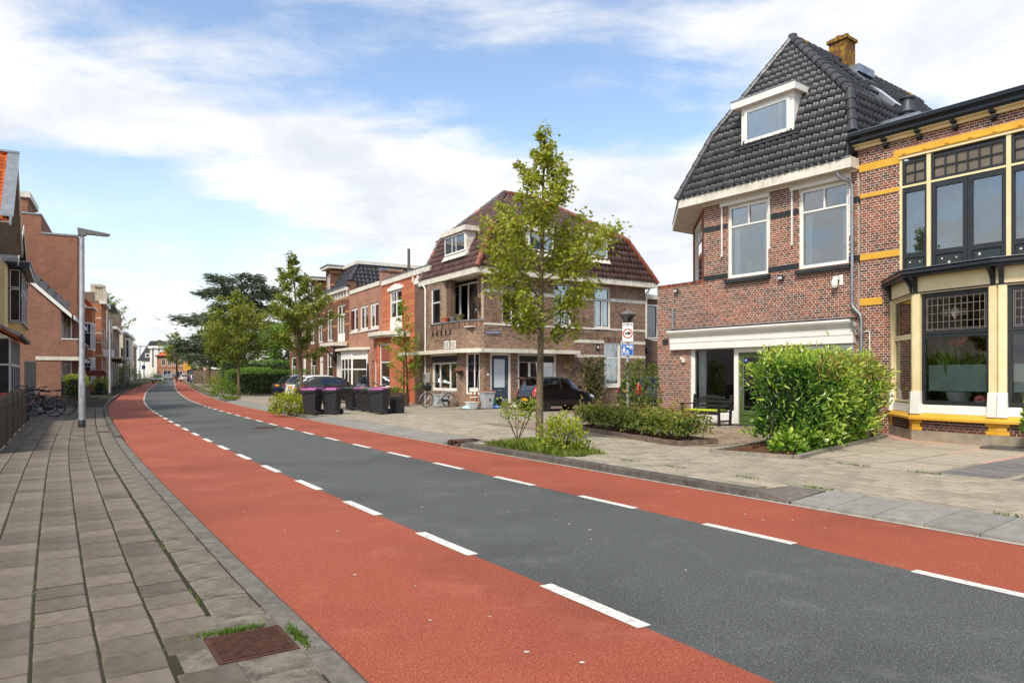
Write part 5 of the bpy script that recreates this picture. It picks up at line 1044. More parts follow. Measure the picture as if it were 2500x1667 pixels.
# orange brick house
RO = empty('orange_brick_house', QO, QROT, 'orange brick house with pale bands, curved canopy and projecting bay', 'house')
ho = [(-5.64, -3.68, 5.01, 6.66), (-1.72, -.72, 4.6, 6.7), (-7.0, -2.8, 0, 3.9)]
wallbox(RO, -6.9, 0.2, .1, 7.1, [(-5.64, -3.68, 4.30, 6.63), (-1.72, -.72, 4.6, 6.7), (-6.5, -2.9, 0, 3.9), (-1.9, -.5, .9, 3.5)], ORB)
box_part(RO, 'parapet', WHITE2, (-6.9, .3, -.08, .3, 7.1, 7.42)); box_part(RO, 'parapet_cap', ZINC, (-6.92, .32, -.12, .3, 7.42, 7.45)); box_part(RO, 'side_wall', ORB, (-.1, .2, .25, 9, .1, 7.1)); box_part(RO, 'flat_roof', ZINC, (-6.9, .2, .3, 9, 7.0, 7.08))
for z in (6.35, 6.22, 5.72, 5.58, 5.0, 4.72, 4.6, 4.45):
 for a, b in ((-6.9, -5.66), (-3.66, -1.76), (-.70, .2)): box_part(RO, 'pale_band', OCHRE, (a, b, -.008, .02, z, z + .055))
window(RO, -5.64, -3.68, 4.95, 6.63, [(4.95, 5.95, [-4.66]), (5.95, 6.63, [-4.66])], rec=.06, fw_=.13, mull=.11, curtain=(CURT, [(-5.4, -4.9, 5, 6.5)])); box_part(RO, 'white_panel', WHITE, (-5.62, -3.70, .02, .08, 4.30, 4.95))
m = MB(); m.prism([(x, -.05, z) for x, z in ((-5.9, 6.63), (-5.9, 6.80), (-5.5, 6.84), (-5.2, 6.92), (-4.66, 6.98), (-4.1, 6.92), (-3.8, 6.84), (-3.45, 6.80), (-3.45, 6.63))], (0, .12, 0)); m.build('window_head', WHITE, RO)
window(RO, -1.72, -.72, 4.6, 6.6, [(4.6, 6.0, []), (6.0, 6.6, [])], rec=.06, fw_=.11); m = MB(); m.prism([(-1.22 + .6 * math.cos(t), -.05, 6.6 + .36 * math.sin(t)) for t in np.linspace(0, math.pi, 12)], (0, .1, 0)); m.build('arched_head', WHITE, RO)
for x in (-1.9, -1.22, -.54): box_part(RO, 'keystone', WHITE, (x - .07, x + .07, -.08, -.02, 6.75 if x != -1.22 else 6.9, 7.05))
window(RO, -1.9, -.5, .9, 3.5, [(.9, 2.5, []), (2.5, 3.5, [])], rec=.08, fw_=.12)
# bay with curved canopy
bp = [(-6.6, 0), (-6.3, -.75), (-5.0, -1.0), (-3.2, -.75), (-2.8, 0)]
for i in range(4):
 a, b = bp[i], bp[i + 1]; d = Vector((b[0] - a[0], b[1] - a[1], 0)); T = xf(math.atan2(d.y, d.x), a); l = d.length; h = [(.3, l - .3, .95, 3.45)] if l > 1.0 else []
 wallbox(RO, 0, l, .1, 3.9, h, ORB, 0, .2, 'bay_wall', T)
 if h:
  window(RO, .3, l - .3, .95, 3.45, [(.95, 2.4, []), (2.4, 3.45, [])], rec=.05, fw_=.1, T=T, curtain=(CURT, [(.45, .7, 1, 2.3)]), room=.3)
  m = MB(); m.hexa([T(p) for p in ((.42, .04, 2.47), (l - .42, .04, 2.47), (l - .42, .055, 2.47), (.42, .055, 2.47), (.42, .04, 3.36), (l - .42, .04, 3.36), (l - .42, .055, 3.36), (.42, .055, 3.36))]); m.build('sun_screen', mat('rust_screen', S(150, 84, 66), S(136, 74, 58), .8), RO)
 for z in (2.15, 2.6, 3.5): m = MB(); m.hexa([T(p) for p in ((0.0, -.008, z), (.28, -.008, z), (.28, .02, z), (0, .02, z), (0, -.008, z + .08), (.28, -.008, z + .08), (.28, .02, z + .08), (0, .02, z + .08))]); m.build('pale_band', OCHRE, RO)
cv = [(-7.0, 0)] + [(-4.7 + 2.35 * math.cos(t), -.35 - 1.05 * math.sin(t)) for t in np.linspace(math.pi, 0, 12)] + [(-2.4, 0)]
fix_normals(MB().prism([(x, y, 3.9) for x, y in cv], (0, 0, .22)).build('canopy', WHITE2, RO)); fix_normals(MB().prism([(x * 1.0 - .0, y * .9, 3.80) for x, y in cv], (0, 0, .1)).build('canopy_moulding', WHITE2, RO)); pipe(RO, [(-6.8, -.1, 3.9), (-6.8, -.1, .1)], .04)
# pink brick house
RP = empty('pink_brick_house', QO, QROT, 'pinkish brick house with three white windows in a row under a flat roof', 'house')
hp = [(-13.15, -11.59, 4.62, 6.2), (-11.13, -9.52, 4.62, 6.2), (-9.13, -7.55, 4.62, 6.2), (-13.2, -9.6, .0, 3.4), (-8.8, -7.8, .0, 2.6)]
wallbox(RP, -13.45, -6.92, .1, 7.2, hp, PKB); box_part(RP, 'parapet', WHITE2, (-13.3, -7.3, -.06, .3, 7.2, 7.46)); box_part(RP, 'party_wall', PKB, (-7.3, -6.93, -.02, .5, 7.2, 8.0), (-7.25, -6.95, .5, 1.4, 7.2, 8.2)); box_part(RP, 'party_wall_cap', mat('brick_cap', S(120, 92, 78), None, .9), (-7.36, -6.88, -.05, 1.45, 8.0, 8.08)); box_part(RP, 'flat_roof', ZINC, (-13.4, -6.95, .3, 8, 7.1, 7.18))
MAR = mat('maroon_sash', S(104, 48, 50), None, .5)
for i, (a, b, c, d) in enumerate(hp[:3]): window(RP, a, b, c, d, [(c, d, [(a + b) / 2])], rec=.05, fw_=.14, mull=.13, sill=(.06, .12, .06), sm=WHITE, inner=None, curtain=(CURT, [(a + .2, a + .6, c + .1, d - .1)]))
box_part(RP, 'open_sash', MAR, (-12.9, -12.82, -.05, .08, 4.75, 6.05), (-8.05, -7.98, .0, .12, 4.75, 6.05), (-7.72, -7.66, .0, .12, 4.75, 6.05))
bq = [(-13.2, 0), (-12.9, -.75), (-10.6, -.75), (-9.6, 0)]
for i in range(3):
 a, b = bq[i], bq[i + 1]; d = Vector((b[0] - a[0], b[1] - a[1], 0)); T = xf(math.atan2(d.y, d.x), a); l = d.length; n_ = 3 if l > 2 else 1
 window(RP, 0, l, .1, 3.3, [(.1, 1.95 + .1, [l * k / n_ for k in range(1, n_)]), (2.05, 2.75, [l * k / n_ for k in range(1, n_)]), (2.75, 3.3, [])], rec=0, fw_=.1, T=T, mull=.08, curtain=(CURT, [(.15, .45, .2, 2.0)]), room=.4)
 m = MB(); m.hexa([T(p) for p in ((.1, .01, 2.78), (l - .1, .01, 2.78), (l - .1, .09, 2.78), (.1, .09, 2.78), (.1, .01, 3.22), (l - .1, .01, 3.22), (l - .1, .09, 3.22), (.1, .09, 3.22))]); m.build('bay_board', WHITE, RP)
fix_normals(MB().prism([(x, y, 3.3) for x, y in ((-14.2, 0), (-13.6, -.95), (-10.3, -.95), (-9.2, 0))], (0, 0, .16)).build('bay_roof', WHITE2, RP))
# dark brick house with ochre bands, mansard and turret dormer
RD = empty('banded_brick_house', QO, QROT, 'dark brick house with ochre bands, black mansard roof and turret dormer', 'house')
wallbox(RD, -19.2, -13.47, .1, 7.5, [(-16.32, -14.44, 4.0, 6.68), (-18.9, -17.4, 4.2, 6.6), (-19.0, -17.5, .8, 3.4), (-16.6, -14.2, .1, 3.3)], DKB)
for z in (3.95, 5.2, 6.05, 6.95):
 for a, b in ((-19.2, -18.92), (-17.38, -16.34), (-14.42, -13.47)): box_part(RD, 'ochre_band', OCHRE, (a, b, -.008, .02, z, z + .1))
for i in range(9): box_part(RD, 'frieze_bracket', WHITE, (-19.0 + i * .66, -18.86 + i * .66, -.16, -.01, 7.1, 7.55))
box_part(RD, 'ochre_band', OCHRE, (-19.2, -13.47, -.012, .01, 7.0, 7.08)); box_part(RD, 'gutter', WHITE2, (-19.3, -13.5, -.3, .1, 7.55, 7.75)); box_part(RD, 'gutter_edge', ZINC, (-19.3, -13.5, -.34, .1, 7.75, 7.8)); box_part(RD, 'side_wall', DKB, (-13.75, -13.47, .25, 8, 6.9, 7.9)); box_part(RD, 'end_pier', DKB, (-13.95, -13.42, -.05, .5, 7.3, 8.2)); box_part(RD, 'end_pier_cap', BLACKP, (-14.0, -13.37, -.1, .55, 8.2, 8.28))
window(RD, -16.32, -14.44, 4.0, 6.68, [(4.0, 4.6, [-15.7, -15.06]), (4.6, 5.98, [-15.7, -15.06]), (5.98, 6.68, [-15.38])], rec=.05, fw_=.1, mull=.1); box_part(RD, 'balcony_panel', WHITE, (-16.2, -14.55, .02, .05, 4.08, 4.6)); window(RD, -18.9, -17.4, 4.2, 6.6, [(4.2, 5.8, [-18.15]), (5.8, 6.6, [])], rec=.05, fw_=.12)
window(RD, -19.0, -17.5, .8, 3.4, [(.8, 2.3, []), (2.3, 3.4, [-18.25])], rec=.05, fw_=.12, curtain=(CURT, [(-18.8, -18.4, .9, 2.2)])); window(RD, -15.6, -14.2, .6, 3.3, [(.6, 2.2, []), (2.2, 3.3, [-14.9])], rec=.05, fw_=.1); box_part(RD, 'door', WHITE, (-16.6, -15.62, .05, .12, .1, 3.3))
box_part(RD, 'door_canopy', WHITE2, (-17.0, -14.0, -1.1, .0, 3.72, 3.95))
for x in (-16.6, -14.4): MB().tube([(x, -.03, 2.6), (x, -.03, 3.7), (x, -.9, 3.7), (x, -.03, 2.75)], .06, 6).build('canopy_bracket', BLACKG, RD)
e0, e1 = Vector((-19.2, -.1, 7.8)), Vector((-13.5, -.1, 7.8)); k0, k1 = Vector((-19.2, .95, 9.55)), Vector((-14.45, .95, 9.55)); e2, k2 = Vector((-13.5, 6.0, 7.8)), Vector((-14.45, 6.0, 9.55))
rd_ = face_tiles(RD, [e0, e1, k1, k0], DTILE, tw=.3, tl=.34); MB().prism([e1, e2, k2, k1], (-.1, 0, -.05)).build('roof_deck', DTILE, rd_); face_tiles(RD, [e1, e2, k2, k1], DTILE, base=rd_, tw=.3, tl=.34); ridge(RD, rd_, e1, k1, DTILE, .14, .36, 'hip_tile')
box_part(RD, 'roof_edge', WHITE2, (-19.2, -14.3, .8, 7.0, 9.55, 9.78));
d = Vector((-.95, 0, 1.75)).normalized(); nn = Vector((1.75, 0, .95)).normalized(); o = Vector((-13.7, 2.4, 8.17)) + nn * .1; v = Vector((0, 1.5, 0))
MB().hexa([o - nn * .1, o + v - nn * .1, o + v + d * 1.3 - nn * .1, o + d * 1.3 - nn * .1, o, o + v, o + v + d * 1.3, o + d * 1.3]).build('skylight_frame', ZINC, rd_); o2 = o + nn * .006 + d * .1 + Vector((0, .12, 0)); MB().add([o2, o2 + v * .84, o2 + v * .84 + d * 1.1, o2 + d * 1.1], [(0, 1, 2, 3)]).build('skylight_pane', SCREEN, rd_)
def turret(root, x0, x1, z0, z1):
 t = wallbox(root, x0, x1, z0, z1, [(x0 + .3, x1 - .3, z0 + .1, z1 - .35)], DKB, -.02, 1.6, 'turret'); box_part(t, 'turret_cornice', WHITE2, (x0 - .3, x1 + .3, -.35, 1.7, z1, z1 + .2)); box_part(t, 'turret_roof', ZINC, (x0 - .36, x1 + .36, -.42, 1.75, z1 + .2, z1 + .26))
 window(root, x0 + .3, x1 - .3, z0 + .1, z1 - .35, [(z0 + .1, z1 - .35, [(x0 + x1) / 2])], y=-.02, rec=.05, fw_=.08, room=.4)
 for z in (z0 + .55, z1 - .3):
  for a, b in ((x0, x0 + .28), (x1 - .28, x1)): box_part(t, 'ochre_band', OCHRE, (a, b, -.03, -.02, z, z + .12))
  box_part(t, 'ochre_band', OCHRE, (x1, x1 + .01, .0, 1.5, z, z + .12))
turret(RD, -19.2, -17.8, 7.8, 9.6)
pipe(RD, [(-12.5, 4.0, 7.2), (-12.5, 4.0, 10.6)], .1, mat('old_flue', S(96, 90, 84), S(76, 70, 66), .8), 'flue')
# dormer block on the pink house's rear roof
box_part(RP, 'rear_storey', WHITE2, (-12.8, -7.0, 5.6, 7.8, 7.2, 8.9)); window(RP, -10.2, -8.3, 7.6, 8.6, None, y=5.59, rec=-.05, fw_=.1, simple=True)
# next two, mostly behind trees
for k, (a, b, lab, hh) in enumerate(((-24.4, -19.25, 'dark brick house with ochre bands and small turret behind the street tree', 7.3), (-31.0, -24.45, 'brick house at the end of the row behind the clipped hedge', 6.8))):
 r_ = empty('terraced_house', QO, QROT, lab, 'house'); wallbox(r_, a, b, .1, hh, [(a + .6, a + 1.9, 4.2, 6.2), (b - 2.2, b - .8, 4.2, 6.2), (a + .6, a + 2.4, .9, 3.3), (b - 1.9, b - .8, .3, 3.2)], DKB)
 for z in (3.7, 5.1, 6.4): box_part(r_, 'ochre_band', OCHRE, (a, a + .58, -.008, .02, z, z + .1), (b - .78, b, -.008, .02, z, z + .1))
 for (p, q, c, e) in ((a + .6, a + 1.9, 4.2, 6.2), (b - 2.2, b - .8, 4.2, 6.2), (a + .6, a + 2.4, .9, 3.3)): window(r_, p, q, c, e, [(c, c + (e - c) * .65, [(p + q) / 2]), (c + (e - c) * .65, e, [])], rec=.05, fw_=.12, room=.4)
 box_part(r_, 'door', WHITE, (b - 1.9, b - .8, .08, .14, .1, 3.2)); box_part(r_, 'gutter', WHITE2, (a, b, -.3, .1, hh, hh + .2)); box_part(r_, 'side_wall', DKB, (a, a + .25, .25, 8, .1, hh))
 m = MB(); m.prism([(a, -.1, hh + .2), (a, 1.4, hh + 2.2), (a, 7, hh + 2.2), (a, 7.2, hh + .2)], (b - a, 0, 0)); m.build('roof', DTILE, r_)
 if k == 0: turret(r_, -23.6, -22.2, 7.5, 9.25)
# ---------------------------------------------------------------- left side of the street
# frame for the nearest houses: origin on the fence line, x runs towards the camera (to the right seen from the road), y away from the road
LROT = math.atan2(-.848, .53); LO = Vector((-12.06, 17.1, 0)) + Vector((-.848, -.53, 0)) * .8
def lw(x, y, z=0.0):   # x negative = further away
 return tuple(LO + Vector((.53, -.848, 0)) * x + Vector((-.848, -.53, 0)) * y + Vector((0, 0, z)))
# seen from the road the right-hand direction is away from the camera, so mirror: use a frame whose x axis runs AWAY along the street
LROT2 = math.atan2(.848, -.53)
# house frame: x away along the street (t), y into the house = to the left of the street
def lframe(name, label, d=0.0): return empty(name, LO + Vector((-.848, -.53, 0)) * d, LROT2, label, 'house')
# in this frame local +y points to (-.848,-.53): away from the road
WBR = brickmat('white_glazed_brick', (S(206, 196, 176), S(190, 178, 158)), S(150, 140, 124)); RBF = brickmat('left_red_brick', (S(148, 92, 72), S(116, 74, 58)), S(176, 152, 134)); TBF = brickmat('tall_orange_brick', (S(154, 98, 75), S(128, 80, 61)), S(166, 138, 118))
GREYB = mat('grey_board', S(170, 160, 146), S(150, 141, 128), .7, 3, 6, streak=S(130, 122, 110)); BUTTER = mat('butter_paint', S(240, 214, 150), S(228, 200, 134), .55, 2, 5, dirt=S(206, 176, 116), dscale=2, damt=.3); BLUEBLK = mat('blue_black_paint', S(40, 46, 58), S(32, 38, 48), .4, 3)
HA = lframe('gabled_house', 'house with orange tiled gable roof and grey barge boards beside the wooden fence', .85)
# x = t (distance along the street from the fence start)
wallbox(HA, 6.0, 20.2, .1, 7.6, [(7.6, 9.6, 4.2, 6.6), (10.6, 12.4, 4.2, 6.6), (17.2, 18.6, 4.3, 6.6), (17.0, 18.9, .8, 3.1)], WBR)
box_part(HA, 'rear_wall', WBR, (6.0, 20.2, 8, 8.2, .1, 7.6), (6.0, 6.25, .25, 8, .1, 7.6), (19.95, 20.2, .25, 8, .1, 7.6))
for (p, q, c, e) in ((7.6, 9.6, 4.2, 6.6), (10.6, 12.4, 4.2, 6.6), (17.2, 18.6, 4.3, 6.6), (17.0, 18.9, .8, 3.1)): window(HA, p, q, c, e, [(c, c + (e - c) * .65, []), (c + (e - c) * .65, e, [(p + q) / 2])], rec=.05, fw_=.1, room=.5, fm=WHITE)
ax, az = 16.4, 10.85
MB().prism([(12.6, .02, 7.6), (20.1, .02, 7.6), (ax, .02, az - .15)], (0, .2, 0)).build('gable_wall', GREYB, HA)
for sx, ex_ in ((-1, 12.0), (1, 20.6)):
 a = Vector((ax, -1.0, az)); b = Vector((ex_, -1.0, 7.3)); d = (b - a)
 MB().hexa([a, b, b + Vector((0, .06, 0)), a + Vector((0, .06, 0)), a + Vector((0, 0, .35)), b + Vector((0, 0, .35)), b + Vector((0, .06, .35)), a + Vector((0, .06, .35))]).build('barge_board', ZINC if sx < 0 else WHITE2, HA)
 MB().hexa([a + Vector((0, .06, .08)), b + Vector((0, .06, .08)), b + Vector((0, 1.1, .08)), a + Vector((0, 1.1, .08)), a + Vector((0, .06, .13)), b + Vector((0, .06, .13)), b + Vector((0, 1.1, .13)), a + Vector((0, 1.1, .13))]).build('soffit', GREYB, HA)
rl = face_tiles(HA, [(12.0, 8.0, 7.45), (12.0, -.93, 7.45), (ax, -.93, az + .22), (ax, 8.0, az + .22)], OTILE, tw=.26, tl=.33);
MB().prism([(20.6, -.95, 7.4), (20.6, 8.0, 7.4), (ax, 8, az + .2), (ax, -.95, az + .2)], (0, 0, .06)).build('roof_slope', OTILE, HA); ridge(HA, rl, (ax, -.85, az + .25), (ax, 8, az + .25), OTILE, .12, .4)
box_part(HA, 'verge_cap', ZINC, (ax - .2, ax + .2, -1.03, .1, az + .28, az + .36)); MB().hexa([(12.0, -1.07, 7.62), (ax, -1.07, az + .36), (ax, -.65, az + .36), (12.0, -.65, 7.62), (12.0, -1.07, 7.66), (ax, -1.07, az + .42), (ax, -.65, az + .42), (12.0, -.65, 7.66)]).build('verge_capping', ZINC, HA)
box_part(HA, 'main_roof', OTILE, (6.0, 12.0, -.3, 8, 7.6, 7.7))
# ground-floor bay with tiled pent roof
for (x0, x1, y) in ((10.8, 16.6, -1.07),):
 window(HA, x0, x1, .7, 3.0, [(.7, 2.0, [x0 + 1.45, x0 + 2.9, x0 + 4.35]), (2.0, 3.0, [x0 + .7, x0 + 1.45, x0 + 2.2, x0 + 2.9, x0 + 3.6, x0 + 4.35, x0 + 5.1])], y=y, rec=0, fw_=.1, mull=.06, room=.6, inner=BLUEBLK, iw=.03)
 T = xf(R(90), (x1, y)); window(HA, 0, 1.07, .7, 3.0, [(.7, 2.0, []), (2.0, 3.0, [])], rec=0, fw_=.05, T=T, simple=True)
 T = xf(R(-90), (x0, 0)); window(HA, 0, 1.07, .7, 3.0, [(.7, 2.0, []), (2.0, 3.0, [])], rec=0, fw_=.05, T=T, simple=True, inner=BLUEBLK)
 box_part(HA, 'bay_base', WBR, (x0, x1, y + .01, 0, .1, .7))
 pr = face_tiles(HA, [(x0 - .4, y - .25, 3.02), (x1 + .4, y - .25, 3.02), (x1 + .1, 0.0, 3.75), (x0 - .1, 0.0, 3.75)], OTILE, name='pent_roof', tw=.24, tl=.28)
 box_part(pr, 'pent_gutter', BLACKP, (x0 - .45, x1 + .45, y - .36, y - .25, 2.98, 3.1)); MB().hexa([(x1 + .4, y - .3, 3.0), (x1 + .46, y - .3, 3.0), (x1 + .2, .0, 3.72), (x1 + .1, .0, 3.72), (x1 + .4, y - .3, 3.12), (x1 + .46, y - .3, 3.12), (x1 + .2, 0, 3.86), (x1 + .1, 0, 3.86)]).build('pent_edge', ZINC, pr)
 MB().hexa([(x0 - .46, y - .3, 3.0), (x0 - .4, y - .3, 3.0), (x0 - .1, .0, 3.72), (x0 - .2, .0, 3.72), (x0 - .46, y - .3, 3.12), (x0 - .4, y - .3, 3.12), (x0 - .1, 0, 3.86), (x0 - .2, 0, 3.86)]).build('pent_edge', ZINC, pr)
pipe(HA, [(20.3, -.12, 7.2), (20.3, -.12, .1)], .06, WHITE2)
# butter-yellow house with oriel
HB = lframe('butter_yellow_house', 'butter yellow house with dark framed upstairs oriel beside the gabled house', .55)
wallbox(HB, 20.25, 30.5, .1, 7.0, [(20.8, 23.0, .8, 3.1), (29.2, 30.2, .1, 3.0)], BUTTER); box_part(HB, 'rear_wall', BUTTER, (20.25, 30.5, 8, 8.2, .1, 7), (30.25, 30.5, .25, 8, .1, 9.0))
window(HB, 20.8, 23.0, .8, 3.1, [(.8, 2.2, []), (2.2, 3.1, [21.9])], rec=.04, fw_=.12, room=.5, inner=BLUEBLK); box_part(HB, 'door', BLUEBLK, (29.2, 30.2, .06, .12, .1, 3.0))
MB().prism([(20.25, .05, 7.0), (25.6, .05, 9.2), (30.5, .05, 7.0)], (0, .2, 0)).build('gable_wall', BUTTER, HB)
for a, b in ((Vector((20.3, -.5, 6.9)), Vector((25.6, -.5, 9.5))), (Vector((25.6, -.5, 9.5)), Vector((31.0, -.5, 6.9)))):
 MB().hexa([a, b, b + Vector((0, .8, 0)), a + Vector((0, .8, 0)), a + Vector((0, 0, .12)), b + Vector((0, 0, .12)), b + Vector((0, .8, .12)), a + Vector((0, .8, .12))]).build('roof_verge', BLACKP, HB)
 MB().hexa([a + Vector((0, -.03, -.05)), b + Vector((0, -.03, -.05)), b + Vector((0, 0, -.05)), a + Vector((0, 0, -.05)), a + Vector((0, -.03, .22)), b + Vector((0, -.03, .22)), b + Vector((0, 0, .22)), a + Vector((0, 0, .22))]).build('barge_board', WHITE2, HB)
MB().prism([(20.3, .3, 6.95), (25.6, .3, 9.55), (30.9, .3, 6.95)], (0, 8, 0)).build('roof', DTILE, HB)
x0, x1, y = 22.6, 28.6, -.55
window(HB, x0, x1, 4.3, 7.0, [(4.3, 6.0, [x0 + 2, x0 + 4]), (6.0, 7.0, [x0 + 2, x0 + 4])], y=y, rec=0, fw_=.12, mull=.1, fm=BLUEBLK, inner=WHITE, room=.5, iw=.05)
for T in (xf(R(-90), (x0, 0)), xf(R(90), (x1, y))): window(HB, 0, .55, 4.3, 7.0, [(4.3, 6.0, []), (6.0, 7.0, [])], rec=0, fw_=.06, T=T, fm=BLUEBLK, inner=WHITE, iw=.04, simple=True)
box_part(HB, 'oriel_roof', BLUEBLK, (x0 - .3, x1 + .3, y - .35, 0, 7.0, 7.3)); box_part(HB, 'oriel_capping', ZINC, (x0 - .34, x1 + .34, y - .4, 0, 7.3, 7.36)); MB().hexa([(x0 + .2, -.1, 3.4), (x1 - .2, -.1, 3.4), (x1 - .2, 0, 3.4), (x0 + .2, 0, 3.4), (x0, y, 4.3), (x1, y, 4.3), (x1, 0, 4.3), (x0, 0, 4.3)]).build('oriel_base', BUTTER, HB); box_part(HB, 'oriel_sill', ZINC, (x0 - .1, x1 + .1, y - .1, 0, 4.25, 4.32))
# brick apartments: gable end faces the camera. Frame: origin at the street corner, x towards the road, y away along the street
CO = Vector((-33.0, 54.0, 0)); CROT = math.atan2(.47, .883)
HC = empty('brick_apartments', (CO.x, CO.y, gz(0, 54)), CROT, 'low red brick apartments with balconies and a stepped tiled roof edge', 'apartments')
# local x: -3.4 .. 0 (0 = street front), y: 0 (near) .. 16
W_ = MB(); W_.prism([(-6.0, 0, .1), (-1.05, 0, .1), (-1.05, 0, 7.5), (-3.3, 0, 9.9), (-6.0, 0, 12.5)], (0, .3, 0)); W_.build('gable_wall', RBF, HC)
for i in range(5):
 y = i * 4.2; bx = -1.05
 box_part(HC, 'front_wall', RBF, (bx - .3, bx, y + .3 if i == 0 else y, y + 4.2, .1, 6.6)); box_part(HC, 'balcony', RBF, (bx, bx + 1.05, y + .0, y + 1.9, 3.05, 4.35)); box_part(HC, 'balcony_rail', WHITE, (bx, bx + 1.10, y - .04, y + 1.94, 4.35, 4.43))
 box_part(HC, 'balcony_slab', WHITE2, (bx - 1.6 if i == 0 else bx, bx + 1.15, y - .06, y + 2.0, 2.78, 3.05)); box_part(HC, 'porch_pier', RBF, (bx + .55, bx + .95, y + 2.2, y + 2.5, .1, 6.2)); pipe(HC, [(bx + .5, y + 2.1, 6.3), (bx + .5, y + 2.1, .1)], .06, WHITE)
 T = xf(R(90), (bx, y + .25))
 for (p, q, c, e) in ((.2, 1.5, 4.4, 6.3), (2.2, 3.6, 3.4, 5.8), (.2, 1.3, .1, 2.7), (2.2, 3.6, .8, 2.6)): window(HC, p, q, c, e, [(c, e, [(p + q) / 2])], rec=-.03, fw_=.1, dep=.03, T=T, simple=True, gm=mat('far_glass', S(52, 60, 68), S(40, 46, 54), .08, 2))
 rz = 6.2 + 0 * i
 MB().hexa([(bx + .75, y - .15, 6.0), (bx + .75, y + 4.2, 6.0), (-6.0, y + 4.2, 12.5), (-6.0, y - .15, 12.5), (bx + .75, y - .15, 6.2), (bx + .75, y + 4.2, 6.2), (-6.0, y + 4.2, 12.75), (-6.0, y - .15, 12.75)]).build('roof', DTILE, HC)
 MB().hexa([(bx + .8, y - .2, 5.85), (bx + .85, y + 4.2, 5.85), (bx + .85, y + 4.2, 6.15), (bx + .8, y - .2, 6.15), (bx + .9, y - .2, 5.85), (bx + .95, y + 4.2, 5.85), (bx + .95, y + 4.2, 6.15), (bx + .9, y - .2, 6.15)]).build('gutter', WHITE, HC)
for k in range(12):   # stepped verge slates
 x = -.5 - k * .46; z = 6.6 + k * .46; box_part(HC, 'verge_slate', mat('grey_slate', S(96, 98, 104), S(78, 80, 86), .7, 5), (x - .5, x, -.26, -.02, z - .15, z + .62))
MB().hexa([(-.35, -.3, 5.95), (-6, -.3, 11.3), (-6, -.16, 11.3), (-.35, -.16, 5.95), (-.35, -.3, 6.25), (-6, -.3, 11.65), (-6, -.16, 11.65), (-.35, -.16, 6.25)]).build('barge_board', WHITE, HC)
box_part(HC, 'recess_side', RBF, (-1.05, .0, 0.0, .25, 3.0, 4.3)) if False else None
# tall brick block behind
TO = Vector((-37.6, 61.5, 0)); HT = empty('tall_brick_block', (TO.x, TO.y, gz(0, 61)), CROT, 'tall windowless orange brick block with stepped flat top', 'building')
MB().prism([(-9, 0, .1), (0, 0, .1), (0, 0, 13.6), (-2.6, 0, 13.7), (-2.6, 0, 15.2), (-9, 0, 15.4)], (0, 10, 0)).build('wall', TBF, HT)
box_part(HT, 'coping', ZINC, (-2.62, .06, -.06, 10.06, 13.62, 13.76), (-9, -2.56, -.06, 10.06, 15.2, 15.32)) ; box_part(HT, 'slit_window', BLACKP, (.0, .03, .6, .9, 8.0, 12.0), (.0, .03, .6, .9, 3.0, 6.6))
box_part(HT, 'penthouse', mat('pale_cladding', S(200, 206, 212), S(184, 190, 198), .6, 3), (-10, -4.4, .3, 6, 15.3, 16.6)); box_part(HT, 'penthouse_pier', TBF, (-4.4, -3.6, .25, 6, 15.3, 16.8)); box_part(HT, 'penthouse_roof', WHITE2, (-10, -3.4, .1, 6.2, 16.6, 17.1));
for k in range(5): box_part(HT, 'louvre', ZINC, (-9.8, -4.5, .26, .3, 15.45 + k * .22, 15.60 + k * .22))
# ---------------------------------------------------------------- far left row. Frame per house: x away along the street, y away from the road
def far_frame(Y, off_=7.2, name='row_house', label='', cat='house'):
 c = off_; px = 403 - 1736 * c / Y; X = (px - 1250) / 1736 * Y; ang = math.atan2(1736, 403 - 1250 + 0.0); d = Vector(((403 - 1250) / 1736, 1, 0)).normalized()
 return empty(name, (X, Y, gz(X, Y)), math.atan2(d.y, d.x), label, cat)
FG = MATS['far_glass']
def front(root, L_, H_, m, wins, y=0.0, dep=8.0, name='wall'):
 w = wallbox(root, 0, L_, 0, H_, [q[:4] for q in wins], m, y, .25, name); box_part(root, 'side_wall', m, (0, .25, y + .25, dep, 0, H_), (L_ - .25, L_, y + .25, dep, 0, H_)); box_part(root, 'rear_wall', m, (0, L_, dep, dep + .2, 0, H_))
 for q in wins:
  a, b, c, d = q[:4]; fm = q[4] if len(q) > 4 else WHITE
  window(root, a, b, c, d, [(c, c + (d - c) * .62, [(a + b) / 2] if b - a > 1.6 else []), (c + (d - c) * .62, d, [(a + b) / 2] if b - a > 1.1 else [])], y=y, rec=.04, fw_=.13, fm=fm, gm=FG, simple=True)
 return w
def endwin(root, wins, x=0.0):
 for a, b, c, d in wins: window(root, a, b, c, d, [(c, c + (d - c) * .6, []), (c + (d - c) * .6, d, [(a + b) / 2])], rec=-.06, fw_=.14, dep=.05, T=xf(R(-90), (x, 0.0)), gm=FG, simple=True)
OB2 = brickmat('rust_brick', (S(190, 104, 62), S(166, 86, 54)), S(200, 172, 140)); GB2 = brickmat('grey_brown_brick', (S(126, 104, 88), S(106, 88, 76)), S(140, 124, 108)); STUC = mat('cream_stucco', S(222, 212, 188), S(204, 194, 168), .85, 2, 6, streak=S(180, 168, 140)); STUC2 = mat('stone_stucco', S(206, 196, 176), S(184, 174, 154), .85, 2, 6, streak=S(150, 140, 120))
h1 = far_frame(66.5, 7.75, 'bay_fronted_house', 'rust brick house with white bay windows and orange hip roof'); front(h1, 9.0, 7.6, OB2, [(1.0, 2.6, 4.2, 6.6), (5.4, 7.6, 4.2, 6.8), (1.0, 3.0, .7, 3.2), (5.2, 7.4, .7, 3.2), (8.0, 8.8, .2, 3.0)])
bpl = [(.3, 0), (.3, -1.5), (3.6, -1.5), (3.6, 0)]
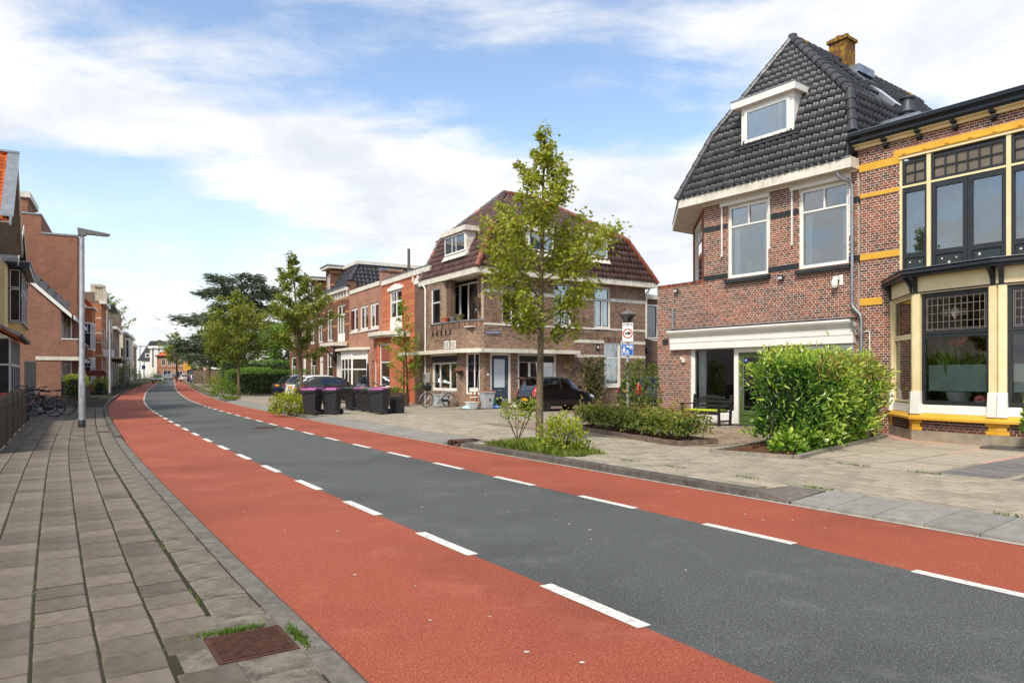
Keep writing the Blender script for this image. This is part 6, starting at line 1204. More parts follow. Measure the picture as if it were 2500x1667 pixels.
box_part(h1, 'bay', OB2, (.3, 3.6, -.8, 0, 0, .8), (.3, 3.6, -.8, 0, 3.3, 4.0), (.3, 3.6, -.8, 0, 6.6, 7.9));
for (c, d) in ((.8, 3.3), (4.0, 6.6)):
 window(h1, .3, 3.6, c, d, [(c, c + 1.6, [1.4, 2.5]), (c + 1.6, d, [.85, 1.4, 1.95, 2.5, 3.05])], y=-.8, rec=0, fw_=.16, gm=FG, simple=True); window(h1, 0, .8, c, d, [(c, c + 1.6, []), (c + 1.6, d, [.4])], rec=0, fw_=.16, T=xf(R(-90), (.3, 0)), gm=FG, simple=True)
box_part(h1, 'bay_cornice', WHITE, (.1, 3.8, -1.0, 0, 7.9, 8.05)); MB().prism([(.1, -.9, 8.05), (3.8, -.9, 8.05), (3.2, .4, 9.6), (.7, .4, 9.6)], (0, .3, -.2)).build('bay_roof', OTILE, h1); box_part(h1, 'gutter', WHITE, (3.6, 9.1, -.4, .1, 7.4, 7.7)); MB().prism([(0, -.1, 7.7), (9, -.1, 7.7), (7.5, 2.6, 10.2), (1.5, 2.6, 10.2)], (0, 4, 0)).build('roof', OTILE, h1)
box_part(h1, 'dormer', WHITE, (4.4, 6.6, .3, 3, 7.9, 9.3)); box_part(h1, 'roof_lantern', WHITE2, (.6, 4.0, 1.5, 4, 9.6, 10.3)); pipe(h1, [(4.2, -.1, 7.4), (4.2, -.1, 0)], .08, BLACKP); endwin(h1, [])
h2 = far_frame(76.0, 6.8, 'stepped_gable_house', 'narrow orange brick house with stone finials and white banding'); front(h2, 7.0, 9.2, OB2, [(.9, 2.4, 4.2, 6.8), (4.2, 5.8, 4.2, 6.8), (.9, 2.6, .7, 3.2), (4.4, 5.8, .2, 3.2)])
for z in (2.0, 3.6, 5.0, 6.0, 7.6): box_part(h2, 'white_band', STUC, (0, .88, -.02, .02, z, z + .14), (2.62, 4.18, -.02, .02, z, z + .14), (5.82, 7.0, -.02, .02, z, z + .14), (-.02, .02, .0, 3, z, z + .14))
box_part(h2, 'cornice', WHITE, (-.1, 7.1, -.45, .2, 9.2, 9.5)); box_part(h2, 'finial', STUC2, (.1, .7, -.1, .6, 9.5, 11.0), (6.3, 6.9, -.1, .6, 9.5, 11.2)); box_part(h2, 'finial_cap', STUC2, (-.05, .85, -.25, .75, 11.0, 11.2)); box_part(h2, 'balcony', WHITE, (2.4, 5.0, -.9, 0, 3.6, 4.4))
h3 = far_frame(84.0, 6.85, 'stucco_house', 'pale stucco house with iron balcony and heavy chimney blocks'); front(h3, 10.0, 9.6, STUC2, [(1.0, 2.6, 4.4, 7.0, BLACKP), (4.0, 6.0, 4.2, 7.0, BLACKP), (7.2, 8.8, 4.4, 7.0, BLACKP), (1.0, 3.0, .7, 3.4), (6.4, 8.6, .2, 3.2)])
box_part(h3, 'cornice', BLACKP, (-.2, 10.2, -.8, .3, 9.6, 9.85)); box_part(h3, 'attic', GB2, (1.0, 9.0, .4, 5, 9.85, 11.4)); box_part(h3, 'chimney', STUC2, (1.2, 2.2, .6, 1.8, 11.4, 12.4), (6.0, 7.2, .6, 1.8, 11.4, 12.8)); box_part(h3, 'yellow_panel', YELLOW, (2.8, 3.8, -.03, 0, 7.4, 9.3))
bal = MB()
for i in range(22): bal.box(3.2 + i * .2, 3.23 + i * .2, -1.3, -1.27, 3.9, 4.9)
bal.box(3.0, 7.6, -1.32, -1.25, 4.88, 4.95); bal.build('balcony_rail', BLACKP, h3, kind='stuff'); box_part(h3, 'balcony_floor', STUC2, (3.0, 7.6, -1.35, 0, 3.6, 3.8)); box_part(h3, 'porch_roof', GB2, (6.0, 9.0, -1.2, 0, 3.3, 3.6))
h4 = far_frame(95.0, 6.9, 'gable_brick_house', 'brown brick house with steep black tiled gable roof'); front(h4, 14.0, 8.0, GB2, [(1.5, 3.2, 4.2, 6.6), (5.5, 7.4, 4.2, 6.6), (10.5, 12.2, 4.2, 6.6), (1.5, 3.6, .7, 3.2), (6.0, 8.0, .7, 3.2), (10.5, 12.5, .2, 3.2)])
MB().prism([(14, -.3, 8), (14, 6, 12.6), (14, 12.0, 8)], (-14.0, 0, 0)).build('roof', DTILE, h4); MB().prism([(13.9, 0, 8), (13.9, 5.9, 12.3), (13.9, 11, 8)], (.3, 0, 0)).build('gable_wall', GB2, h4); box_part(h4, 'cornice', WHITE, (-.1, 14.1, -.45, .1, 7.7, 8.05)); box_part(h4, 'porch', BLACKP, (3.8, 6, -1.2, 0, 3.2, 3.5))
h5 = far_frame(112.0, 6.4, 'end_stucco_house', 'brick house with rendered end wall and tall chimney'); front(h5, 20.0, 8.2, GB2, [(2.0, 4.2, 4.2, 7.0), (7.5, 9.2, 4.2, 6.8), (12.5, 14.2, 4.2, 6.8), (16.5, 18.2, 4.2, 6.8), (2.0, 4.4, .7, 3.2), (8.0, 10.0, .7, 3.2), (14.0, 16.0, .7, 3.2)])
box_part(h5, 'rendered_end', STUC, (-.06, -.01, .2, 8, 2.6, 8.6)); box_part(h5, 'chimney', GB2, (-.2, 1.0, .5, 1.6, 8.2, 11.0)); box_part(h5, 'cornice', WHITE, (1.0, 20.1, -.5, .1, 8.0, 8.3)); box_part(h5, 'oriel', WHITE, (1.6, 4.6, -.7, 0, 3.9, 7.4)); window(h5, 1.7, 4.5, 4.2, 7.2, [(4.2, 6.0, [3.1]), (6.0, 7.2, [3.1])], y=-.76, rec=0, fw_=.15, dep=.05, gm=FG, simple=True); window(h5, .1, .62, 4.2, 7.2, [(4.2, 6, []), (6, 7.2, [])], rec=0, fw_=.1, dep=.05, T=xf(R(-90), (1.54, 0)), gm=FG, simple=True); box_part(h5, 'roof', DTILE, (.5, 20, 1.5, 8, 8.2, 9.3)); box_part(h5, 'hanging_sign', WHITE, (1.0, 1.06, -1.3, -.3, 3.1, 3.7))
box_part(h5, 'glass_roof', mat('pale_blue_glass', S(150, 170, 182), None, .3), (6, 14, 3, 8, 9.3, 11.0))
for k, (Y, o_, L_, H_, m, lab) in enumerate(((136, 6.9, 22, 9.0, STUC, 'pale stucco house far down the street beside the lamp posts'), (162, 7.5, 24, 8.0, RBF, 'red brick house far down the street beyond the pale one'), (190, 8.5, 26, 9.5, STUC, 'white house near the street end next to the dark roofed building'))):
 r_ = far_frame(Y, o_, 'far_house', lab); front(r_, L_, H_, m, [(2 + i * 4.2, 3.8 + i * 4.2, 4.4, 6.8) for i in range(5)] + [(2 + i * 4.2, 4.2 + i * 4.2, .7, 3.2) for i in range(5)]); box_part(r_, 'cornice', WHITE, (-.1, L_ + .1, -.4, .1, H_, H_ + .3)); endwin(r_, [])
# ---------------------------------------------------------------- street end
def fpx(px, Y): return ((px - 1250) / 1736 * Y, Y)
FB = mat('far_tan_brick', S(168, 124, 98), S(150, 108, 84), .9, 1.5)
X, Y = fpx(383, 212); E1_ = empty('street_end_house', (X, Y, gz(0, Y)), R(-4), 'tan brick house with orange roof closing the end of the street', 'house')
w1 = [(1.4, 2.6, 3.9, 5.9), (3.3, 4.5, 3.9, 5.9), (5.2, 6.4, 3.9, 5.9), (7.2, 8.4, 3.9, 5.9), (1.9, 4.4, .2, 2.6), (5.0, 5.7, 1.0, 2.6), (6.2, 8.0, .2, 2.4)]
wallbox(E1_, 0, 11, 0, 6.6, w1, FB); box_part(E1_, 'side_wall', FB, (0, .3, .25, 9, 0, 6.6)); box_part(E1_, 'brick_band', RBF, (0, 11, -.05, .02, 3.2, 3.4))
for a, b, c, d in w1: window(E1_, a, b, c, d, [(c, d, [(a + b) / 2])], rec=.05, fw_=.12, gm=FG, simple=True)
box_part(E1_, 'gutter', BLACKP, (-.3, 11.3, -.5, .2, 6.6, 6.95)); MB().prism([(-.3, -.4, 6.95), (4.0, -.4, 6.95), (4.0, 3.2, 9.0), (2.2, 3.2, 9.0)], (0, .3, -.1)).build('roof', OTILE, E1_); box_part(E1_, 'dormer', BLACKP, (3.8, 8.6, -.1, 4, 7.0, 8.9)); window(E1_, 4.0, 8.4, 7.1, 8.7, [(7.1, 8.7, [5.1, 6.2, 7.3])], y=-.1, rec=-.06, fw_=.12, dep=.05, gm=FG, simple=True); box_part(E1_, 'dormer_roof', BLACKP, (3.6, 9, -.4, 4, 8.9, 9.2))
X, Y = fpx(346, 250); E2_ = empty('dark_roofed_building', (X, Y, gz(0, Y)), R(-2), 'building with a big dark grey roof behind the street end', 'building')
box_part(E2_, 'wall', mat('far_white_wall', S(224, 222, 214), S(206, 204, 196), .9, 1), (0, 9, 0, 10, 0, 7)); MB().prism([(-1.5, -.3, 6.0), (9, -.3, 6.0), (9, -.3, 11.4), (7.6, -.3, 13.0), (3.2, -.3, 13.0)], (0, 10, 0)).build('roof', mat('far_slate', S(58, 60, 66), S(48, 50, 56), .7, 1), E2_); box_part(E2_, 'chimney', WHITE, (5.0, 5.5, .5, 1, 13.0, 13.5))
window(E2_, 1.5, 3.2, 7.2, 8.6, None, y=-.3, rec=-.06, fw_=.2, dep=.05, gm=FG, simple=True)
X, Y = fpx(366, 226); E3_ = empty('white_end_building', (X, Y, gz(0, Y)), R(-3), 'white building with dark uprights left of the tan street end house', 'building')
box_part(E3_, 'wall', MATS['far_white_wall'], (0, 4.6, 0, 8, 0, 9.6)); box_part(E3_, 'cornice', WHITE, (-.4, 5, -.5, 8, 9.6, 10.3));
for i in range(2): box_part(E3_, 'upright', BLACKP, (.8 + i * 2, 1.2 + i * 2, -.05, 0, 3.5, 9.4)); window(E3_, 1.4 + i * 1.6, 2.6 + i * 1.6, 5, 8.6, None, rec=-.06, fw_=.15, dep=.05, gm=FG, simple=True) if i else None
X, Y = fpx(400, 255); E4_ = empty('flat_white_building', (X, Y, gz(0, Y)), R(-2), 'flat roofed white building rising behind the tan street end house', 'building'); box_part(E4_, 'wall', MATS['far_white_wall'], (0, 8, 0, 8, 0, 11.2)); box_part(E4_, 'roof_edge', ZINC, (-.2, 8.2, -.2, 8, 11.2, 11.6))
# ---------------------------------------------------------------- vegetation
def leaf_mesh(name, C, Dn, size, tmpl, faces, mat_, rnd, up=None):
 """C (n,3) centres, Dn (n,3) leaf directions, size (n,), tmpl (k,3): x along the leaf, y across, z normal"""
 n = len(C); Dn = Dn / (np.linalg.norm(Dn, axis=1, keepdims=True) + 1e-9); r = RNG.normal(size=(n, 3)) if up is None else up + RNG.normal(size=(n, 3)) * .5
 U = np.cross(Dn, r); U /= (np.linalg.norm(U, axis=1, keepdims=True) + 1e-9); W = np.cross(Dn, U); t = np.asarray(tmpl); k = len(t); s = size[:, None, None]
 P = C[:, None, :] + s * (t[None, :, 0:1] * Dn[:, None, :] + t[None, :, 1:2] * U[:, None, :] + t[None, :, 2:3] * W[:, None, :])
 F = (np.asarray(faces)[None] + (np.arange(n) * k)[:, None, None]).reshape(-1, np.asarray(faces).shape[1])
 return np_mesh(name, P.reshape(-1, 3), F, mat_, np.repeat(rnd, len(faces)))
OVAL = ([(0, 0, 0), (.35, .26, .06), (1, 0, -.06), (.35, -.26, .06)], [(0, 1, 2), (0, 2, 3)])
LONG = ([(0, 0, 0), (.25, .13, .04), (.7, .14, .02), (1, 0, -.08), (.7, -.14, .02), (.25, -.13, .04)], [(0, 1, 2, 3), (0, 3, 4, 5)])
MAP_ = ([(0, 0, 0), (.12, .42, -.05), (.35, .22, .02), (.62, .46, -.06), (.6, .16, .03), (1, 0, -.08), (.6, -.16, .03), (.62, -.46, -.06), (.35, -.22, .02), (.12, -.42, -.05)],
  [(0, 1, 2), (0, 2, 3), (0, 3, 4), (0, 4, 5), (0, 5, 6), (0, 6, 7), (0, 7, 8), (0, 8, 9)])
def rv(n, s=1.0): return RNG.normal(size=(n, 3)) * s
def tree(name, loc, h, zb, rmax, label, group=None, trunk=.09, lean=(0, 0), nleaf=6000, lsize=.1, mat_=None, bark=None, tmpl=MAP_, seed=1, nl=26, prof=None, top=.12, tw=14, cat='tree'):
 rng = random.Random(seed); r_ = empty(name, loc, 0, label, cat, group); tm = MB(); bark = bark or BARK; mat_ = mat_ or MAPLE2
 prof = prof or (lambda t: min(1.0, .55 + t * 2.2) * (1 - t) ** .75 + .04)
 P = [Vector((lean[0] * (i / 12) ** 1.5 + rng.uniform(-.02, .02) * i / 12 * h * .15, lean[1] * (i / 12) ** 1.5 + rng.uniform(-.02, .02) * i / 12 * h * .15, h * .97 * i / 12)) for i in range(13)]
 tm.tube([P[0] - Vector((0, 0, .05))] + P, [trunk * 1.35] + [trunk * (1 - .9 * (i / 12) ** 1.1) + .006 for i in range(13)], 10)
 def tp(z): f = max(0, min(11.99, z / (h * .97) * 12)); i = int(f); return P[i].lerp(P[i + 1], f - i)
 anchors = []; lm = MB()
 for k in range(nl):
  t = (k + rng.random() * .8) / nl; z = zb + (h - zb) * t * .93; a = k * 2.399 + rng.uniform(-.5, .5); L_ = rmax * prof(t) * rng.uniform(.72, 1.12); b = tp(z); rise = L_ * rng.uniform(.45, .95) * (1 if t > .15 else .7)
  e = b + Vector((math.cos(a) * L_, math.sin(a) * L_, rise)); m = b.lerp(e, .5) + Vector((0, 0, -.06 * L_ + rng.uniform(-.05, .05)))
  r0 = max(.008, trunk * .38 * (1 - t * .7)); lm.tube([b, m, e], [r0, r0 * .6, r0 * .25], 6); anchors += [(b.lerp(m, .7), .18 * L_), (m, .3 * L_), (m.lerp(e, .5), .3 * L_), (e, .25 * L_)]
  for q in range(max(2, int(tw * L_ / rmax * .35))):
   f = rng.uniform(.3, 1); s = m.lerp(e, (f - .5) * 2) if f > .5 else b.lerp(m, f * 2); a2 = a + rng.uniform(-1.5, 1.5); l2 = L_ * rng.uniform(.2, .42); e2 = s + Vector((math.cos(a2) * l2, math.sin(a2) * l2, l2 * rng.uniform(.1, .9))); lm.tube([s, e2], [r0 * .3, .004], 4); anchors += [(e2, .16 * L_), (s.lerp(e2, .6), .14 * L_)]
 for i in range(7): anchors.append((tp(h * (1 - top * i / 7 * 1.6)), .08 * rmax + .05))
 auto_smooth(tm.build('trunk', bark, r_), 60); lm.build('limb', bark, r_, kind='stuff')
 A = np.array([list(p) + [s] for p, s in anchors]); w = A[:, 3] + .04; idx = RNG.choice(len(A), nleaf, p=w / w.sum()); C = A[idx, :3] + rv(nleaf) * (A[idx, 3:4] * .36 + .03)
 ax_ = np.array([tp(z) for z in C[:, 2]]) if len(C) < 20000 else 0; outw = C - ax_; outw[:, 2] *= .2; nrm = np.linalg.norm(outw, axis=1, keepdims=True) + 1e-6; Dn = outw / nrm * .7 + rv(nleaf, .6); Dn[:, 2] -= .45
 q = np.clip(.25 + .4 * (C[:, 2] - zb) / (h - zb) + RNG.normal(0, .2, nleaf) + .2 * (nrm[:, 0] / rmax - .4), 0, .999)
 link('crown', leaf_mesh('crown', C, Dn, lsize * RNG.uniform(.6, 1.25, nleaf), tmpl[0], tmpl[1], mat_, q, np.array([0, 0, 1.0])), r_); return r_
def hang(p, z=.1): return (p[0], p[1], z + gz(*p))
TG = 'young street trees along the right kerb'
def conic(t): return (.55 + .6 * min(1, t * 4)) * (1 - t) ** 1.05 + .06
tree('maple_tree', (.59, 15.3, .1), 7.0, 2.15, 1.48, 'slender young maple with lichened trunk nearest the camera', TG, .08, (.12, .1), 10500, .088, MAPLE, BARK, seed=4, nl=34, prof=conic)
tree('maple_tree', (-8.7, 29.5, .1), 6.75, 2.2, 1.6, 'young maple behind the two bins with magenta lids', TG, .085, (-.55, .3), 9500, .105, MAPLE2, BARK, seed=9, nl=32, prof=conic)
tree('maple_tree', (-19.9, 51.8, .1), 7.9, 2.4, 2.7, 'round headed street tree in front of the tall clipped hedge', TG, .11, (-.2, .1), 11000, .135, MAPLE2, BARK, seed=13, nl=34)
tree('maple_tree', (-29.6, 72.7, .2), 7.6, 2.2, 2.3, 'thin trunked street tree left of the round headed one', TG, .09, (0, 0), 5000, .2, MAPLE2, BARK, seed=17, nl=28)
tree('maple_tree', (-42.5, 100.0, .4), 8.4, 2.6, 3.0, 'dark street tree beside the red triangle sign', TG, .14, (0, 0), 4500, .26, HEDGE, BARKD, seed=21, nl=28)
tree('maple_tree', (-56.5, 127.0, .55), 6.6, 2.0, 2.6, 'small dark tree in front of the light blue parked car', TG, .12, (0, 0), 3000, .26, HEDGE, BARKD, seed=25, nl=24)
# cedar with flat layered boughs
def cedar(loc, h, R_, label):
 r_ = empty('cedar_tree', loc, 0, label, 'tree'); rng = random.Random(3); t = MB(); t.tube([(0, 0, 0), (.1, 0, h * .35), (-.1, .1, h * .7), (0, 0, h * .97)], [.55, .42, .22, .05], 10); auto_smooth(t.build('trunk', BARKD, r_), 60); lm = MB(); Cs = [];
 for k in range(46):
  f = .16 + .82 * k / 46; z = h * f; a = k * 2.4 + rng.uniform(-.4, .4); L_ = R_ * (1.05 - .62 * f ** 1.6) * rng.uniform(.55, 1.1); L_ = max(L_, 1.2); dz = L_ * rng.uniform(.05, .30)
  b = Vector((0, 0, z)); e = Vector((math.cos(a) * L_, math.sin(a) * L_, z + dz)); m = b.lerp(e, .5) + Vector((0, 0, .12 * L_)); lm.tube([b, m, e], [.13 * (1 - f) + .04, .07, .02], 6)
  n = int(1000 * L_ / R_); s = RNG.uniform(.3, 1.0, n); P = np.array(b)[None] * (1 - s)[:, None] ** 2 + 2 * (s * (1 - s))[:, None] * np.array(m)[None] + (s ** 2)[:, None] * np.array(e)[None]
  sp = .38 * L_ * (1.15 - s); P[:, 0] += RNG.normal(0, 1, n) * sp; P[:, 1] += RNG.normal(0, 1, n) * sp; P[:, 2] += RNG.normal(0, .16, n) - np.abs(RNG.normal(0, .3, n)); Cs.append(P)
 lm.build('limb', BARKD, r_, kind='stuff'); C = np.concatenate(Cs); n = len(C); D_ = C * np.array([1, 1, 0]); D_ = D_ / (np.linalg.norm(D_, axis=1, keepdims=True) + .01) + rv(n, .5) * np.array([1, 1, .3])
 link('crown', leaf_mesh('crown', C, D_, .55 * RNG.uniform(.5, 1.3, n), [(0, 0, 0), (.4, .16, 0), (1, .05, -.05), (1, -.05, -.05), (.4, -.16, 0)], [(0, 1, 2, 3, 4)], CEDAR, np.clip(RNG.normal(.45, .25, n), 0, .999), np.array([0, 0, 1.0])), r_)
cedar((-35.0, 92.0, .2), 14.6, 8.6, 'big blue grey cedar with flat layered boughs behind the street trees')
# far roadside trees beyond the roofs
for k, (p, h, rr, lab) in enumerate((((-68.0, 120.0), 15.5, 4.5, 'pale green tree rising over the roofs behind the tall lamp post'), ((-66.0, 140.0), 10.0, 3.0, 'thin tree above the gable roof on the left row'), ((-25.0, 78.0), 7.0, 4.2, 'dark leafy tree between the cedar and the terrace'), ((-47.5, 118.0), 6.0, 3.4, 'bushy tree beside the dark garden wall'))):
 tree('garden_tree', hang(p), h, h * .35, rr, lab, None, .2, (0, 0), 3500, .34, MAPLE2 if k < 2 else HEDGE, BARKD, OVAL, seed=31 + k, nl=26)
# hedges: leaves over a clipped core
def surf_pts(x0, x1, y0, y1, z0, z1, n, bottom=False):
 A = [(x1 - x0) * (y1 - y0), (x1 - x0) * (z1 - z0), (x1 - x0) * (z1 - z0), (y1 - y0) * (z1 - z0), (y1 - y0) * (z1 - z0)]; p = np.array(A) / sum(A); f = RNG.choice(5, n, p=p); u, v = RNG.random(n), RNG.random(n)
 X = x0 + (x1 - x0) * u; Y_ = y0 + (y1 - y0) * v; Z = np.full(n, z1); Nn = np.zeros((n, 3)); Nn[f == 0] = (0, 0, 1)
 for k, (ax, val, nn) in enumerate((('y', y0, (0, -1, 0)), ('y', y1, (0, 1, 0)), ('x', x0, (-1, 0, 0)), ('x', x1, (1, 0, 0)))):
  m = f == k + 1; Z[m] = z0 + (z1 - z0) * v[m]; Nn[m] = nn
  if ax == 'y': Y_[m] = val
  else: X[m] = val; Y_[m] = y0 + (y1 - y0) * u[m]
 return np.stack([X, Y_, Z], 1), Nn
def hedge(name, loc, rz, lx, ly, h, label, group, n, ls, mat_, tmpl=OVAL, wob=.05, core=True, upb=.25, z0=.1, shoots=0, q0=.45, qv=.2, cat='hedge'):
 r_ = empty(name, loc, rz, label, cat, group); C, Nn = surf_pts(-lx / 2, lx / 2, -ly / 2, ly / 2, z0, h, n); w = np.sin(C[:, 0] * 2.3) * np.cos(C[:, 2] * 2.9 + C[:, 1]) * wob * 1.3 + RNG.normal(0, wob, n); C = C + Nn * w[:, None] - Nn * np.abs(RNG.normal(0, ls * .5, n))[:, None]
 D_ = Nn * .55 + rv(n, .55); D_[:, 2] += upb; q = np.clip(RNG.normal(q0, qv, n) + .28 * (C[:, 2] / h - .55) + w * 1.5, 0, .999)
 if shoots:
  S_, _ = surf_pts(-lx / 2, lx / 2, -ly / 2, ly / 2, h * .9, h, shoots); k = 7; t = np.tile(np.linspace(0, 1, k), shoots); base = np.repeat(S_, k, 0); d = np.repeat(rv(shoots, .25) + np.array([0, 0, 1.0]), k, 0); P = base + d * (t * RNG.uniform(.12, .32, shoots).repeat(k))[:, None]
  C = np.concatenate([C, P]); D2 = d * .6 + rv(len(P), .6); D_ = np.concatenate([D_, D2]); q = np.concatenate([q, np.clip(RNG.normal(.8, .12, len(P)), 0, .999)])
 m = len(C); link('foliage', leaf_mesh('foliage', C, D_, ls * RNG.uniform(.6, 1.25, m), tmpl[0], tmpl[1], mat_, q, None), r_)
 if core: e = ls * 2.1; box_part(r_, 'dark_core', mat('hedge_core', S(34, 46, 22), S(24, 34, 18), .95, 12, 8, .9, 30), (-lx / 2 + e, lx / 2 - e, -ly / 2 + e, ly / 2 - e, z0, h - e))  # solid dark box inside the hedge, coloured as the shade behind the leaves
 return r_
# laurel screen in its bed beside the driveway
bd = Vector((9.2 - 4.99, 17.5 - 12.6, 0)).normalized(); bn = Vector((-bd.y, bd.x, 0)); brz = math.atan2(bd.y, bd.x); b0 = Vector((4.99, 12.6, 0))
bc = b0 + bd * 3.7 + bn * .66
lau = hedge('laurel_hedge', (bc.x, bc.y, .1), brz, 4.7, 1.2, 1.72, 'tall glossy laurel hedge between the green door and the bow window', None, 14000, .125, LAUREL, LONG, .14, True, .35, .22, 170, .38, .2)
st = MB()
for i in range(16): x = -2.4 + i * .32; y = random.uniform(-.35, .35); st.tube([(x, y, 0), (x + random.uniform(-.1, .1), y, .35), (x + random.uniform(-.2, .2), y, .8)], [.025, .02, .012], 6)
st.build('stem', BARKD, lau, kind='stuff')
n = 420; C = np.stack([RNG.uniform(-2.5, 2.3, n), -.68 + RNG.normal(0, .05, n), RNG.uniform(1.35, 1.85, n)], 1); link('seed_head', leaf_mesh('seed_head', C, rv(n, .3) + np.array([0, -.2, 1]), np.full(n, .11), [(0, 0, 0), (.5, .09, 0), (1, 0, 0), (.5, -.09, 0)], [(0, 1, 2, 3)], mat('brown_seed', S(150, 118, 62), S(128, 96, 50), .9), np.zeros(n)), lau, kind='stuff')
BEDE = mat('bed_edging', S(150, 142, 128), S(124, 116, 104), .9, 8, 8, .5, 60)
def bed(name, pts, label, hgt=.16, th=.1, brick=None, cat='flower bed'):
 c = sum((Vector(p) for p in pts), Vector((0, 0, 0))) / len(pts); r_ = empty(name, c, 0, label, cat); P = [Vector(p) - c for p in pts]
 MB().add([(p.x, p.y, .125) for p in P], [tuple(range(len(P)))]).build('soil', SOIL, r_)
 n = 900; lo = np.min([[p.x, p.y] for p in P], 0); hi = np.max([[p.x, p.y] for p in P], 0); Q = RNG.uniform(lo, hi, (n, 2)); Q = np.array([q for q in Q if inpoly(q, [(p.x, p.y) for p in P])]); n = len(Q); C = np.concatenate([Q, RNG.uniform(.125, .15, (n, 1))], 1)
 link('bark_chip', leaf_mesh('bark_chip', C, rv(n) * np.array([1, 1, .15]), RNG.uniform(.04, .1, n), [(0, -.25, 0), (1, -.2, .05), (1, .2, .08), (0, .25, .02)], [(0, 1, 2, 3)], MULCH, RNG.random(n), np.array([0, 0, 1.0])), r_, kind='stuff')
 for a, b in zip(P, P[1:] + P[:1]):
  d = b - a; L_ = d.length; u = d.normalized(); nn = Vector((-u.y, u.x, 0)); step = .1 if brick else 1.0; k = max(1, round(L_ / step))
  for i in range(k):
   p, q = a + u * (L_ * i / k + .003), a + u * (L_ * (i + 1) / k - .003); e = random.uniform(-.008, .008)
   mb = MB(); mb.hexa([p + Vector((0, 0, .05)), q + Vector((0, 0, .05)), q - nn * th + Vector((0, 0, .05)), p - nn * th + Vector((0, 0, .05)), p + Vector((0, 0, hgt + e)), q + Vector((0, 0, hgt + e)), q - nn * th + Vector((0, 0, hgt + e)), p - nn * th + Vector((0, 0, hgt + e))], random.random()); fix_normals(mb.build('edging_stone', brick or BEDE, r_))
 return r_
p0 = b0; p1 = b0 + bd * 6.2; p2 = p1 + bn * 1.55; p3 = b0 + bn * 1.5
bed('laurel_bed', [(p.x, p.y, 0) for p in (p0, p1, p2, p3)], 'mulched bed with stone edging under the laurel hedge')
# low clumps in front of the laurel and a flowering hydrangea
def clump(name, loc, r, h, n, ls, mat_, label, group=None, tmpl=OVAL, flat=.7, q0=.5, cat='shrub', qv=.2):
 r_ = empty(name, loc, 0, label, cat, group); d = rv(n); d /= np.linalg.norm(d, axis=1, keepdims=True); d[:, 2] = np.abs(d[:, 2]); rad = RNG.uniform(.55, 1.0, n) ** .6; bl = 1 + .22 * np.sin(d[:, 0] * 7 + 1) * np.cos(d[:, 1] * 6); C = d * (rad * bl)[:, None] * np.array([r, r, h]); C[:, 2] += .03
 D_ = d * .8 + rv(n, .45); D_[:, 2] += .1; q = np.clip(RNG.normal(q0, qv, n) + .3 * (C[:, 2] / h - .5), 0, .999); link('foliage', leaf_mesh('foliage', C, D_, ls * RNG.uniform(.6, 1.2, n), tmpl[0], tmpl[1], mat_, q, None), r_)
 s = MB()
 for i in range(9): a = i * .7; s.tube([(0, 0, 0), (math.cos(a) * r * .25, math.sin(a) * r * .25, h * .35), (math.cos(a) * r * .55, math.sin(a) * r * .55, h * .7)], [.015, .01, .005], 5)
 s.build('stem', BARKD, r_, kind='stuff'); return r_
for k, (f, o_, r, h, lab) in enumerate(((.75, .35, .30, .34, 'low bright green clump at the front of the laurel bed'), (1.45, .32, .36, .45, 'second bright green clump along the laurel bed edge'), (2.1, .3, .34, .42, 'bright green clump left of the pale hydrangea blooms'), (3.5, .3, .38, .40, 'bright green clump right of the pale hydrangea blooms'), (4.4, .3, .34, .34, 'bright green clump farthest along the laurel bed edge'))):
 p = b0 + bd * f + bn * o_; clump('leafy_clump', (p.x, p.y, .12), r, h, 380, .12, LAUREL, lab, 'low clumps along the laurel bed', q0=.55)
p = b0 + bd * 2.85 + bn * .28; hy = clump('hydrangea', (p.x, p.y, .12), .36, .42, 300, .12, HEDGE, 'hydrangea with pale yellow flower heads in the laurel bed', None, q0=.4, cat='hydrangea')
PETAL = mat('pale_petal', S(244, 238, 200), S(226, 224, 168), .7, 20)
for i in range(7):
 a = i * 1.1; c = np.array([.26 * math.cos(a) * random.uniform(.4, 1), .26 * math.sin(a) * random.uniform(.4, 1) - .06, .40 + random.uniform(-.05, .1)]); n = 90; d = rv(n); d /= np.linalg.norm(d, axis=1, keepdims=True); C = c + d * .07 * np.array([1, 1, .7]); link('flower_head', leaf_mesh('flower_head', C, d * .3 + rv(n, .6), np.full(n, .035), OVAL[0], OVAL[1], PETAL, np.zeros(n), None), hy)
# small black garden spots
for f, lab in ((2.2, 'black spike garden light among the clumps, nearer the pavement'), (2.7, 'black spike garden light in front of the pale hydrangea'), (4.0, 'black spike garden light nearest the bow window')):
 p = b0 + bd * f + bn * .16; r_ = empty('garden_light', (p.x, p.y, .1), 0, lab, 'garden light', 'black spike lights in the laurel bed'); MB().cyl((0, 0, 0), (0, 0, .38), .012, None, 8).build('spike', BLACKP, r_); auto_smooth(MB().lathe([(.03, .36), (.045, .40), (.05, .52), (.03, .54), (0, .54)], (0, 0, 0), 12).build('lamp_head', BLACKP, r_))
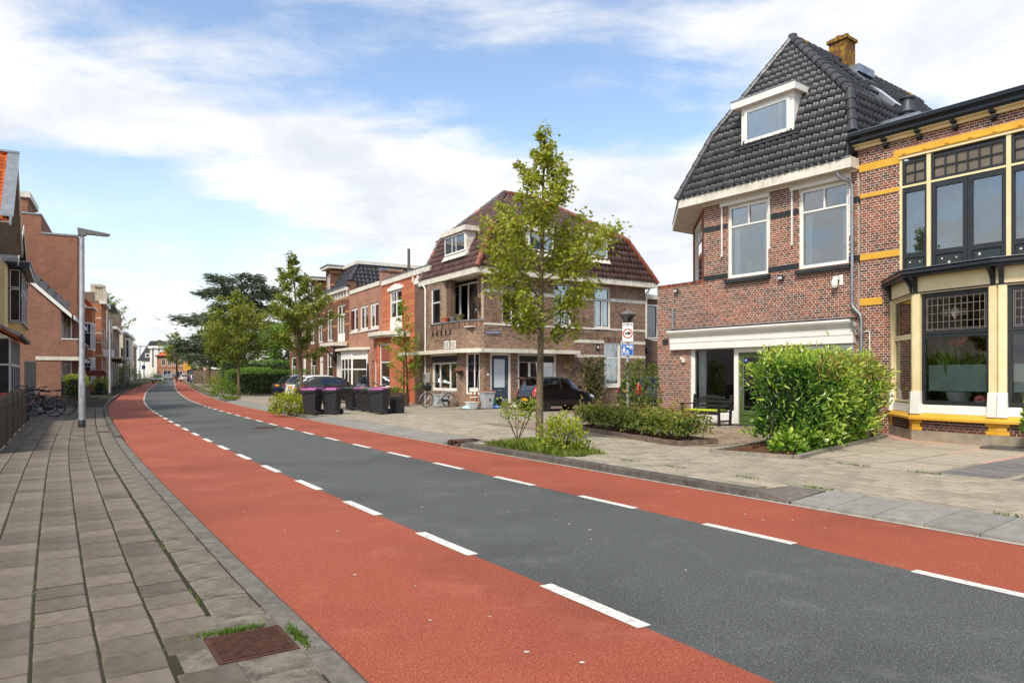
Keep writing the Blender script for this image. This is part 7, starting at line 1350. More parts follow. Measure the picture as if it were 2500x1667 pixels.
# low photinia hedge with brick edging
g0, g1 = Vector((1.62, 20.1, 0)), Vector((3.49, 15.07, 0)); gd = (g1 - g0).normalized(); gn = Vector((-gd.y, gd.x, 0)); gn = gn if gn.x > 0 else -gn; gl = (g1 - g0).length
bed('hedge_bed', [(p.x, p.y, 0) for p in (g0, g1, g1 + gn * .95, g0 + gn * .95)], 'narrow bed with upright brick edging under the low dark hedge', .2, .1, mat('edging_brick', S(128, 110, 96), S(104, 88, 78), .9, 12, 6, .4, 80, .2, rnd=.2))
for i in range(7):
 p = g0 + gd * (gl * (i + .5) / 7) + gn * .5; nm = ('leftmost', 'second', 'third', 'fourth', 'fifth', 'sixth', 'rightmost')[i]
 lb_ = {0: 'low dark photinia shrub, leftmost in the brick edged bed', 6: 'low dark photinia shrub, rightmost in the brick edged bed, nearest the bench'}.get(i, f'low dark photinia shrub, {nm} from the left in the brick edged bed')
 r_ = hedge('photinia_shrub', (p.x, p.y, .1), math.atan2(gd.y, gd.x), gl / 7 * 1.04, .76, .62, lb_, 'low shrubs in the brick edged bed', 900, .095, PHOT, LONG, .05, False, -.15, .2, 3, .42, .24, 'shrub'); s = MB()
 for j in range(6): a = j * 1.05; s.tube([(.02 * j - .05, 0, 0), (math.cos(a) * .1, math.sin(a) * .1, .3), (math.cos(a) * .22, math.sin(a) * .2, .6)], [.016, .012, .006], 5)
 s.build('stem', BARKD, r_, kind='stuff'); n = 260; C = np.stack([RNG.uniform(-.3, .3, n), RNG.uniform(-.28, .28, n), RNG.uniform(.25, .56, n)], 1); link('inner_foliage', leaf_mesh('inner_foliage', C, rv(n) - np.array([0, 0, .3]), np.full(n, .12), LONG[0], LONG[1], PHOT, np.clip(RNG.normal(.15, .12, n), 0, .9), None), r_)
# three columnar shrubs at the corner of the shop
def column(loc, h, r, label, group, seed):
 r_ = empty('columnar_shrub', loc, 0, label, 'shrub', group); n = 900; z = RNG.uniform(.15, h, n); prof_ = r * np.clip(1.15 - (z / h) ** 2.2, .12, 1) * np.clip(z / .4 + .5, 0, 1); a = RNG.uniform(0, 6.28, n); rr = prof_ * np.sqrt(RNG.uniform(.3, 1.05, n)) * (1 + .15 * np.sin(z * 9 + a * 2)); C = np.stack([rr * np.cos(a), rr * np.sin(a), z], 1)
 D_ = np.stack([np.cos(a), np.sin(a), np.full(n, -.2)], 1) * .6 + rv(n, .5); link('foliage', leaf_mesh('foliage', C, D_, .105 * RNG.uniform(.6, 1.2, n), LONG[0], LONG[1], PHOT, np.clip(RNG.normal(.32, .2, n), 0, .999), None), r_); MB().tube([(0, 0, 0), (.02, 0, h * .5), (0, 0, h * .93)], [.025, .018, .006], 6).build('stem', BARKD, r_)
for k, (x, y, h, lab) in enumerate(((3.72, 22.5, 1.92, 'slim upright evergreen left of three, at the sign post'), (4.06, 22.7, 2.02, 'slim upright evergreen, tallest and middle of the three by the sign post'), (4.45, 22.6, 1.88, 'slim upright evergreen right of three, against the brick corner'))): column((x, y, .1), h, .30, lab, 'upright evergreens at the shop corner', k)
# bushes and grass at the foot of the near maple
clump('bright_bush', (.98, 13.7, .1), .47, .72, 1500, .075, BUSHY, 'dense yellow green bush right of the near maple trunk', None, q0=.5, cat='bush', qv=.25)
sp = empty('sparse_bush', (.12, 16.0, .1), 0, 'sparse yellow green bush left of the near maple trunk', 'bush'); s = MB(); Cs = []
for i in range(9):
 a = i * .75; l = random.uniform(.35, .6); e = Vector((math.cos(a) * l * .8, math.sin(a) * l * .5, random.uniform(.45, .85))); s.tube([(0, 0, 0), e * .5 + Vector((0, 0, -.04)), e], [.01, .007, .004], 5); Cs.append(np.array(e) + rv(45, .09)); Cs.append(np.array(e * .75) + rv(18, .07))
s.build('stem', BARKD, sp, kind='stuff'); C = np.concatenate(Cs); link('foliage', leaf_mesh('foliage', C, rv(len(C)) + np.array([0, 0, .2]), .07 * RNG.uniform(.6, 1.3, len(C)), OVAL[0], OVAL[1], BUSHY, np.clip(RNG.normal(.35, .2, len(C)), 0, .99), None), sp)
def grass(name, s0, s1, o0, o1, n, hgt, label, z=.1, mat_=None, soil=True):
 t, u = RNG.random(n), RNG.random(n); e = np.clip(1 - np.abs(2 * t - 1) ** 3, 0, 1); P = np.array([off(s0 + (s1 - s0) * a, o0 + (o1 - o0) * b) for a, b in zip(t, u)]); P[:, 2] += z - .01
 D_ = rv(n, .35) + np.array([0, 0, 1.0]); sz = hgt * RNG.uniform(.4, 1.2, n) * (.35 + .65 * e); ob = link(name, leaf_mesh(name, P, D_, sz, [(0, -.06, 0), (0, .06, 0), (.6, .04, .08), (1, 0, .25), (.6, -.04, .08)], [(0, 1, 2, 3, 4)], mat_ or GRASSM, RNG.random(n), None), label=label, cat='grass', kind='stuff')
 return ob
GA, GB_ = sK1 - 3.3, sK1 - .6
strip(4.63, 5.74, GA, GB_, .3, .102).build('tree_pit', SOIL, kind='structure')
grass('grass', GA - .1, GB_ + .1, 4.66, 5.72, 5200, .2, 'tuft of long grass around the near maple')
grass('grass', sK2 + .3, sK3 - .2, 4.66, 5.6, 1800, .14, 'grass strip around the second maple and its bush'); grass('grass', 16.5, 40, -4.32, -4.06, 5200, .12, 'weeds along the foot of the wooden fence', .06); grass('grass', sK4 + 1, sK4 + 4, 4.66, 5.6, 1200, .2, 'grass at the foot of the round headed street tree')
# moss and weeds in the joints of the left pavement
n = 2600; ss = RNG.uniform(13, 45, n); oo = RNG.choice([-2.27, -2.42 - .152, -2.42 - .456, -2.42 - .76, -2.42 - 1.064, -2.42 - 1.368], n, p=[.55, .09, .09, .09, .09, .09]) + RNG.normal(0, .006, n); cl = np.sin(ss * 3.1 + oo * 9) + np.sin(ss * 7.7) ; kp = cl > .55; P = np.array([off(a, b, .05) for a, b in zip(ss[kp], oo[kp])]); n = len(P)
link('joint_weeds', leaf_mesh('joint_weeds', P, rv(n, .6) + np.array([0, 0, 1.0]), RNG.uniform(.015, .045, n), [(0, -.12, 0), (0, .12, 0), (.6, .1, .1), (1, 0, .3), (.6, -.1, .1)], [(0, 1, 2, 3, 4)], GRASSM, RNG.random(n) * .6, None), label='weeds and moss in the tile joints', cat='weeds', kind='stuff')
n = 500; P = np.concatenate([np.array([gx0, gy0, .05]) + np.stack([np.cos(a_ := heading(sG)) * u - np.sin(a_) * v, np.sin(a_) * u + np.cos(a_) * v, np.zeros(n)], 1) for u, v in ((RNG.normal(-.05, .1, n), RNG.normal(-.25, .015, n)), (RNG.normal(.25, .012, n), RNG.normal(.05, .09, n)))]); link('joint_weeds', leaf_mesh('joint_weeds', P, rv(len(P), .5) + np.array([0, 0, 1.0]), RNG.uniform(.015, .05, len(P)), [(0, -.1, 0), (0, .1, 0), (.6, .08, .1), (1, 0, .3), (.6, -.08, .1)], [(0, 1, 2, 3, 4)], GRASSM, RNG.random(len(P)) * .5, None), label='moss growing around the near drain grate', cat='moss', kind='stuff')
# bushes along the kerb strip further on
for loc, r, h, n, m, lab in (((-8.75, 27.9, .1), .75, .85, 1300, BUSHY, 'round yellow green bush left of the magenta lidded bins'), ((-20.9, 51.5, .1), 1.0, 1.35, 900, HEDGE, 'dark green bush at the trunk of the round headed street tree'), ((-27.5, 66.0, .2), 1.3, 1.5, 700, MAPLE2, 'olive bush beside the thin trunked street tree'), ((-33.5, 78.5, .3), 1.9, 1.9, 600, mat('brown_twig_leaf', S(120, 104, 66), None, .8, cols=[S(96, 84, 54), S(128, 112, 70), S(150, 140, 84)]), 'brownish bush below the red triangle sign'), ((-24.3, 59.5, .15), .8, .7, 400, BUSHY, 'small bright bush between the kerb trees'), ((-1.4, 38.6, .1), .5, .4, 1, HEDGE, '')):
 if lab: clump('roadside_bush', loc, r, h, n, .1 + h * .03, m, lab, None, cat='bush')
# clipped hedges behind the parked cars
HG = 'clipped hedges beyond the parked cars'
def hpx(px, Y, z=.1): X, _ = fpx(px, Y); return (X, Y, z)
hr = R(121)
hedge('clipped_hedge', hpx(690, 57.5), hr, 2.0, 8.5, 1.95, 'clipped green hedge nearest the parked cars', HG, 5500, .13, HEDGE, OVAL, .05)
hedge('clipped_hedge', hpx(618, 66.0), hr, 6.0, 2.0, 2.2, 'clipped green hedge corner behind the round headed street tree', HG, 4500, .14, HEDGE, OVAL, .05)
hedge('clipped_hedge', hpx(655, 74.0), hr, 3.0, 9.5, 3.1, 'tallest clipped hedge running behind the other two', HG, 5500, .16, HEDGE, OVAL, .06)
hedge('garden_hedge', hpx(500, 118), R(116), 5, 3.0, 2.0, 'light green hedge near the dark garden wall', None, 1200, .25, BUSHY, OVAL, .1); hedge('garden_hedge', hpx(493, 135), R(116), 6, 3.0, 3.0, 'yellow green hedge beside the dark blue van', None, 900, .3, BUSHY, OVAL, .1)
clump('flowering_shrub', (-25.5, 80.0, .1), 3.2, 5.0, 1500, .3, leafmat('white_blossom_leaf', [S(60, 88, 36), S(96, 124, 52), S(200, 206, 170), S(236, 236, 214)], .2), 'white flowering shrub above the tall clipped hedge', None, q0=.35, cat='shrub', qv=.3)
# left side hedge by the apartments
hedge('privet_hedge', (-29.9, 48.8, .1), R(119), 5.0, 1.1, 1.5, 'bright privet hedge in front of the brick apartments', None, 3200, .1, BUSHY, OVAL, .07, q0=.25); hedge('privet_hedge', (-35.5, 61.5, .2), R(117), 5.0, 1.0, 1.1, 'second privet hedge beyond the near lamp post', None, 1200, .12, BUSHY, OVAL, .07, q0=.25)
clump('leafy_shrub', (-46.5, 86.0, .3), 1.4, 3.2, 700, .2, HEDGE, 'tall green shrub against the far bay fronted houses', None, cat='shrub'); clump('leafy_shrub', (-55.0, 109.0, .45), 1.6, 1.7, 500, .2, BUSHY, 'bright shrub on the far left pavement', None, cat='shrub')
# young climbing tree at the brown house corner, ivy on its side wall
yt = tree('young_lime_tree', qw(.35, -1.25, .1), 5.6, .7, 1.15, 'airy young lime green tree in front of the orange brick house', None, .05, (-.3, -.1), 2300, .12, LIME, BARKD, OVAL, seed=44, nl=26)
n = 1500; z = RNG.uniform(.1, 2.6, n); w = np.where(z < .5, .35, .82) * (1 - .15 * (z / 2.6)); C = np.stack([5.5 + RNG.uniform(-1, 1, n) * w, -.18 - np.abs(RNG.normal(0, .12, n)), z], 1); iv = empty('ivy', BO, BRROT, 'ivy with withered leaves climbing the brown brick side wall', 'ivy'); link('foliage', leaf_mesh('foliage', C, rv(n, .6) + np.array([0, -.6, -.5]), .13 * RNG.uniform(.6, 1.2, n), OVAL[0], OVAL[1], IVY, np.clip(RNG.normal(.35, .28, n) + .3 * (z < .6), 0, .999), None), iv)
s = MB()
for i in range(12): s.tube([(5.5 + random.uniform(-.25, .25), -.1, .1), (5.5 + random.uniform(-.5, .5), -.12, 1.2), (5.5 + random.uniform(-.8, .8), -.1, 2.4)], [.02, .014, .006], 5)
s.build('stem', BARKD, iv, kind='stuff')
n = 260; C = np.stack([3.9 + RNG.normal(0, .22, n), -.15 - np.abs(RNG.normal(0, .1, n)), 2.3 + RNG.normal(0, .22, n)], 1); hb = empty('dry_plant', BO, BRROT, 'withered hanging plant under the white canopy end', 'plant'); link('foliage', leaf_mesh('foliage', C, rv(n), np.full(n, .1), OVAL[0], OVAL[1], IVY, RNG.uniform(.6, .99, n), None), hb)
n = 900; ss = RNG.choice([sK0 - 4, sK0 - 2.6, sK0 - .3, sK0 + 2.4, sK0 + 3.4, sK0 + .9], n) + RNG.normal(0, .16, n); oo = RNG.choice([5.32, 8.05], n) + RNG.normal(0, .018, n); P = np.array([off(a, b, .09) for a, b in zip(ss, oo)]); link('joint_weeds', leaf_mesh('joint_weeds', P, rv(n, .7) + np.array([0, 0, .8]), RNG.uniform(.02, .055, n), [(0, -.15, 0), (0, .15, 0), (.6, .12, .1), (1, 0, .3), (.6, -.12, .1)], [(0, 1, 2, 3, 4)], GRASSM, RNG.random(n) * .6, None), label='weeds in the joints of the light pavers and ramp slabs', cat='weeds', kind='stuff')
# ---------------------------------------------------------------- vehicles (x forward, y left, z up)
def interp(P, x):
 xs = [p[0] for p in P]; ys = [p[1] for p in P]
 if x <= xs[0]: return ys[0]
 if x >= xs[-1]: return ys[-1]
 for i in range(len(xs) - 1):
  if xs[i] <= x <= xs[i + 1]:
   t = (x - xs[i]) / (xs[i + 1] - xs[i]); m0 = (ys[i + 1] - ys[max(0, i - 1)]) / (xs[i + 1] - xs[max(0, i - 1)]) ; m1 = (ys[min(len(xs) - 1, i + 2)] - ys[i]) / (xs[min(len(xs) - 1, i + 2)] - xs[i]); h = xs[i + 1] - xs[i]
   return (2*t**3 - 3*t**2 + 1) * ys[i] + (t**3 - 2*t**2 + t) * h * m0 + (-2*t**3 + 3*t**2) * ys[i + 1] + (t**3 - t**2) * h * m1
def lerpP(P, x): return float(np.interp(x, [p[0] for p in P], [p[1] for p in P]))
def carpaint(name, c, metal=.2): return mat(name, c, tuple(v * .9 for v in c), .25, 1.5, 3, metal=metal, coat=1.0)
TAIL = mat('tail_light_red', S(196, 22, 26), S(160, 16, 20), .2, 6, coat=.6); HEADL = mat('head_lamp', S(206, 212, 216), S(170, 176, 182), .15, 8, metal=.3, coat=.6); PLATE = mat('yellow_plate', S(226, 160, 24), S(214, 150, 20), .5); TRIM = mat('car_trim', S(30, 31, 33), S(22, 23, 25), .55, 6); ALLOY = mat('alloy_rim', S(150, 152, 156), S(110, 112, 116), .35, 8, metal=.8); DARKRIM = mat('dark_rim', S(52, 52, 56), S(38, 38, 40), .4, 8, metal=.5)
def car(loc, heading, label, spec, group=None, name='car', cat='car'):
 L_, W, Hh, gr = spec['L'], spec['W'], spec['H'], spec.get('ground', .2); r_ = empty(name, loc, heading, label, cat, group); paint = spec['paint']
 belt, roof, wid, wr, bot = spec['belt'], spec['roof'], spec['wid'], spec['wr'], spec.get('bot', [(-L_/2, .32), (-L_/2 + .3, gr), (L_/2 - .4, gr), (L_/2, .3)])
 xs = sorted(set(list(np.linspace(-L_ / 2, L_ / 2, 46)) + [p[0] for p in roof])); nl, nu, nr = 8, 5, 5; rings = []
 for x in xs:
  b, z0, w, zr, w2 = interp(belt, x), lerpP(bot, x), interp(wid, x) * W / 2, max(lerpP(roof, x), interp(belt, x) + .012), lerpP(wr, x) * W / 2; P = []
  for i in range(nl):
   t = i / (nl - 1); z = z0 + (b - z0) * t; k = 1 - .10 * (1 - min(1, t * 3.2)) ** 2 - .045 * max(0, t - .55) ** 1.5 * 2.2; P.append((x, w * k, z))
  wb = P[-1][1]; cab = zr - b; w2 = min(w2, wb * .985) if cab > .08 else wb * .96; e = min(.09, cab * .4)
  for i in range(1, nu + 1): t = i / nu; P.append((x, wb + (w2 - wb) * t ** 1.15, b + (zr - e - b) * t))
  for i in range(1, nr + 1): a = i / nr * math.pi / 2; P.append((x, w2 * (1 - math.sin(a) ** 1.0) if i == nr else w2 * math.cos(a) ** .45 * (1 if i < nr else 0), zr - e + e * math.sin(a)))
  rings.append(P)
 m = len(rings[0]); groups = {}
 regs = spec['regions']
 def put(key, q):
  g = groups.setdefault(key, MB()); g.add(q, [tuple(range(len(q)))])
 for i in range(len(rings) - 1):
  for j in range(m - 1):
   q = [rings[i][j], rings[i + 1][j], rings[i + 1][j + 1], rings[i][j + 1]]; cx = sum(p[0] for p in q) / 4; cy = sum(p[1] for p in q) / 4; cz = sum(p[2] for p in q) / 4
   part = 'low' if j < nl - 1 else ('side' if j < nl - 1 + nu else 'top'); key = 'body'
   for nm, cond in regs:
    if cond(cx, cy, cz, part): key = nm; break
   put(key, q); put(key + ('|R' if key in spec.get('split', ('window', 'tail_light', 'head_light', 'pillar')) and part != 'top' else ''), [(p[0], -p[1], p[2]) for p in q][::-1])
 for P, fl in ((rings[0], True), (rings[-1], False)):   # end caps, by strips
  for j in range(m - 1):
   q = [P[j], P[j + 1], (P[j + 1][0], -P[j + 1][1], P[j + 1][2]), (P[j][0], -P[j][1], P[j][2])]; cz = (P[j][2] + P[j + 1][2]) / 2; key = 'body'
   for nm, cond in regs:
    if cond(P[0][0], 0, cz, 'cap'): key = nm; break
   put(key, q if not fl else q[::-1])
 mats = {'body': paint, 'window': DKGLASS, 'windscreen': DKGLASS, 'rear_window': DKGLASS, 'tail_light': TAIL, 'head_light': HEADL, 'bumper': spec.get('bumper', TRIM), 'soft_top': TRIM, 'roof': spec.get('roofpaint', paint), 'sill_trim': TRIM, 'grille': TRIM, 'pillar': TRIM}
 for k, g in groups.items():
  n_ = k.split('|')[0]; o = g.build(n_, mats[n_], r_); import bmesh
  bm = bmesh.new(); bm.from_mesh(o.data); bmesh.ops.remove_doubles(bm, verts=bm.verts, dist=.002); bm.to_mesh(o.data); bm.free(); auto_smooth(o, 32 if n_ == 'body' else 60)
 box_part(r_, 'cabin', DARKIN, (roof[1][0] + .25, roof[-2][0] - .3, -W * .36, W * .36, .35, .72));
 for sx in (.15, -.75):
  for sy in (-.35, .35): box_part(r_, 'seat', TRIM, (sx - .06, sx + .06, sy - .22, sy + .22, .6, 1.12 * Hh / 1.47))
 rw, xw = spec['rw'], spec['xw']
 for x in xw:
  for s in (-1, 1):
   y = s * (interp(wid, x) * W / 2 * .985); MB().cyl((x, y - s * .16, rw), (x, y + s * .004, rw), rw + .055, None, 26).build('wheel_arch', RUBBER, r_)
   w = auto_smooth(MB().torus((x, y - s * .085, rw), rw * .80, rw * .20, 'Y', 28, 10).cyl((x, y - s * .17, rw), (x, y - s * .02, rw), rw * .86, None, 28).build('wheel', RUBBER, r_), 50); rm = MB(); rm.torus((x, y - s * .012, rw), rw * .60, .018, 'Y', 24, 6); rm.cyl((x, y - s * .03, rw), (x, y + s * .012, rw), .055, None, 12)
   for k in range(7):
    a = k * 2 * math.pi / 7; p = Vector((x + math.cos(a) * .05, y, rw + math.sin(a) * .05)); q = Vector((x + math.cos(a) * rw * .6, y - s * .01, rw + math.sin(a) * rw * .6)); rm.cyl(p, q, .024, .018, 6)
   rm.build('rim', spec.get('rim', ALLOY), w)
 zp = spec.get('plate', .55)
 for sx, on in ((-1, True), (1, True)):
  x = sx * (L_ / 2 + .012); pz = zp if sx < 0 else .42; po = box_part(r_, 'number_plate', PLATE, (min(x, x + sx * .008), max(x, x + sx * .008), -.26, .26, pz, pz + .11)); box_part(po, 'plate_band', mat('plate_blue', S(30, 60, 150), None, .5), (min(x + sx * .008, x + sx * .010), max(x + sx * .008, x + sx * .010), .22 if sx < 0 else -.26, .26 if sx < 0 else -.22, pz, pz + .11))
 for s in (-1, 1):
  xm = spec.get('mirror', .62); ym = s * W / 2; MB().hexa([(xm - .05, ym - s * .04, .93), (xm + .07, ym - s * .04, .93), (xm + .07, ym + s * .14, .95), (xm - .05, ym + s * .14, .95), (xm - .05, ym - s * .04, 1.04), (xm + .04, ym - s * .04, 1.04), (xm + .03, ym + s * .14, 1.07), (xm - .05, ym + s * .14, 1.07)]).build('mirror', spec.get('mirror_paint', paint), r_, bevel=.02)
  for xh in spec.get('handles', ()): box_part(r_, 'door_handle', spec.get('handle_mat', paint), (xh - .08, xh + .08, min(s * W / 2 * .955, s * W / 2 * .985), max(s * W / 2 * .955, s * W / 2 * .985), .80, .83), bevel=.006)
 return r_
def hatch(paint, L_=3.43, W=1.63, Hh=1.47, **k):
 h = L_ / 2; s = dict(L=L_, W=W, H=Hh, paint=paint, rw=.285, xw=(-h + .52, h - .57),
  belt=[(-h, .62), (-h + .10, .88), (-h + .5, .92), (0.2, .88), (h - 1.0, .84), (h - .45, .72), (h - .08, .58), (h, .50)],
  roof=[(-h, .63), (-h + .06, .90), (-h + .34, Hh - .09), (-h + .7, Hh - .01), (-.1, Hh), (.25, Hh - .06), (h - .78, .86), (h, .52)],
  wid=[(-h, .80), (-h + .12, .90), (-h + .45, .985), (0, 1.0), (h - .6, .985), (h - .2, .88), (h, .66)], wr=[(-h, .62), (-h + .3, .70), (0, .74), (h - .8, .70), (h, .6)])
 def reg(nm): return nm
 xr = -h
 s['regions'] = [('tail_light', lambda x, y, z, p: x < xr + .30 and p in ('low', 'side') and .66 < z < 1.12 and abs(y) > W * .36), ('rear_window', lambda x, y, z, p: p == 'top' and x < xr + .33 and z > .92 or (p == 'side' and x < xr + .30 and z > 1.0 and abs(y) < W * .36)),
  ('bumper', lambda x, y, z, p: z < .44 and (x < xr + .32)), ('windscreen', lambda x, y, z, p: p == 'top' and .27 < x < h - .80 and z > .9), ('window', lambda x, y, z, p: p == 'side' and z > .93 and z < Hh - .10 and (xr + .48 < x < -.38 or -.30 < x < h - 1.02)), ('pillar', lambda x, y, z, p: p == 'side' and z > .93 and z < Hh - .10 and -.38 <= x <= -.30),
  ('head_light', lambda x, y, z, p: x > h - .42 and p in ('low', 'side', 'top') and z > .58 and abs(y) > W * .30), ('grille', lambda x, y, z, p: p == 'cap' and x > 0 and z < .42), ('sill_trim', lambda x, y, z, p: z < .27 and p == 'low')]
 s['handles'] = (-.35, .35); s.update(k); return s
BLK = carpaint('black_car_paint', S(18, 19, 21)); GRY = carpaint('dark_grey_car_paint', S(74, 76, 78), .5); NVY = carpaint('navy_car_paint', S(24, 30, 52)); PURP = carpaint('dark_plum_car_paint', S(46, 26, 36)); WHT = carpaint('white_car_paint', S(226, 226, 222), 0); SKYB = carpaint('pale_blue_car_paint', S(150, 186, 204)); BLUE = carpaint('bright_blue_car_paint', S(44, 140, 200)); SILV = carpaint('silver_car_paint', S(150, 158, 170), .6)
ah = math.atan2(.535, .845)
rear = Vector((1.37, 29.9, 0)) + Vector((-.535, .845, 0)) * .75; cc = rear + Vector((.845, .535, 0)) * 1.17
black = car((cc.x, cc.y, .1), ah, 'black small hatchback parked beside the brown corner house', hatch(BLK, rim=DARKRIM, bumper=BLK, plate=.44))
MB().hexa([(-1.72, -.55, 1.36), (-1.72, .55, 1.36), (-1.40, .58, 1.43), (-1.40, -.58, 1.43), (-1.74, -.55, 1.40), (-1.74, .55, 1.40), (-1.40, .58, 1.47), (-1.40, -.58, 1.47)]).build('rear_spoiler', BLK, black); box_part(black, 'brake_light', TAIL, (-1.752, -1.72, -.12, .12, 1.375, 1.395))
grc = Vector((5.05, 35.3, 0)) + Vector((.845, .535, 0)) * 1.9 + Vector((.535, -.845, 0)) * .75
car((grc.x, grc.y, .1), ah, 'dark grey small car half hidden by the slim evergreens', hatch(GRY, 3.55, 1.63, 1.49, plate=.72))
def estate(paint, L_, W, Hh, **k):
 h = L_ / 2; s = dict(L=L_, W=W, H=Hh, paint=paint, rw=.33, xw=(-h + .82, h - .86),
  belt=[(-h, .74), (-h + .12, .98), (-h + .6, 1.03), (0.3, .98), (h - 1.2, .95), (h - .5, .86), (h - .1, .70), (h, .58)], roof=[(-h, .75), (-h + .10, 1.0), (-h + .75, Hh - .12), (-h + 1.3, Hh - .01), (.1, Hh), (.5, Hh - .08), (h - 1.15, .98), (h, .60)],
  wid=[(-h, .80), (-h + .15, .91), (-h + .6, .99), (0, 1.0), (h - .7, .985), (h - .2, .88), (h, .68)], wr=[(-h, .62), (-h + .4, .68), (0, .74), (h - 1.0, .70), (h, .6)]); xr = -h
 s['regions'] = [('tail_light', lambda x, y, z, p: x < xr + .26 and p in ('low', 'side') and .84 < z < 1.02 and abs(y) > W * .26), ('rear_window', lambda x, y, z, p: p == 'top' and xr + .14 < x < xr + .74 and z > 1.0), ('bumper', lambda x, y, z, p: z < .46 and x < xr + .3), ('windscreen', lambda x, y, z, p: p == 'top' and .52 < x < h - 1.17 and z > 1.0), ('window', lambda x, y, z, p: p == 'side' and z > 1.04 and z < Hh - .11 and (xr + .75 < x < -.28 or -.2 < x < h - 1.35)), ('pillar', lambda x, y, z, p: p == 'side' and 1.04 < z < Hh - .11 and -.28 <= x <= -.2),
  ('head_light', lambda x, y, z, p: x > h - .42 and z > .62 and abs(y) > W * .30 and p != 'cap'), ('grille', lambda x, y, z, p: p == 'cap' and x > 0), ('sill_trim', lambda x, y, z, p: z < .32 and p == 'low')]; s['handles'] = (-.45, .4); s.update(k); return s
PG = 'cars parked on the forecourt behind the bins'
kd = math.atan2(.5, .866)
def rowcar(px, Y, *a, **k): X, _ = fpx(px, Y); return car((X, Y, .1), *a, **k)
rowcar(752, 47.6, R(48), 'navy blue car with its tail to the street, nearest the clipped hedge', estate(NVY, 4.5, 1.85, 1.62, plate=.86), PG)
rowcar(788, 44.0, R(40), 'white car seen between the navy car and the soft top', estate(WHT, 4.2, 1.8, 1.58, plate=.8), PG)
sp_ = estate(PURP, 4.2, 1.78, 1.46, plate=.75); h_ = 2.1
sp_['regions'] = [('rear_window', lambda x, y, z, p: p == 'top' and -1.55 < x < -1.05 and abs(y) < .5 and z > .98), ('soft_top', lambda x, y, z, p: (p == 'top' and x < .45 and z > 1.0 and x > -1.9) or (p == 'side' and z > 1.02 and x < -.85 and x > -1.8))] + sp_['regions']
rowcar(815, 40.6, R(28), 'dark plum convertible with black soft top behind the bins', sp_, PG)
# moving and far parked cars
def fcar(px, Y, *a, **k): X, _ = fpx(px, Y); return car((X, Y, gz(X, Y)), *a, **k)
fcar(386, 127, R(-64), 'pale blue car driving towards the camera in the left lane', estate(SKYB, 4.2, 1.8, 1.62, ground=.24)); fcar(411, 176, R(116), 'silver blue car with bright tail lights driving away at the street end', estate(SILV, 4.3, 1.8, 1.5)); fcar(477, 124, R(112), 'bright blue small car parked at the right kerb', hatch(BLUE, 3.6, 1.7, 1.5)); fcar(452, 146, R(112), 'white car parked behind the dark blue van', estate(WHT, 4.2, 1.8, 1.6)); fcar(424, 198, R(116), 'grey car farthest away at the street end', estate(GRY, 4.3, 1.8, 1.5))
X, Y = fpx(472, 133); vn = empty('delivery_van', (X, Y, gz(X, Y)), R(113), 'dark blue high roofed van parked ahead of the bright blue car', 'van')
vb = MB(); prof_ = [(-2.4, .35), (-2.4, 2.3), (-2.2, 2.42), (1.2, 2.42), (1.7, 2.2), (2.2, 1.35), (2.75, 1.15), (2.8, .4)]; vb.prism([(x, -.97, z) for x, z in prof_], (0, 1.94, 0)); fix_normals(vb.build('body', NVY, vn, bevel=.06)); box_part(vn, 'rear_window', DKGLASS, (-2.42, -2.405, -.7, -.06, 1.5, 2.1), (-2.42, -2.405, .06, .7, 1.5, 2.1))
for s in (-1, 1):
 box_part(vn, 'tail_light', TAIL, (-2.43, -2.405, s * .9 - .07, s * .9 + .05, .9, 1.4)); box_part(vn, 'side_window', DKGLASS, (1.0, 1.75, min(s * .975, s * .985), max(s * .975, s * .985), 1.45, 2.05))
 for x in (-1.5, 1.8): MB().cyl((x, s * .8, .33), (x, s * .99, .33), .33, None, 20).build('wheel', RUBBER, vn)
box_part(vn, 'rear_bumper', TRIM, (-2.46, -2.4, -.9, .9, .35, .55)); box_part(vn, 'number_plate', PLATE, (-2.47, -2.46, -.26, .26, .6, .71)); box_part(vn, 'ladder_rack', WHITE, (-2.42, -2.41, -.8, .8, 1.30, 1.36), (-2.42, -2.41, -.8, .8, 1.42, 1.46))
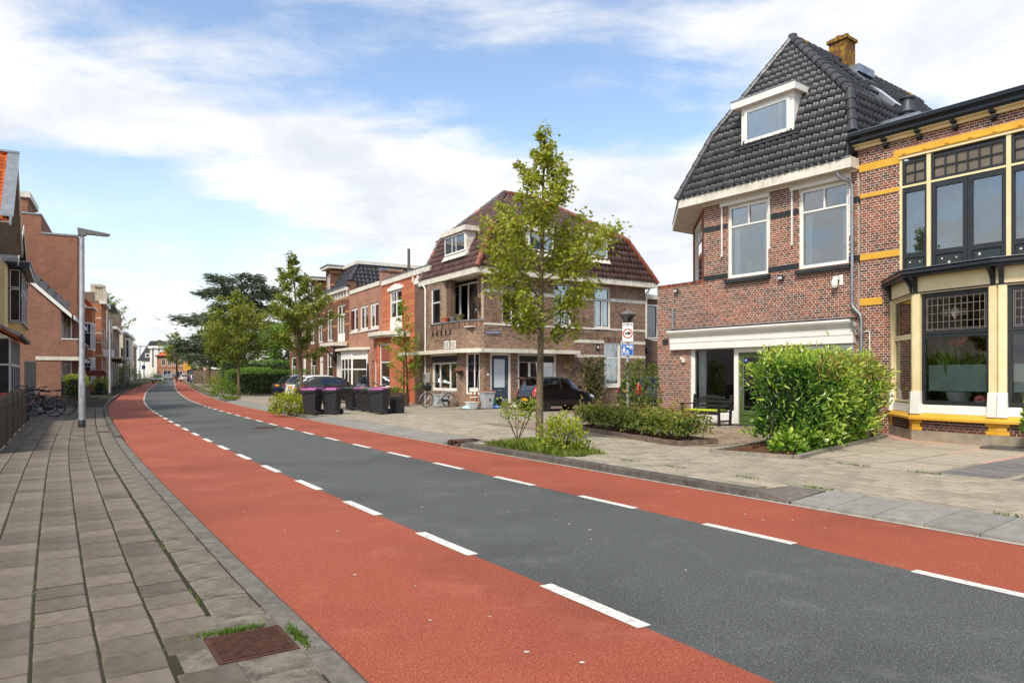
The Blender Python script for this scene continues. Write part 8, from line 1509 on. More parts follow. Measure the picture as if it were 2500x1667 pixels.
# ---------------------------------------------------------------- wheelie bins
MAG = mat('magenta_lid', S(170, 84, 152), S(150, 70, 134), .45, 4); GRN = mat('green_lid', S(70, 112, 66), S(56, 96, 54), .45, 4)
def bin_(loc, rz, lid, label, group):     # front at -x, wheels at +x
 r_ = empty('wheelie_bin', loc, rz, label, 'bin', group); b = MB(); b.hexa([(-.24, -.22, .04), (.22, -.22, .04), (.22, .22, .04), (-.24, .22, .04), (-.33, -.28, .93), (.30, -.28, .93), (.30, .28, .93), (-.33, .28, .93)]); b.build('body', PLASTIC, r_, bevel=.025)
 rim = MB(); rim.hexa([(-.37, -.31, .78), (.24, -.31, .86), (.24, .31, .86), (-.37, .31, .78), (-.39, -.32, .95), (.32, -.32, .95), (.32, .32, .95), (-.39, .32, .95)]); rim.build('collar', PLASTIC, r_, bevel=.02); l = MB(); l.hexa([(-.40, -.31, .95), (.30, -.31, .95), (.30, .31, .95), (-.40, .31, .95), (-.36, -.26, 1.00), (.28, -.26, 1.03), (.28, .26, 1.03), (-.36, .26, 1.00)]); l.build('lid', lid, r_, bevel=.02); box_part(r_, 'lid_rib', lid, (-.25, .2, -.02, .02, 1.01, 1.035), bevel=.006)
 MB().tube([(.30, -.24, .98), (.40, -.24, 1.0), (.40, .24, 1.0), (.30, .24, .98)], .016, 8).build('handle', PLASTIC, r_); MB().cyl((.24, -.29, .11), (.24, .29, .11), .012, None, 8).build('axle', STEEL, r_)
 for s in (-1, 1): w = auto_smooth(MB().torus((.24, s * .27, .11), .075, .032, 'Y', 20, 8).cyl((.24, s * .25, .11), (.24, s * .29, .11), .07, None, 18).build('wheel', RUBBER, r_), 50); MB().cyl((.24, s * .285, .11), (.24, s * .297, .11), .045, None, 14).build('hub', PLASTIC, w)
 MB().lathe([(0, -.006), (.045, -.006), (.045, 0), (0, 0)], (-.295, 0, .62), 14, axis='X').build('sticker', WHITE, r_) ; return r_
BG_ = 'wheelie bins on the forecourt'
bz = math.atan2(-.30, .95)
for (x, y, lid, lab, dr_) in ((-7.62, 27.2, MAG, 'black wheelie bin with magenta lid, left of the front pair beside the bush', 0), (-6.95, 27.5, MAG, 'black wheelie bin with magenta lid, right of the front pair', .1), (-5.15, 27.75, MAG, 'black wheelie bin with magenta lid, nearest and rightmost of the cluster of four', -.05), (-5.75, 29.1, GRN, 'black wheelie bin with green lid behind the rightmost magenta lidded one', -.3), (-6.25, 30.1, MAG, 'black wheelie bin with magenta lid between two green lidded ones', -.35), (-6.9, 30.9, GRN, 'black wheelie bin with green lid, leftmost of the cluster of four', -.4)): bin_((x, y, .1), bz + dr_, lid, lab, BG_)
bin_((-11.9, 45.3, .1), bz, MAG, 'black wheelie bin with magenta lid by the white bay window', BG_)
# ---------------------------------------------------------------- bicycles
def bicycle(loc, rz, label, fm, group=None, lean=0.0, basket=False, guard=None, rack=True, saddle=None, ladies=True):
 r_ = empty('bicycle', loc, rz, label, 'bicycle', group); r_.rotation_euler = (lean, 0, rz); rw = .34
 for x, nm in ((-.54, 'rear'), (.54, 'front')):
  w = auto_smooth(MB().torus((x, 0, rw), rw - .018, .020, 'Y', 36, 8).build('wheel', RUBBER, r_), 60); MB().torus((x, 0, rw), rw - .04, .010, 'Y', 36, 6).build('rim', STEEL, w); sp = MB()
  for k in range(16): a = k * math.pi / 8; sp.cyl((x, .02 * (-1) ** k, rw), (x + math.cos(a) * (rw - .04), 0, rw + math.sin(a) * (rw - .04)), .0022, None, 4, False)
  sp.build('spokes', STEEL, w, kind='stuff'); MB().cyl((x, -.05, rw), (x, .05, rw), .025, None, 10).build('hub', STEEL, w)
  g = MB(); a0, a1 = (R(20), R(200)) if nm == 'rear' else (R(-10), R(150)); P = [(x + math.cos(a) * (rw + .025), 0, rw + math.sin(a) * (rw + .025)) for a in np.linspace(a0, a1, 14)]; n = len(P); g.add([(p[0], -.028, p[2]) for p in P] + [(p[0], .028, p[2]) for p in P], [(i, i + 1, n + i + 1, n + i) for i in range(n - 1)]); g.build('mudguard', guard or fm, r_)
 bb, seat, head, hl = (-.08, 0, .29), (-.24, 0, .80), (.36, 0, .92), (.40, 0, .78); f = MB()
 f.tube([bb, seat], .016, 8); f.tube([(.37, 0, .86), (.12, 0, .55), (-.02, 0, .36), bb] if ladies else [hl, bb], .019, 8); f.tube([(.39, 0, .80), (.18, 0, .62), (-.17, 0, .52)] if ladies else [(.37, 0, .88), (-.22, 0, .78)], .014, 8); f.tube([head, (.41, 0, .70)], .02, 8)
 for s in (-1, 1): f.tube([(.41, s * .03, .70), (.46, s * .045, .52), (.54, s * .05, rw)], .011, 6); f.tube([(-.19, s * .03, .66), (-.54, s * .055, rw)], .009, 6); f.tube([bb, (-.54, s * .055, rw)], .010, 6)
 f.build('frame', fm, r_); MB().tube([head, (.34, 0, 1.05)], .012, 8).tube([(.12, -.30, 1.10), (.24, -.27, 1.12), (.34, -.1, 1.06), (.34, .1, 1.06), (.24, .27, 1.12), (.12, .30, 1.10)], .011, 8).build('handlebar', STEEL, r_)
 for s in (-1, 1): MB().cyl((.22, s * .275, 1.118), (.10, s * .305, 1.098), .017, None, 8).build('grip', RUBBER, r_)
 MB().tube([seat, (-.27, 0, .94)], .012, 8).build('seat_post', STEEL, r_); sd_ = MB(); sd_.hexa([(-.42, -.11, .93), (-.10, -.03, .94), (-.10, .03, .94), (-.42, .11, .93), (-.43, -.10, 1.0), (-.08, -.025, .98), (-.08, .025, .98), (-.43, .10, 1.0)]); sd_.build('saddle', saddle or RUBBER, r_, bevel=.02)
 MB().cyl((-.08, -.06, .29), (-.08, .06, .29), .045, None, 12).cyl((-.08, .055, .29), (-.08, .062, .29), .09, None, 18).build('crank', STEEL, r_); MB().tube([(-.08, .07, .29), (.05, .07, .20)], .009, 6).tube([(-.08, -.07, .29), (-.21, -.07, .38)], .009, 6).build('pedal_arm', STEEL, r_); box_part(r_, 'pedal', RUBBER, (.0, .10, .08, .17, .19, .215)); box_part(r_, 'pedal', RUBBER, (-.26, -.16, -.17, -.08, .37, .395))
 box_part(r_, 'chain_case', TRIM, (-.52, -.02, .045, .06, .26, .38), bevel=.01)
 if rack: MB().tube([(-.25, -.06, .72), (-.78, -.06, .73), (-.78, .06, .73), (-.25, .06, .72)], .008, 6).tube([(-.70, -.06, .73), (-.54, -.06, .36)], .006, 6).tube([(-.70, .06, .73), (-.54, .06, .36)], .006, 6).tube([(-.3, 0, .725), (-.78, 0, .73)], .006, 5).build('carrier', STEEL if fm != TRIM else fm, r_)
 box_part(r_, 'rear_light', TAIL, (-.84, -.80, -.04, .04, .62, .68)); MB().cyl((.44, 0, .93), (.50, 0, .93), .035, .04, 10).build('head_lamp', STEEL, r_)
 if basket: bk = MB(); bk.hexa([(.42, -.14, .80), (.66, -.14, .80), (.66, .14, .80), (.42, .14, .80), (.38, -.18, 1.04), (.74, -.18, 1.04), (.74, .18, 1.04), (.38, .18, 1.04)]); bk.build('basket', RUBBER, r_)
 return r_
BIKEW = carpaint('pale_grey_bike_paint', S(196, 204, 204), 0); ORG = mat('orange_paint', S(226, 96, 40), None, .4)
p = bw(-2.55, 1.5, .12)
bicycle(p, BRROT + R(172), 'pale grey step through bicycle with black basket outside the brown house', BIKEW, None, R(-7), True, BIKEW, True, mat('brown_leather', S(104, 66, 48), None, .6))
BKG = 'bicycles parked beyond the wooden fence'
def lbike(px, Y, rz, lab, fm, k=0): X, _ = fpx(px, Y); return bicycle((X, Y, .06), rz, lab, fm, BKG, R(random.uniform(-8, 8)), False, None, True, None, k % 2 == 0)
lbike(122, 27.6, R(205), 'black bicycle standing out farthest onto the pavement by the fence', TRIM); lbike(92, 26.4, R(208), 'black bicycle next to the fence end with its wheel on the tiles', TRIM, 1); lbike(78, 28.4, R(212), 'bicycle with orange frame bands behind the nearest black ones', ORG); lbike(66, 29.6, R(205), 'black bicycle with silver handlebars in the middle of the row', TRIM, 1); lbike(52, 27.8, R(205), 'silver handled bicycle showing over the fence', SILV); lbike(40, 30.4, R(210), 'dark bicycle deepest behind the wooden fence', TRIM, 1)
def pbike(x, y, rz, lab, fm, g=None): return bicycle(qw(x, y, .1), rz, lab, fm, g, R(6))
pbike(-2.2, -2.0, R(160), 'black bicycle against the orange brick bay', TRIM, 'bicycles at the orange brick house'); pbike(-1.2, -2.6, R(20), 'dark bicycle behind the stone bollard by the orange brick house', TRIM, 'bicycles at the orange brick house')
def farbike(px, Y, rz, lab, fm): X, _ = fpx(px, Y); return bicycle((X, Y, gz(X, Y) + .06), rz, lab, fm, 'bicycles along the far left pavement', 0)
farbike(247, 78, R(110), 'bicycle with a yellow saddle bag at the rust brick bay', TRIM); farbike(281, 92, R(100), 'white bicycle at the far stucco house', WHT); farbike(297, 98, R(112), 'dark bicycle near the far porch', TRIM); farbike(317, 106, R(60), 'orange bicycle farthest along the left pavement', ORG)
# ---------------------------------------------------------------- street furniture
GALV = mat('lamp_post_steel', S(186, 186, 188), S(160, 160, 164), .45, 5, 6, metal=.45, dirt=S(140, 140, 140), dscale=6, damt=.3)
def lamp(loc, h, rz, label, arm=1.0, group='street lamps along the left pavement'):
 r_ = empty('street_lamp', loc, rz, label, 'street lamp', group); auto_smooth(MB().lathe([(.092, 0), (.092, .02), (.085, h * .30), (.075, h * .31), (.065, h)], (0, 0, 0), 18).build('pole', GALV, r_), 40); auto_smooth(MB().lathe([(.098, -.02), (.098, .22), (.09, .23)], (0, 0, 0), 18).build('foot_sleeve', BLACKP, r_), 40)
 hd = MB(); hd.hexa([(-.10, -.10, h - .18), (.12, -.10, h - .16), (.12, .10, h - .16), (-.10, .10, h - .18), (-.12, -.10, h + .06), (.12, -.09, h + .03), (.12, .09, h + .03), (-.12, .10, h + .06)]); hd.hexa([(.12, -.09, h - .12), (arm, -.11, h - .10), (arm, .11, h - .10), (.12, .09, h - .12), (.12, -.09, h + .03), (arm, -.10, h - .05), (arm, .10, h - .05), (.12, .09, h + .03)]); hd.build('lamp_head', mat('lamp_head_grey', S(120, 118, 116), S(100, 98, 96), .5, 4), r_, bevel=.015); box_part(r_, 'lens', mat('lamp_lens', S(206, 208, 204), None, .2), (.35, arm - .06, -.08, .08, h - .125, h - .108)); box_part(r_, 'hatch', GALV, (-.05, .05, -.096, -.08, .9, 1.3)); return r_
hl_ = math.atan2(.52, .85)
lamp((-12.7, 21.0, .06), 5.82, hl_, 'tall grey street lamp nearest the camera on the left pavement', .72); lamp((-31.1, 55.0, .1), 6.1, hl_, 'second grey street lamp along the left pavement', .8); lamp((*fpx(342, 124), gz(0, 124)), 6.5, hl_, 'third grey street lamp, small in the distance', 1.2); lamp((*fpx(352, 150), gz(0, 150)), 6.5, hl_, 'farthest grey street lamp behind the blue parking sign', 1.2)
# sign post with lantern
SG = Vector((4.15, 25.5, .1)); s_ = empty('sign_post', SG, math.atan2(-4.15, -25.5) + R(90), 'grey sign post with lantern, lorry ban sign and blue home zone sign', 'sign post'); s_.rotation_euler = (0, 0, math.atan2(4.15 * 0 - .16, 1) )
auto_smooth(MB().lathe([(.055, -.02), (.05, 3.28)], (0, 0, 0), 14).build('pole', GALV, s_), 40); auto_smooth(MB().lathe([(.07, 3.26), (.09, 3.34), (.06, 3.40), (.10, 3.42), (.27, 3.66), (.30, 3.68), (.30, 3.70), (.03, 3.84), (0, 3.86)], (0, 0, 0), 8).build('lantern', mat('lantern_grey', S(110, 106, 104), S(92, 90, 88), .4, 4), s_), 30); auto_smooth(MB().lathe([(.11, 3.43), (.255, 3.64)], (0, 0, 0), 8).build('lantern_glass', glassmat('lantern_glass', (.7, .68, .64), .1, 2), s_), 20)
SIGNW = mat('sign_white', S(240, 240, 238), None, .4); SIGNR = mat('sign_red', S(204, 32, 40), None, .4); SIGNB = mat('sign_blue', S(28, 98, 190), S(24, 90, 178), .4); SIGNK = mat('sign_black', S(28, 28, 30), None, .5)
sg = box_part(s_, 'lorry_ban_sign', SIGNW, (-.2, .2, -.075, -.06, 2.70, 3.40), bevel=.004); box_part(sg, 'sign_border', SIGNK, (-.2, .2, -.0765, -.075, 2.70, 2.712), (-.2, .2, -.0765, -.075, 3.388, 3.40), (-.2, -.19, -.0765, -.075, 2.712, 3.388), (.19, .2, -.0765, -.075, 2.712, 3.388)); text('zone_lettering', 'ZONE', .13, SIGNK, sg, (0, -.077, 3.31))
rg = MB(); n = 32; rg.add([(math.cos(2 * math.pi * i / n) * r, -.078, 3.0 + math.sin(2 * math.pi * i / n) * r) for r in (.175, .135) for i in range(n)], [(i, (i + 1) % n, n + (i + 1) % n, n + i) for i in range(n)]); rg.build('red_ring', SIGNR, sg)
box_part(sg, 'lorry_symbol', SIGNK, (-.02, .10, -.078, -.0765, 2.975, 3.06), (-.10, -.03, -.078, -.0765, 2.975, 3.03));
for x in (-.07, .0, .07): MB().lathe([(0, -.0785), (.018, -.0785), (.018, -.077), (0, -.077)], (x, 0, 2.965), 10, axis='Y').build('lorry_wheel', SIGNK, sg)
sb = box_part(s_, 'home_zone_sign', SIGNB, (-.24, .20, -.075, -.06, 2.22, 2.62), bevel=.004); WS = SIGNW
box_part(sb, 'sign_border', WS, (-.225, .185, -.0765, -.075, 2.235, 2.243), (-.225, .185, -.0765, -.075, 2.597, 2.605), (-.225, -.217, -.0765, -.075, 2.243, 2.597), (.177, .185, -.0765, -.075, 2.243, 2.597))
def fig(x, z, k):
 m = MB(); m.lathe([(0, -.078), (.028 * k, -.078), (.028 * k, -.0765), (0, -.0765)], (x, 0, z + .25 * k), 10, axis='Y')
 for poly in ([(-.035, .10), (.03, .10), (.04, .21), (-.03, .21)], [(-.035, .11), (-.005, .11), (-.045, 0), (-.075, 0)], [(0, .11), (.032, .11), (.075, 0), (.045, 0)], [(.03, .20), (.045, .18), (.10, .12), (.085, .10)], [(-.03, .20), (-.045, .18), (-.09, .11), (-.075, .10)]): m.prism([(x + p * k, -.078, z + q * k) for p, q in poly], (0, .0015, 0))
 m.build('walker_symbol', WS, sb)
fig(-.13, 2.27, 1.0); fig(.0, 2.255, .6)
MB().prism([(x, -.078, z) for x, z in ((.07, 2.44), (.16, 2.44), (.16, 2.52), (.18, 2.52), (.115, 2.58), (.05, 2.52), (.07, 2.52))], (0, .0015, 0)).build('house_symbol', WS, sb); box_part(sb, 'house_door', SIGNB, (.095, .135, -.079, -.078, 2.44, 2.50)); MB().prism([(x, -.078, z) for x, z in ((-.05, 2.51), (.05, 2.51), (.05, 2.54), (.03, 2.55), (.015, 2.575), (-.02, 2.575), (-.035, 2.55), (-.05, 2.54))], (0, .0015, 0)).build('car_symbol', WS, sb)
# bench with green cushion
bn_ = empty('garden_bench', fw(-.35, -1.0, .1), FROT, 'black slatted garden bench with lime green cushion under the shop window', 'bench')
BW_ = mat('black_bench_wood', S(34, 34, 36), S(26, 26, 28), .55, 8)
for x in (-.68, .68):
 box_part(bn_, 'leg', BW_, (x - .03, x + .03, -.30, -.24, 0, .62)); MB().hexa([(x - .03, .22, 0), (x + .03, .22, 0), (x + .03, .28, 0), (x - .03, .28, 0), (x - .03, .30, .92), (x + .03, .30, .92), (x + .03, .36, .92), (x - .03, .36, .92)]).build('leg', BW_, bn_); box_part(bn_, 'armrest', BW_, (x - .04, x + .04, -.33, .30, .62, .655)); box_part(bn_, 'side_rail', BW_, (x - .02, x + .02, -.24, .24, .12, .17))
for k in range(5): y = -.27 + k * .11; box_part(bn_, 'seat_slat', BW_, (-.71, .71, y, y + .085, .40, .425))
for z, hh in ((.54, .07), (.68, .07)): box_part(bn_, 'back_slat', BW_, (-.65, .65, .285, .31, z, z + hh))
tp_ = MB(); xs = np.linspace(-.68, .68, 13); top = [.84 + .07 * math.cos(x / .68 * math.pi) for x in xs]; tp_.prism([(x, .30, .80) for x in xs] + [(x, .30, t) for x, t in list(zip(xs, top))[::-1]], (0, .03, 0)); tp_.build('top_rail', BW_, bn_); box_part(bn_, 'front_rail', BW_, (-.65, .65, -.30, -.27, .33, .40)); box_part(bn_, 'cushion', mat('lime_cushion', S(176, 188, 40), S(160, 172, 32), .9, 8, 4, .3, 80), (-.62, .62, -.28, .24, .425, .475), bevel=.02)
# drain inlet at the right kerb
ps = off(sK1 + .45, 4.72); gi = empty('kerb_inlet', (ps[0], ps[1], 0), heading(sK1), 'rusty cast iron kerb inlet at the end of the dark kerb', 'drain inlet'); box_part(gi, 'lid', RUST, (-.28, .28, -.20, .25, .10, .125), bevel=.008); box_part(gi, 'front_plate', RUST, (-.28, -.22, .25, .28, 0, .11), (.22, .28, .25, .28, 0, .11), (-.22, .22, .25, .28, 0, .025), (-.02, .02, .25, .28, .025, .11)); box_part(gi, 'gully', BLACKG, (-.22, .22, -.2, .24, -.02, .0995))
# blue parking sign, triangle sign, yellow board
ps_ = fpx(351, 122); pk = empty('parking_sign', (ps_[0], ps_[1], gz(*ps_)), 0, 'blue parking sign on a grey pole in the distance', 'sign'); MB().cyl((0, 0, 0), (0, 0, 3.3), .05, None, 8).build('pole', GALV, pk); box_part(pk, 'panel', SIGNB, (-.3, .3, -.08, -.05, 2.45, 3.1)); text('parking_lettering', 'P', .5, SIGNW, pk, (0, -.085, 2.78))
tr_ = fpx(499.7, 98); tg = empty('triangle_sign', (tr_[0], tr_[1], gz(*tr_)), 0, 'red bordered triangular warning sign on a pole beside the dark tree', 'sign'); MB().cyl((0, 0, 0), (0, 0, 2.9), .09, None, 10).build('pole', GALV, tg); MB().prism([(-.45, -.1, 2.1), (.45, -.1, 2.1), (0, -.1, 2.9)], (0, .02, 0)).build('panel', SIGNR, tg); MB().prism([(-.26, -.105, 2.2), (.26, -.105, 2.2), (0, -.105, 2.68)], (0, .004, 0)).build('panel_face', SIGNW, tg)
yb_ = fpx(458, 150); yb = empty('yellow_board', (yb_[0], yb_[1], gz(*yb_)), 0, 'yellow notice board above the parked white car', 'sign'); MB().cyl((-.6, 0, 0), (-.6, 0, 3.6), .05, None, 8).build('pole', GALV, yb); MB().cyl((.6, 0, 0), (.6, 0, 3.6), .05, None, 8).build('pole', GALV, yb); box_part(yb, 'panel', YELLOW, (-.85, .85, -.1, -.06, 2.3, 3.7)); box_part(yb, 'print_line', SIGNK, (-.6, .4, -.103, -.1, 3.2, 3.3), (-.6, .2, -.103, -.1, 2.8, 2.9))
gw = fpx(505, 112); gwo = empty('dark_garden_wall', (gw[0], gw[1], gz(*gw)), R(20), 'dark garden wall behind the triangle sign', 'wall'); box_part(gwo, 'wall', GB2, (-2, 4, 0, .3, 0, 2.3)); box_part(gwo, 'coping', BLACKP, (-2.05, 4.05, -.05, .35, 2.3, 2.4))
# gate piers and timber gate by the hedge
gp = fpx(563, 84); ga = empty('gate_piers', (gp[0], gp[1], gz(*gp)), R(-60), 'red brick gate piers with timber garden gate', 'gate')
for x in (0, 2.0): box_part(ga, 'pier', ORB, (x, x + .5, 0, .5, 0, 2.1)); box_part(ga, 'pier_cap', STUC2, (x - .06, x + .56, -.06, .56, 2.1, 2.22))
for i in range(12): box_part(ga, 'gate_board', mat('timber', S(150, 122, 86), S(124, 98, 68), .8, 8), (.54 + i * .118, .64 + i * .118, .2, .24, .1, 1.7))
lt = fpx(694, 72); lo2 = empty('garden_lantern', (lt[0], lt[1], .1), 0, 'small lantern on a post above the clipped hedges', 'lantern'); MB().cyl((0, 0, 0), (0, 0, 3.6), .05, None, 8).build('pole', BLACKP, lo2); MB().lathe([(.08, 3.6), (.2, 4.0), (.22, 4.0), (.0, 4.2)], (0, 0, 0), 6).build('lamp_head', SIGNW, lo2)
# wooden fence on the left: posts, rails and vertical slats
FW = mat('weathered_dark_timber', S(74, 62, 50), S(52, 44, 36), .9, 14, 8, .6, 40, dirt=S(96, 92, 70), dscale=4, damt=.4)
fn = empty('wooden_fence', (-12.06, 17.1, .06), LROT2, 'weathered dark timber slat fence along the left pavement', 'fence')
for k in range(7): box_part(fn, 'post', FW, (-4 + k * 2.05, -3.9 + k * 2.05, -.05, .05, 0, 1.12))
for k in range(6):
 for z in (.22, .55, .88): box_part(fn, 'rail', FW, (-3.88 + k * 2.05, -2.02 + k * 2.05 + .05, -.055, -.02, z, z + .06))
 for i in range(16): h_f = 1.0 + random.uniform(-.05, .06) + (.12 if i % 5 == 0 else 0); x = -3.86 + k * 2.05 + i * .119; box_part(fn, 'slat', FW, (x, x + .10, -.018 + random.uniform(-.006, .006), .006, .04, h_f))
# red tub behind the fence, grey cabinet, iron gate by the hedge
rt = empty('red_tub', (-16.9, 23.4, .06), 0, 'red plastic tub behind the wooden fence at the picture edge', 'tub'); auto_smooth(MB().lathe([(.3, 0), (.42, .95), (.45, .95), (.45, .9), (.38, .9), (.3, .1)], (0, 0, 0), 18).build('shell', mat('red_plastic', S(190, 56, 40), None, .5), rt), 40); auto_smooth(MB().torus((0, 0, .95), .44, .02, 'Z', 20, 6).build('rim', mat('red_plastic', S(190, 56, 40)), rt), 60)
cb_ = fpx(74, 44); cbo = empty('utility_cabinet', (cb_[0], cb_[1], .1), LROT2 + R(-90), 'grey utility cabinet between the bicycles and the privet hedge', 'cabinet'); box_part(cbo, 'body', mat('cabinet_grey', S(140, 142, 144), S(124, 126, 128), .7, 5), (-.3, .3, -.2, .2, 0, 2.3), bevel=.02); box_part(cbo, 'roof', ZINC, (-.34, .34, -.25, .25, 2.3, 2.42)); box_part(cbo, 'door', mat('cabinet_grey', S(140, 142, 144)), (-.27, -.02, -.215, -.2, .15, 2.2), (.02, .27, -.215, -.2, .15, 2.2))
ig = empty('iron_gate', (-29.1, 46.9, .1), R(30), 'dark iron gate standing open before the privet hedge', 'gate')
for i in range(9): MB().cyl((-.5 + i * .125, 0, 0), (-.5 + i * .125, 0, 1.25), .018, None, 6).build('bar', BLUEBLK, ig)
box_part(ig, 'rail', BLUEBLK, (-.55, .55, -.025, .025, .12, .18)); box_part(ig, 'rail', BLUEBLK, (-.55, .55, -.025, .025, 1.08, 1.14)); box_part(ig, 'gate_panel', BLUEBLK, (-.5, .5, .02, .03, .18, 1.08))
gp2 = empty('garden_pier', (-28.2, 47.2, .1), R(28), 'short concrete pier at the end of the privet hedge', 'pier'); box_part(gp2, 'shaft', KERB, (-.15, .15, -.15, .15, 0, .75)); box_part(gp2, 'cap', KERB, (-.18, .18, -.18, .18, .75, .82))
pc = fpx(222, 64); pr_ = empty('porch_shelter', (pc[0], pc[1], .15), R(30), 'dark red canvas shelter beyond the near lamp post', 'shelter'); MB().prism([(-1.3, 0, 1.5), (1.3, 0, 1.5), (1.0, 0, 2.0), (-1.0, 0, 2.0)], (0, 1.5, 0)).build('canopy', mat('dark_red_canvas', S(124, 50, 54), None, .8), pr_)
for x in (-1.1, 1.1): box_part(pr_, 'leg', BLACKP, (x - .05, x + .05, .0, .1, 0, 1.5))
# ---------------------------------------------------------------- clutter outside the brown house
TERRA = mat('terracotta', S(206, 108, 66), S(186, 92, 54), .8, 8); OLIVEP = mat('olive_glaze', S(120, 112, 62), S(98, 92, 52), .4, 6)
def plant_pot(loc, r, h, m, label, group=None, rim=True):
 o = empty('plant_pot', loc, 0, label, 'plant pot', group); auto_smooth(MB().lathe([(r * .68, 0), (r, h), (r * .92, h), (r * .85, h * .85), (0, h * .85)], (0, 0, 0), 18).build('shell', m, o), 50); auto_smooth(MB().lathe([(r * 1.0, h * .82), (r * 1.1, h * .84), (r * 1.1, h), (r, h)], (0, 0, 0), 18).build('rim', m, o), 50); MB().lathe([(0, h * .86), (r * .84, h * .86), (r * .8, h * .9), (0, h * .9)], (0, 0, 0), 14).build('soil', SOIL, o); return o
PPG = 'pots on the balcony parapet'
plant_pot(bw(-1.36, 3.0, 4.27), .18, .24, TERRA, 'terracotta pot on the brown house balcony', PPG); plant_pot(bw(-1.36, 2.2, 4.27), .2, .2, ZINC, 'pale zinc pot on the brown house balcony', PPG); plant_pot(bw(-1.36, 1.5, 4.27), .22, .28, OLIVEP, 'olive glazed pot on the brown house balcony', PPG)
def bwe(nm, x, y, z, lab, cat, rz=0.0): return empty(nm, bw(x, y, z), BRROT + rz, lab, cat)
WOODO = mat('orange_wood', S(190, 116, 60), S(164, 94, 46), .6, 10)
fc = bwe('folding_chair', -1.75, -.55, .18, 'white and orange wood folding chair outside the brown house', 'chair', R(-10))
for s in (-.2, .2): MB().tube([(s, .25, 0), (s, -.05, .85)], .018, 6).build('leg', WOODO, fc); MB().tube([(s, -.22, 0), (s, .16, .46)], .016, 6).build('leg', WOODO, fc)
for y, z in ((-.2, .44), (-.1, .445), (.0, .45), (.1, .455)): box_part(fc, 'seat_slat', WHITE, (-.2, .2, y, y + .08, z, z + .015))
box_part(fc, 'back_slat', WHITE, (-.21, .21, -.075, -.055, .70, .88)); box_part(fc, 'cross_bar', WOODO, (-.2, .2, .2, .22, .12, .15))
tb = bwe('side_table', -1.0, -.30, .22, 'small orange brown wooden table against the brown brick wall', 'table'); box_part(tb, 'table_top', WOODO, (-.62, .45, -.22, .2, .66, .70))
for x in (-.56, .39):
 for y in (-.18, .16): box_part(tb, 'leg', WOODO, (x - .025, x + .025, y - .025, y + .025, 0, .66))
cr = bwe('storage_box', -1.15, -.75, .1, 'tall pale grey plastic box in front of the wooden table', 'box'); GP = mat('grey_plastic', S(178, 182, 186), S(164, 168, 172), .5, 3); MB().hexa([(-.22, -.18, 0), (.22, -.18, 0), (.22, .18, 0), (-.22, .18, 0), (-.28, -.23, .72), (.28, -.23, .72), (.28, .23, .72), (-.28, .23, .72)]).build('shell', GP, cr, bevel=.03); box_part(cr, 'rim', GP, (-.31, .31, -.26, .26, .72, .76), bevel=.01); box_part(cr, 'sticker', mat('brown_sticker', S(120, 70, 60), None, .6), (-.02, .08, -.222, -.21, .36, .46))
bm_ = bwe('broom', -1.45, -.42, .2, 'broom with black handle leaning behind the folding chair', 'broom'); MB().tube([(-.1, 0, .1), (.18, .2, 1.65)], .014, 6).build('handle', STEEL, bm_); box_part(bm_, 'brush', BLACKP, (-.22, .04, -.04, .04, 0, .1))
BLUEP = mat('blue_plastic', S(40, 110, 200), S(30, 90, 180), .4, 6); TEALP = mat('teal_plastic', S(60, 140, 120), None, .5)
def bag(x, y, z, r, h, m, lab, nm='plastic_bag'):
 o = bwe(nm, x, y, z, lab, 'bag'); P = [(r * .8, 0), (r, h * .3), (r * .85, h * .7), (r * .35, h), (0, h)]; mb = MB(); mb.lathe(P, (0, 0, 0), 12); mb.v = [(v[0] * (1 + .3 * math.sin(v[1] * 23)), v[1] * (1 + .3 * math.cos(v[0] * 19)), v[2]) for v in mb.v]; mb.build('bag_body', m, o); box_part(o, 'knot', m, (-.03, .03, -.02, .02, h, h + .05)); return o
bag(-2.15, -.7, .1, .26, .16, mat('light_blue_bag', S(110, 190, 220), S(200, 226, 232), .4, 9), 'light blue plastic bag on the paving below the bicycle'); bag(-.78, -.6, .2, .2, .5, TEALP, 'green striped bag beside the pale grey box'); bag(-.72, -.85, .12, .2, .12, BLUEP, 'bright blue crumpled bag at the step'); bag(.15, -1.0, .1, .12, .16, WHITE, 'little white and blue bag on the ground before the step')
bk = bwe('bucket', -.45, -.55, .22, 'dark bucket beside the blue bag', 'bucket'); auto_smooth(MB().lathe([(.13, 0), (.18, .32), (.2, .32), (.2, .3), (.16, .3), (.12, .04)], (0, 0, 0), 16).build('shell', PLASTIC, bk), 40); MB().tube([(-.19, 0, .3), (0, .1, .34), (.19, 0, .3)], .006, 5).build('handle', STEEL, bk)
tu = bwe('clear_tub', -2.0, -.85, .1, 'clear plastic tub with red lid clip in front of the bicycle wheel', 'tub'); MB().hexa([(-.2, -.15, 0), (.2, -.15, 0), (.2, .15, 0), (-.2, .15, 0), (-.24, -.19, .3), (.24, -.19, .3), (.24, .19, .3), (-.24, .19, .3)]).build('shell', mat('cloudy_plastic', S(206, 208, 208), S(186, 190, 192), .3, 4), tu, bevel=.02); box_part(tu, 'lid', WHITE, (-.26, .26, -.21, .21, .3, .33), bevel=.01); box_part(tu, 'clip', mat('red_plastic', S(190, 56, 40)), (.1, .2, -.2, -.1, .33, .37))
bt = bwe('blue_tin', -.15, -.5, .34, 'small blue tin on a board by the blue door', 'tin'); MB().cyl((0, 0, 0), (0, 0, .15), .09, None, 14).build('body', BLUEP, bt); MB().cyl((0, 0, .15), (0, 0, .165), .095, None, 14).build('lid', WHITE, bt); wb_ = bwe('wooden_board', -.05, -.5, .30, 'orange brown board lying at the blue door step', 'board'); MB().box(-.5, .35, -.15, .15, 0, .03).build('board', WOODO, wb_)
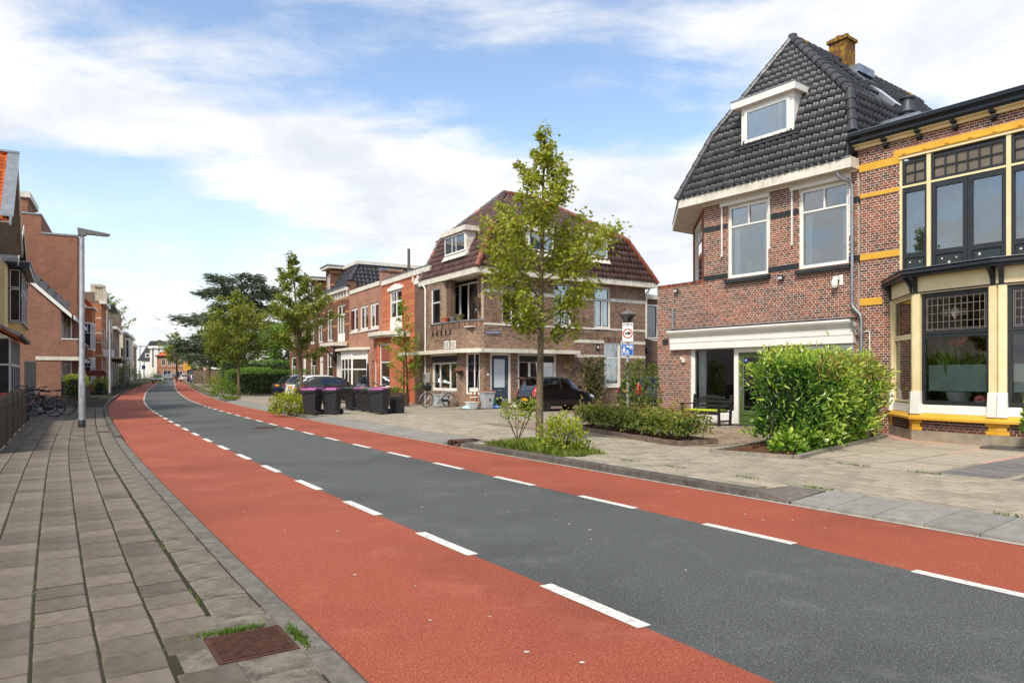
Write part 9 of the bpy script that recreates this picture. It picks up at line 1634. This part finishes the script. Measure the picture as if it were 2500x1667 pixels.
cl = bwe('grey_crate', -1.85, 2.6, .1, 'grey plastic crate behind the pale bicycle', 'crate'); box_part(cl, 'shell', GP, (-.3, .3, -.25, .25, 0, .55), bevel=.03); box_part(cl, 'rim', GP, (-.33, .33, -.28, .28, .55, .6), bevel=.01)
ho_ = bwe('garden_hose', -1.4, -1.05, .1, 'black hose lying along the paving in front of the clutter', 'hose'); MB().tube([(-.6, .1, .02), (-.3, -.05, .02), (0, .08, .02), (.2, -.08, .02), (.5, .06, .02), (.9, -.02, .02)], .014, 6).build('hose', RUBBER, ho_); MB().torus((-.25, 0, .03), .14, .014, 'Z', 18, 6).build('coil', RUBBER, ho_)
for x, y, z, lab in ((-1.25, .35, 1.9, 'hanging basket with pink flowers on the brown house corner'),):
 o = bwe('hanging_basket', -1.62, 1.05, 1.85, lab, 'hanging basket'); auto_smooth(MB().lathe([(.05, -.2), (.16, -.05), (.17, 0), (0, 0)], (0, 0, 0), 14).build('bowl', PLASTIC, o), 40); n = 160; C = rv(n, .1) * np.array([1.4, 1.4, .5]) + np.array([0, 0, .06]); link('flowers', leaf_mesh('flowers', C, rv(n), np.full(n, .06), OVAL[0], OVAL[1], mat('pink_flower', S(200, 80, 90), S(150, 120, 70), .8, 30), np.zeros(n), None), o); MB().tube([(0, 0, 0), (0, 0, .5)], .005, 4).build('chain', STEEL, o)
wbk = bwe('wicker_cone', -.98, .35, 5.0, 'dark wicker cone hanging on the balcony corner', 'basket'); auto_smooth(MB().lathe([(.02, -.35), (.2, .2), (.22, .2), (.2, .16), (0, -.2)], (0, 0, 0), 12).build('cone', mat('dark_wicker', S(74, 58, 48), S(54, 42, 36), .9, 30, 4, .6, 60), wbk), 30); wbk.rotation_euler = (R(-25), R(20), BRROT); n = 60; link('dried_plant', leaf_mesh('dried_plant', rv(n, .08) + np.array([0, 0, .22]), rv(n) + np.array([0, 0, .8]), np.full(n, .1), OVAL[0], OVAL[1], IVY, np.full(n, .9), None), wbk)
# planters and bollard before the orange house
PLW = mat('brown_planter', S(88, 66, 54), S(72, 54, 44), .7, 6)
pl_ = empty('wooden_planter', qw(.9, -2.1, .1), QROT, 'brown wooden planter box between the bins and the brown house', 'planter');
for k in range(4): box_part(pl_, 'board', PLW, (-.75, .75, -.3, -.27, k * .17, k * .17 + .155)); box_part(pl_, 'board', PLW, (.72, .75, -.265, .3, k * .17, k * .17 + .155))
box_part(pl_, 'liner', SOIL, (-.72, .715, -.265, .3, 0, .6)); clump('planter_plant', qw(.8, -2.1, .65), .5, .35, 320, .12, HEDGE, 'green leaves growing out of the brown wooden planter', None, cat='plant')
bl = empty('stone_bollard', qw(-.6, -2.9, .1), 0, 'grey stone bollard beside the bicycles', 'bollard'); auto_smooth(MB().lathe([(.14, 0), (.13, .8), (.10, .92), (0, .95)], (0, 0, 0), 14).build('shaft', ROUGHC, bl), 50); MB().torus((0, 0, .7), .128, .012, 'Z', 16, 6).build('band', KERB, bl)
pp = plant_pot(qw(-.2, -3.4, .1), .26, .45, PLASTIC, 'black plant pot with weeds beside the stone bollard'); clump('pot_plant', qw(-.2, -3.4, .5), .28, .3, 160, .12, BUSHY, 'yellow green weeds in the black plant pot', None, cat='plant')
bx_ = empty('black_crate', (-4.75, 28.6, .1), bz, 'low black plastic crate behind the rightmost bin', 'crate'); box_part(bx_, 'shell', PLASTIC, (-.05, .35, -.25, .25, 0, .7), bevel=.02)
for k in range(4): box_part(bx_, 'rib', PLASTIC, (.35, .365, -.24, .24, .1 + k * .15, .13 + k * .15)); box_part(bx_, 'rib', PLASTIC, (-.04, .34, -.265, -.25, .1 + k * .15, .13 + k * .15))
pst = empty('closed_parasol', qw(-4.6, -1.7, .1), 0, 'closed black parasol beside the orange brick bay', 'parasol'); MB().cyl((0, 0, 0), (0, 0, 2.3), .02, None, 8).build('pole', STEEL, pst); auto_smooth(MB().lathe([(.05, .8), (.09, .9), (.05, 2.2), (0, 2.25)], (0, 0, 0), 10).build('canopy', BLACKP, pst), 40)
# brick rubble and pot at the bow window
rb_ = empty('brick_stack', fw(4.55, -1.55, .1), FROT, 'loose bricks piled at the foot of the bow window', 'brick stack')
for i, (x, y, z, a) in enumerate(((0, 0, .035, .2), (.22, .05, .035, -.3), (-.15, .15, .035, 1.2), (.1, .12, .10, .5), (.0, .02, .17, -.2), (.2, .2, .10, 1.0), (-.1, -.12, .035, .9), (.15, .0, .17, .3))): MB().box(-.1, .1, -.05, .05, -.032, .032).build('brick', mat('old_brick', S(150, 116, 96), S(124, 94, 78), .9, 12), rb_, loc=(x, y, z), rot=(0, 0, a), bevel=.004)
pt = plant_pot(fw(8.5, -2.15, .1), .24, .34, PLASTIC, 'black pot with a leafy shrub at the right picture edge'); clump('potted_shrub', fw(8.5, -2.15, .42), .33, .62, 700, .1, HEDGE, 'leafy green shrub in the black pot at the right picture edge', None, q0=.6)
box_part(None, 'threshold_slab', KERBD, (7.5, 9.0, -2.3, -1.75, .1, .14)).location = (FO[0], FO[1], 0); bpy.data.objects['threshold_slab'].rotation_euler = (0, 0, FROT); set_props(bpy.data.objects['threshold_slab'], 'dark stone slab lying before the bow window', 'slab')
# things on show inside the bow window
def showp(x, y, z): return fw(x, y, z)
bp_ = empty('house_plant', showp(6.6, -1.0, .92), FROT, 'house plant with red bird of paradise blooms in the bow window', 'plant'); auto_smooth(MB().lathe([(.16, 0), (.26, .3), (.24, .3), (0, .28)], (0, 0, 0), 16).build('pot', GP, bp_), 40)
BIGL = ([(0, 0, 0), (.2, .10, .02), (.6, .13, .0), (1, 0, -.12), (.6, -.13, .0), (.2, -.10, .02)], [(0, 1, 2, 3), (0, 3, 4, 5)]); n = 26; a = RNG.uniform(0, 6.28, n); D_ = np.stack([np.cos(a), np.sin(a) * .5, RNG.uniform(.4, 1.4, n)], 1); C = np.stack([np.cos(a) * .05, np.sin(a) * .05, RNG.uniform(.3, .75, n)], 1); link('foliage', leaf_mesh('foliage', C, D_, RNG.uniform(.45, .8, n), BIGL[0], BIGL[1], HEDGE, RNG.uniform(.4, .9, n), np.array([0, 0, 1.0])), bp_); n = 14; C = np.array([[.0, 0, 1.32]]) + rv(n, .05); link('bloom', leaf_mesh('bloom', C, rv(n, .6) * np.array([1, .4, 1]) + np.array([.1, 0, .8]), np.full(n, .26), BIGL[0], BIGL[1], mat('red_bloom', S(214, 70, 44), S(190, 50, 40), .6), np.zeros(n), None), bp_); MB().tube([(0, 0, .3), (0, 0, 1.3)], .012, 6).build('stalk', HEDGE, bp_)
sp2 = empty('spider_plant', showp(8.05, -1.15, .92), FROT, 'spider plant in a straw pot in the second bow window pane', 'plant'); auto_smooth(MB().lathe([(.15, 0), (.2, .3), (.18, .3), (0, .28)], (0, 0, 0), 16).build('pot', mat('straw_pot', S(196, 170, 120), S(170, 144, 98), .9, 30), sp2), 40); n = 60; a = RNG.uniform(0, 6.28, n); link('foliage', leaf_mesh('foliage', np.zeros((n, 3)) + np.array([0, 0, .45]), np.stack([np.cos(a), np.sin(a) * .6, RNG.uniform(-.1, 1.0, n)], 1), RNG.uniform(.3, .5, n), [(0, -.02, 0), (0, .02, 0), (.5, .03, .0), (1, 0, -.2), (.5, -.03, 0)], [(0, 1, 2, 3, 4)], LIME, RNG.random(n), np.array([0, 0, 1.0])), sp2)
rdg = empty('red_badge', showp(7.15, -1.36, .99), FROT + R(-10), 'red half round badge with white rays on the bow window sill', 'badge'); MB().prism([(.12 * math.cos(t), 0, .05 + .12 * math.sin(t)) for t in np.linspace(0, math.pi, 14)] + [(-.12, 0, 0), (.12, 0, 0)][::1], (0, .02, 0)).build('board', mat('badge_red', S(206, 36, 40), None, .4), rdg)
for k in range(7): t = math.pi * (k + .5) / 7; MB().cyl((.04 * math.cos(t), -.003, .06 + .04 * math.sin(t)), (.11 * math.cos(t), -.003, .06 + .11 * math.sin(t)), .004, None, 4).build('ray', SIGNW, rdg)
box_part(rdg, 'print_band', SIGNW, (-.09, .09, -.003, -.001, .02, .04))
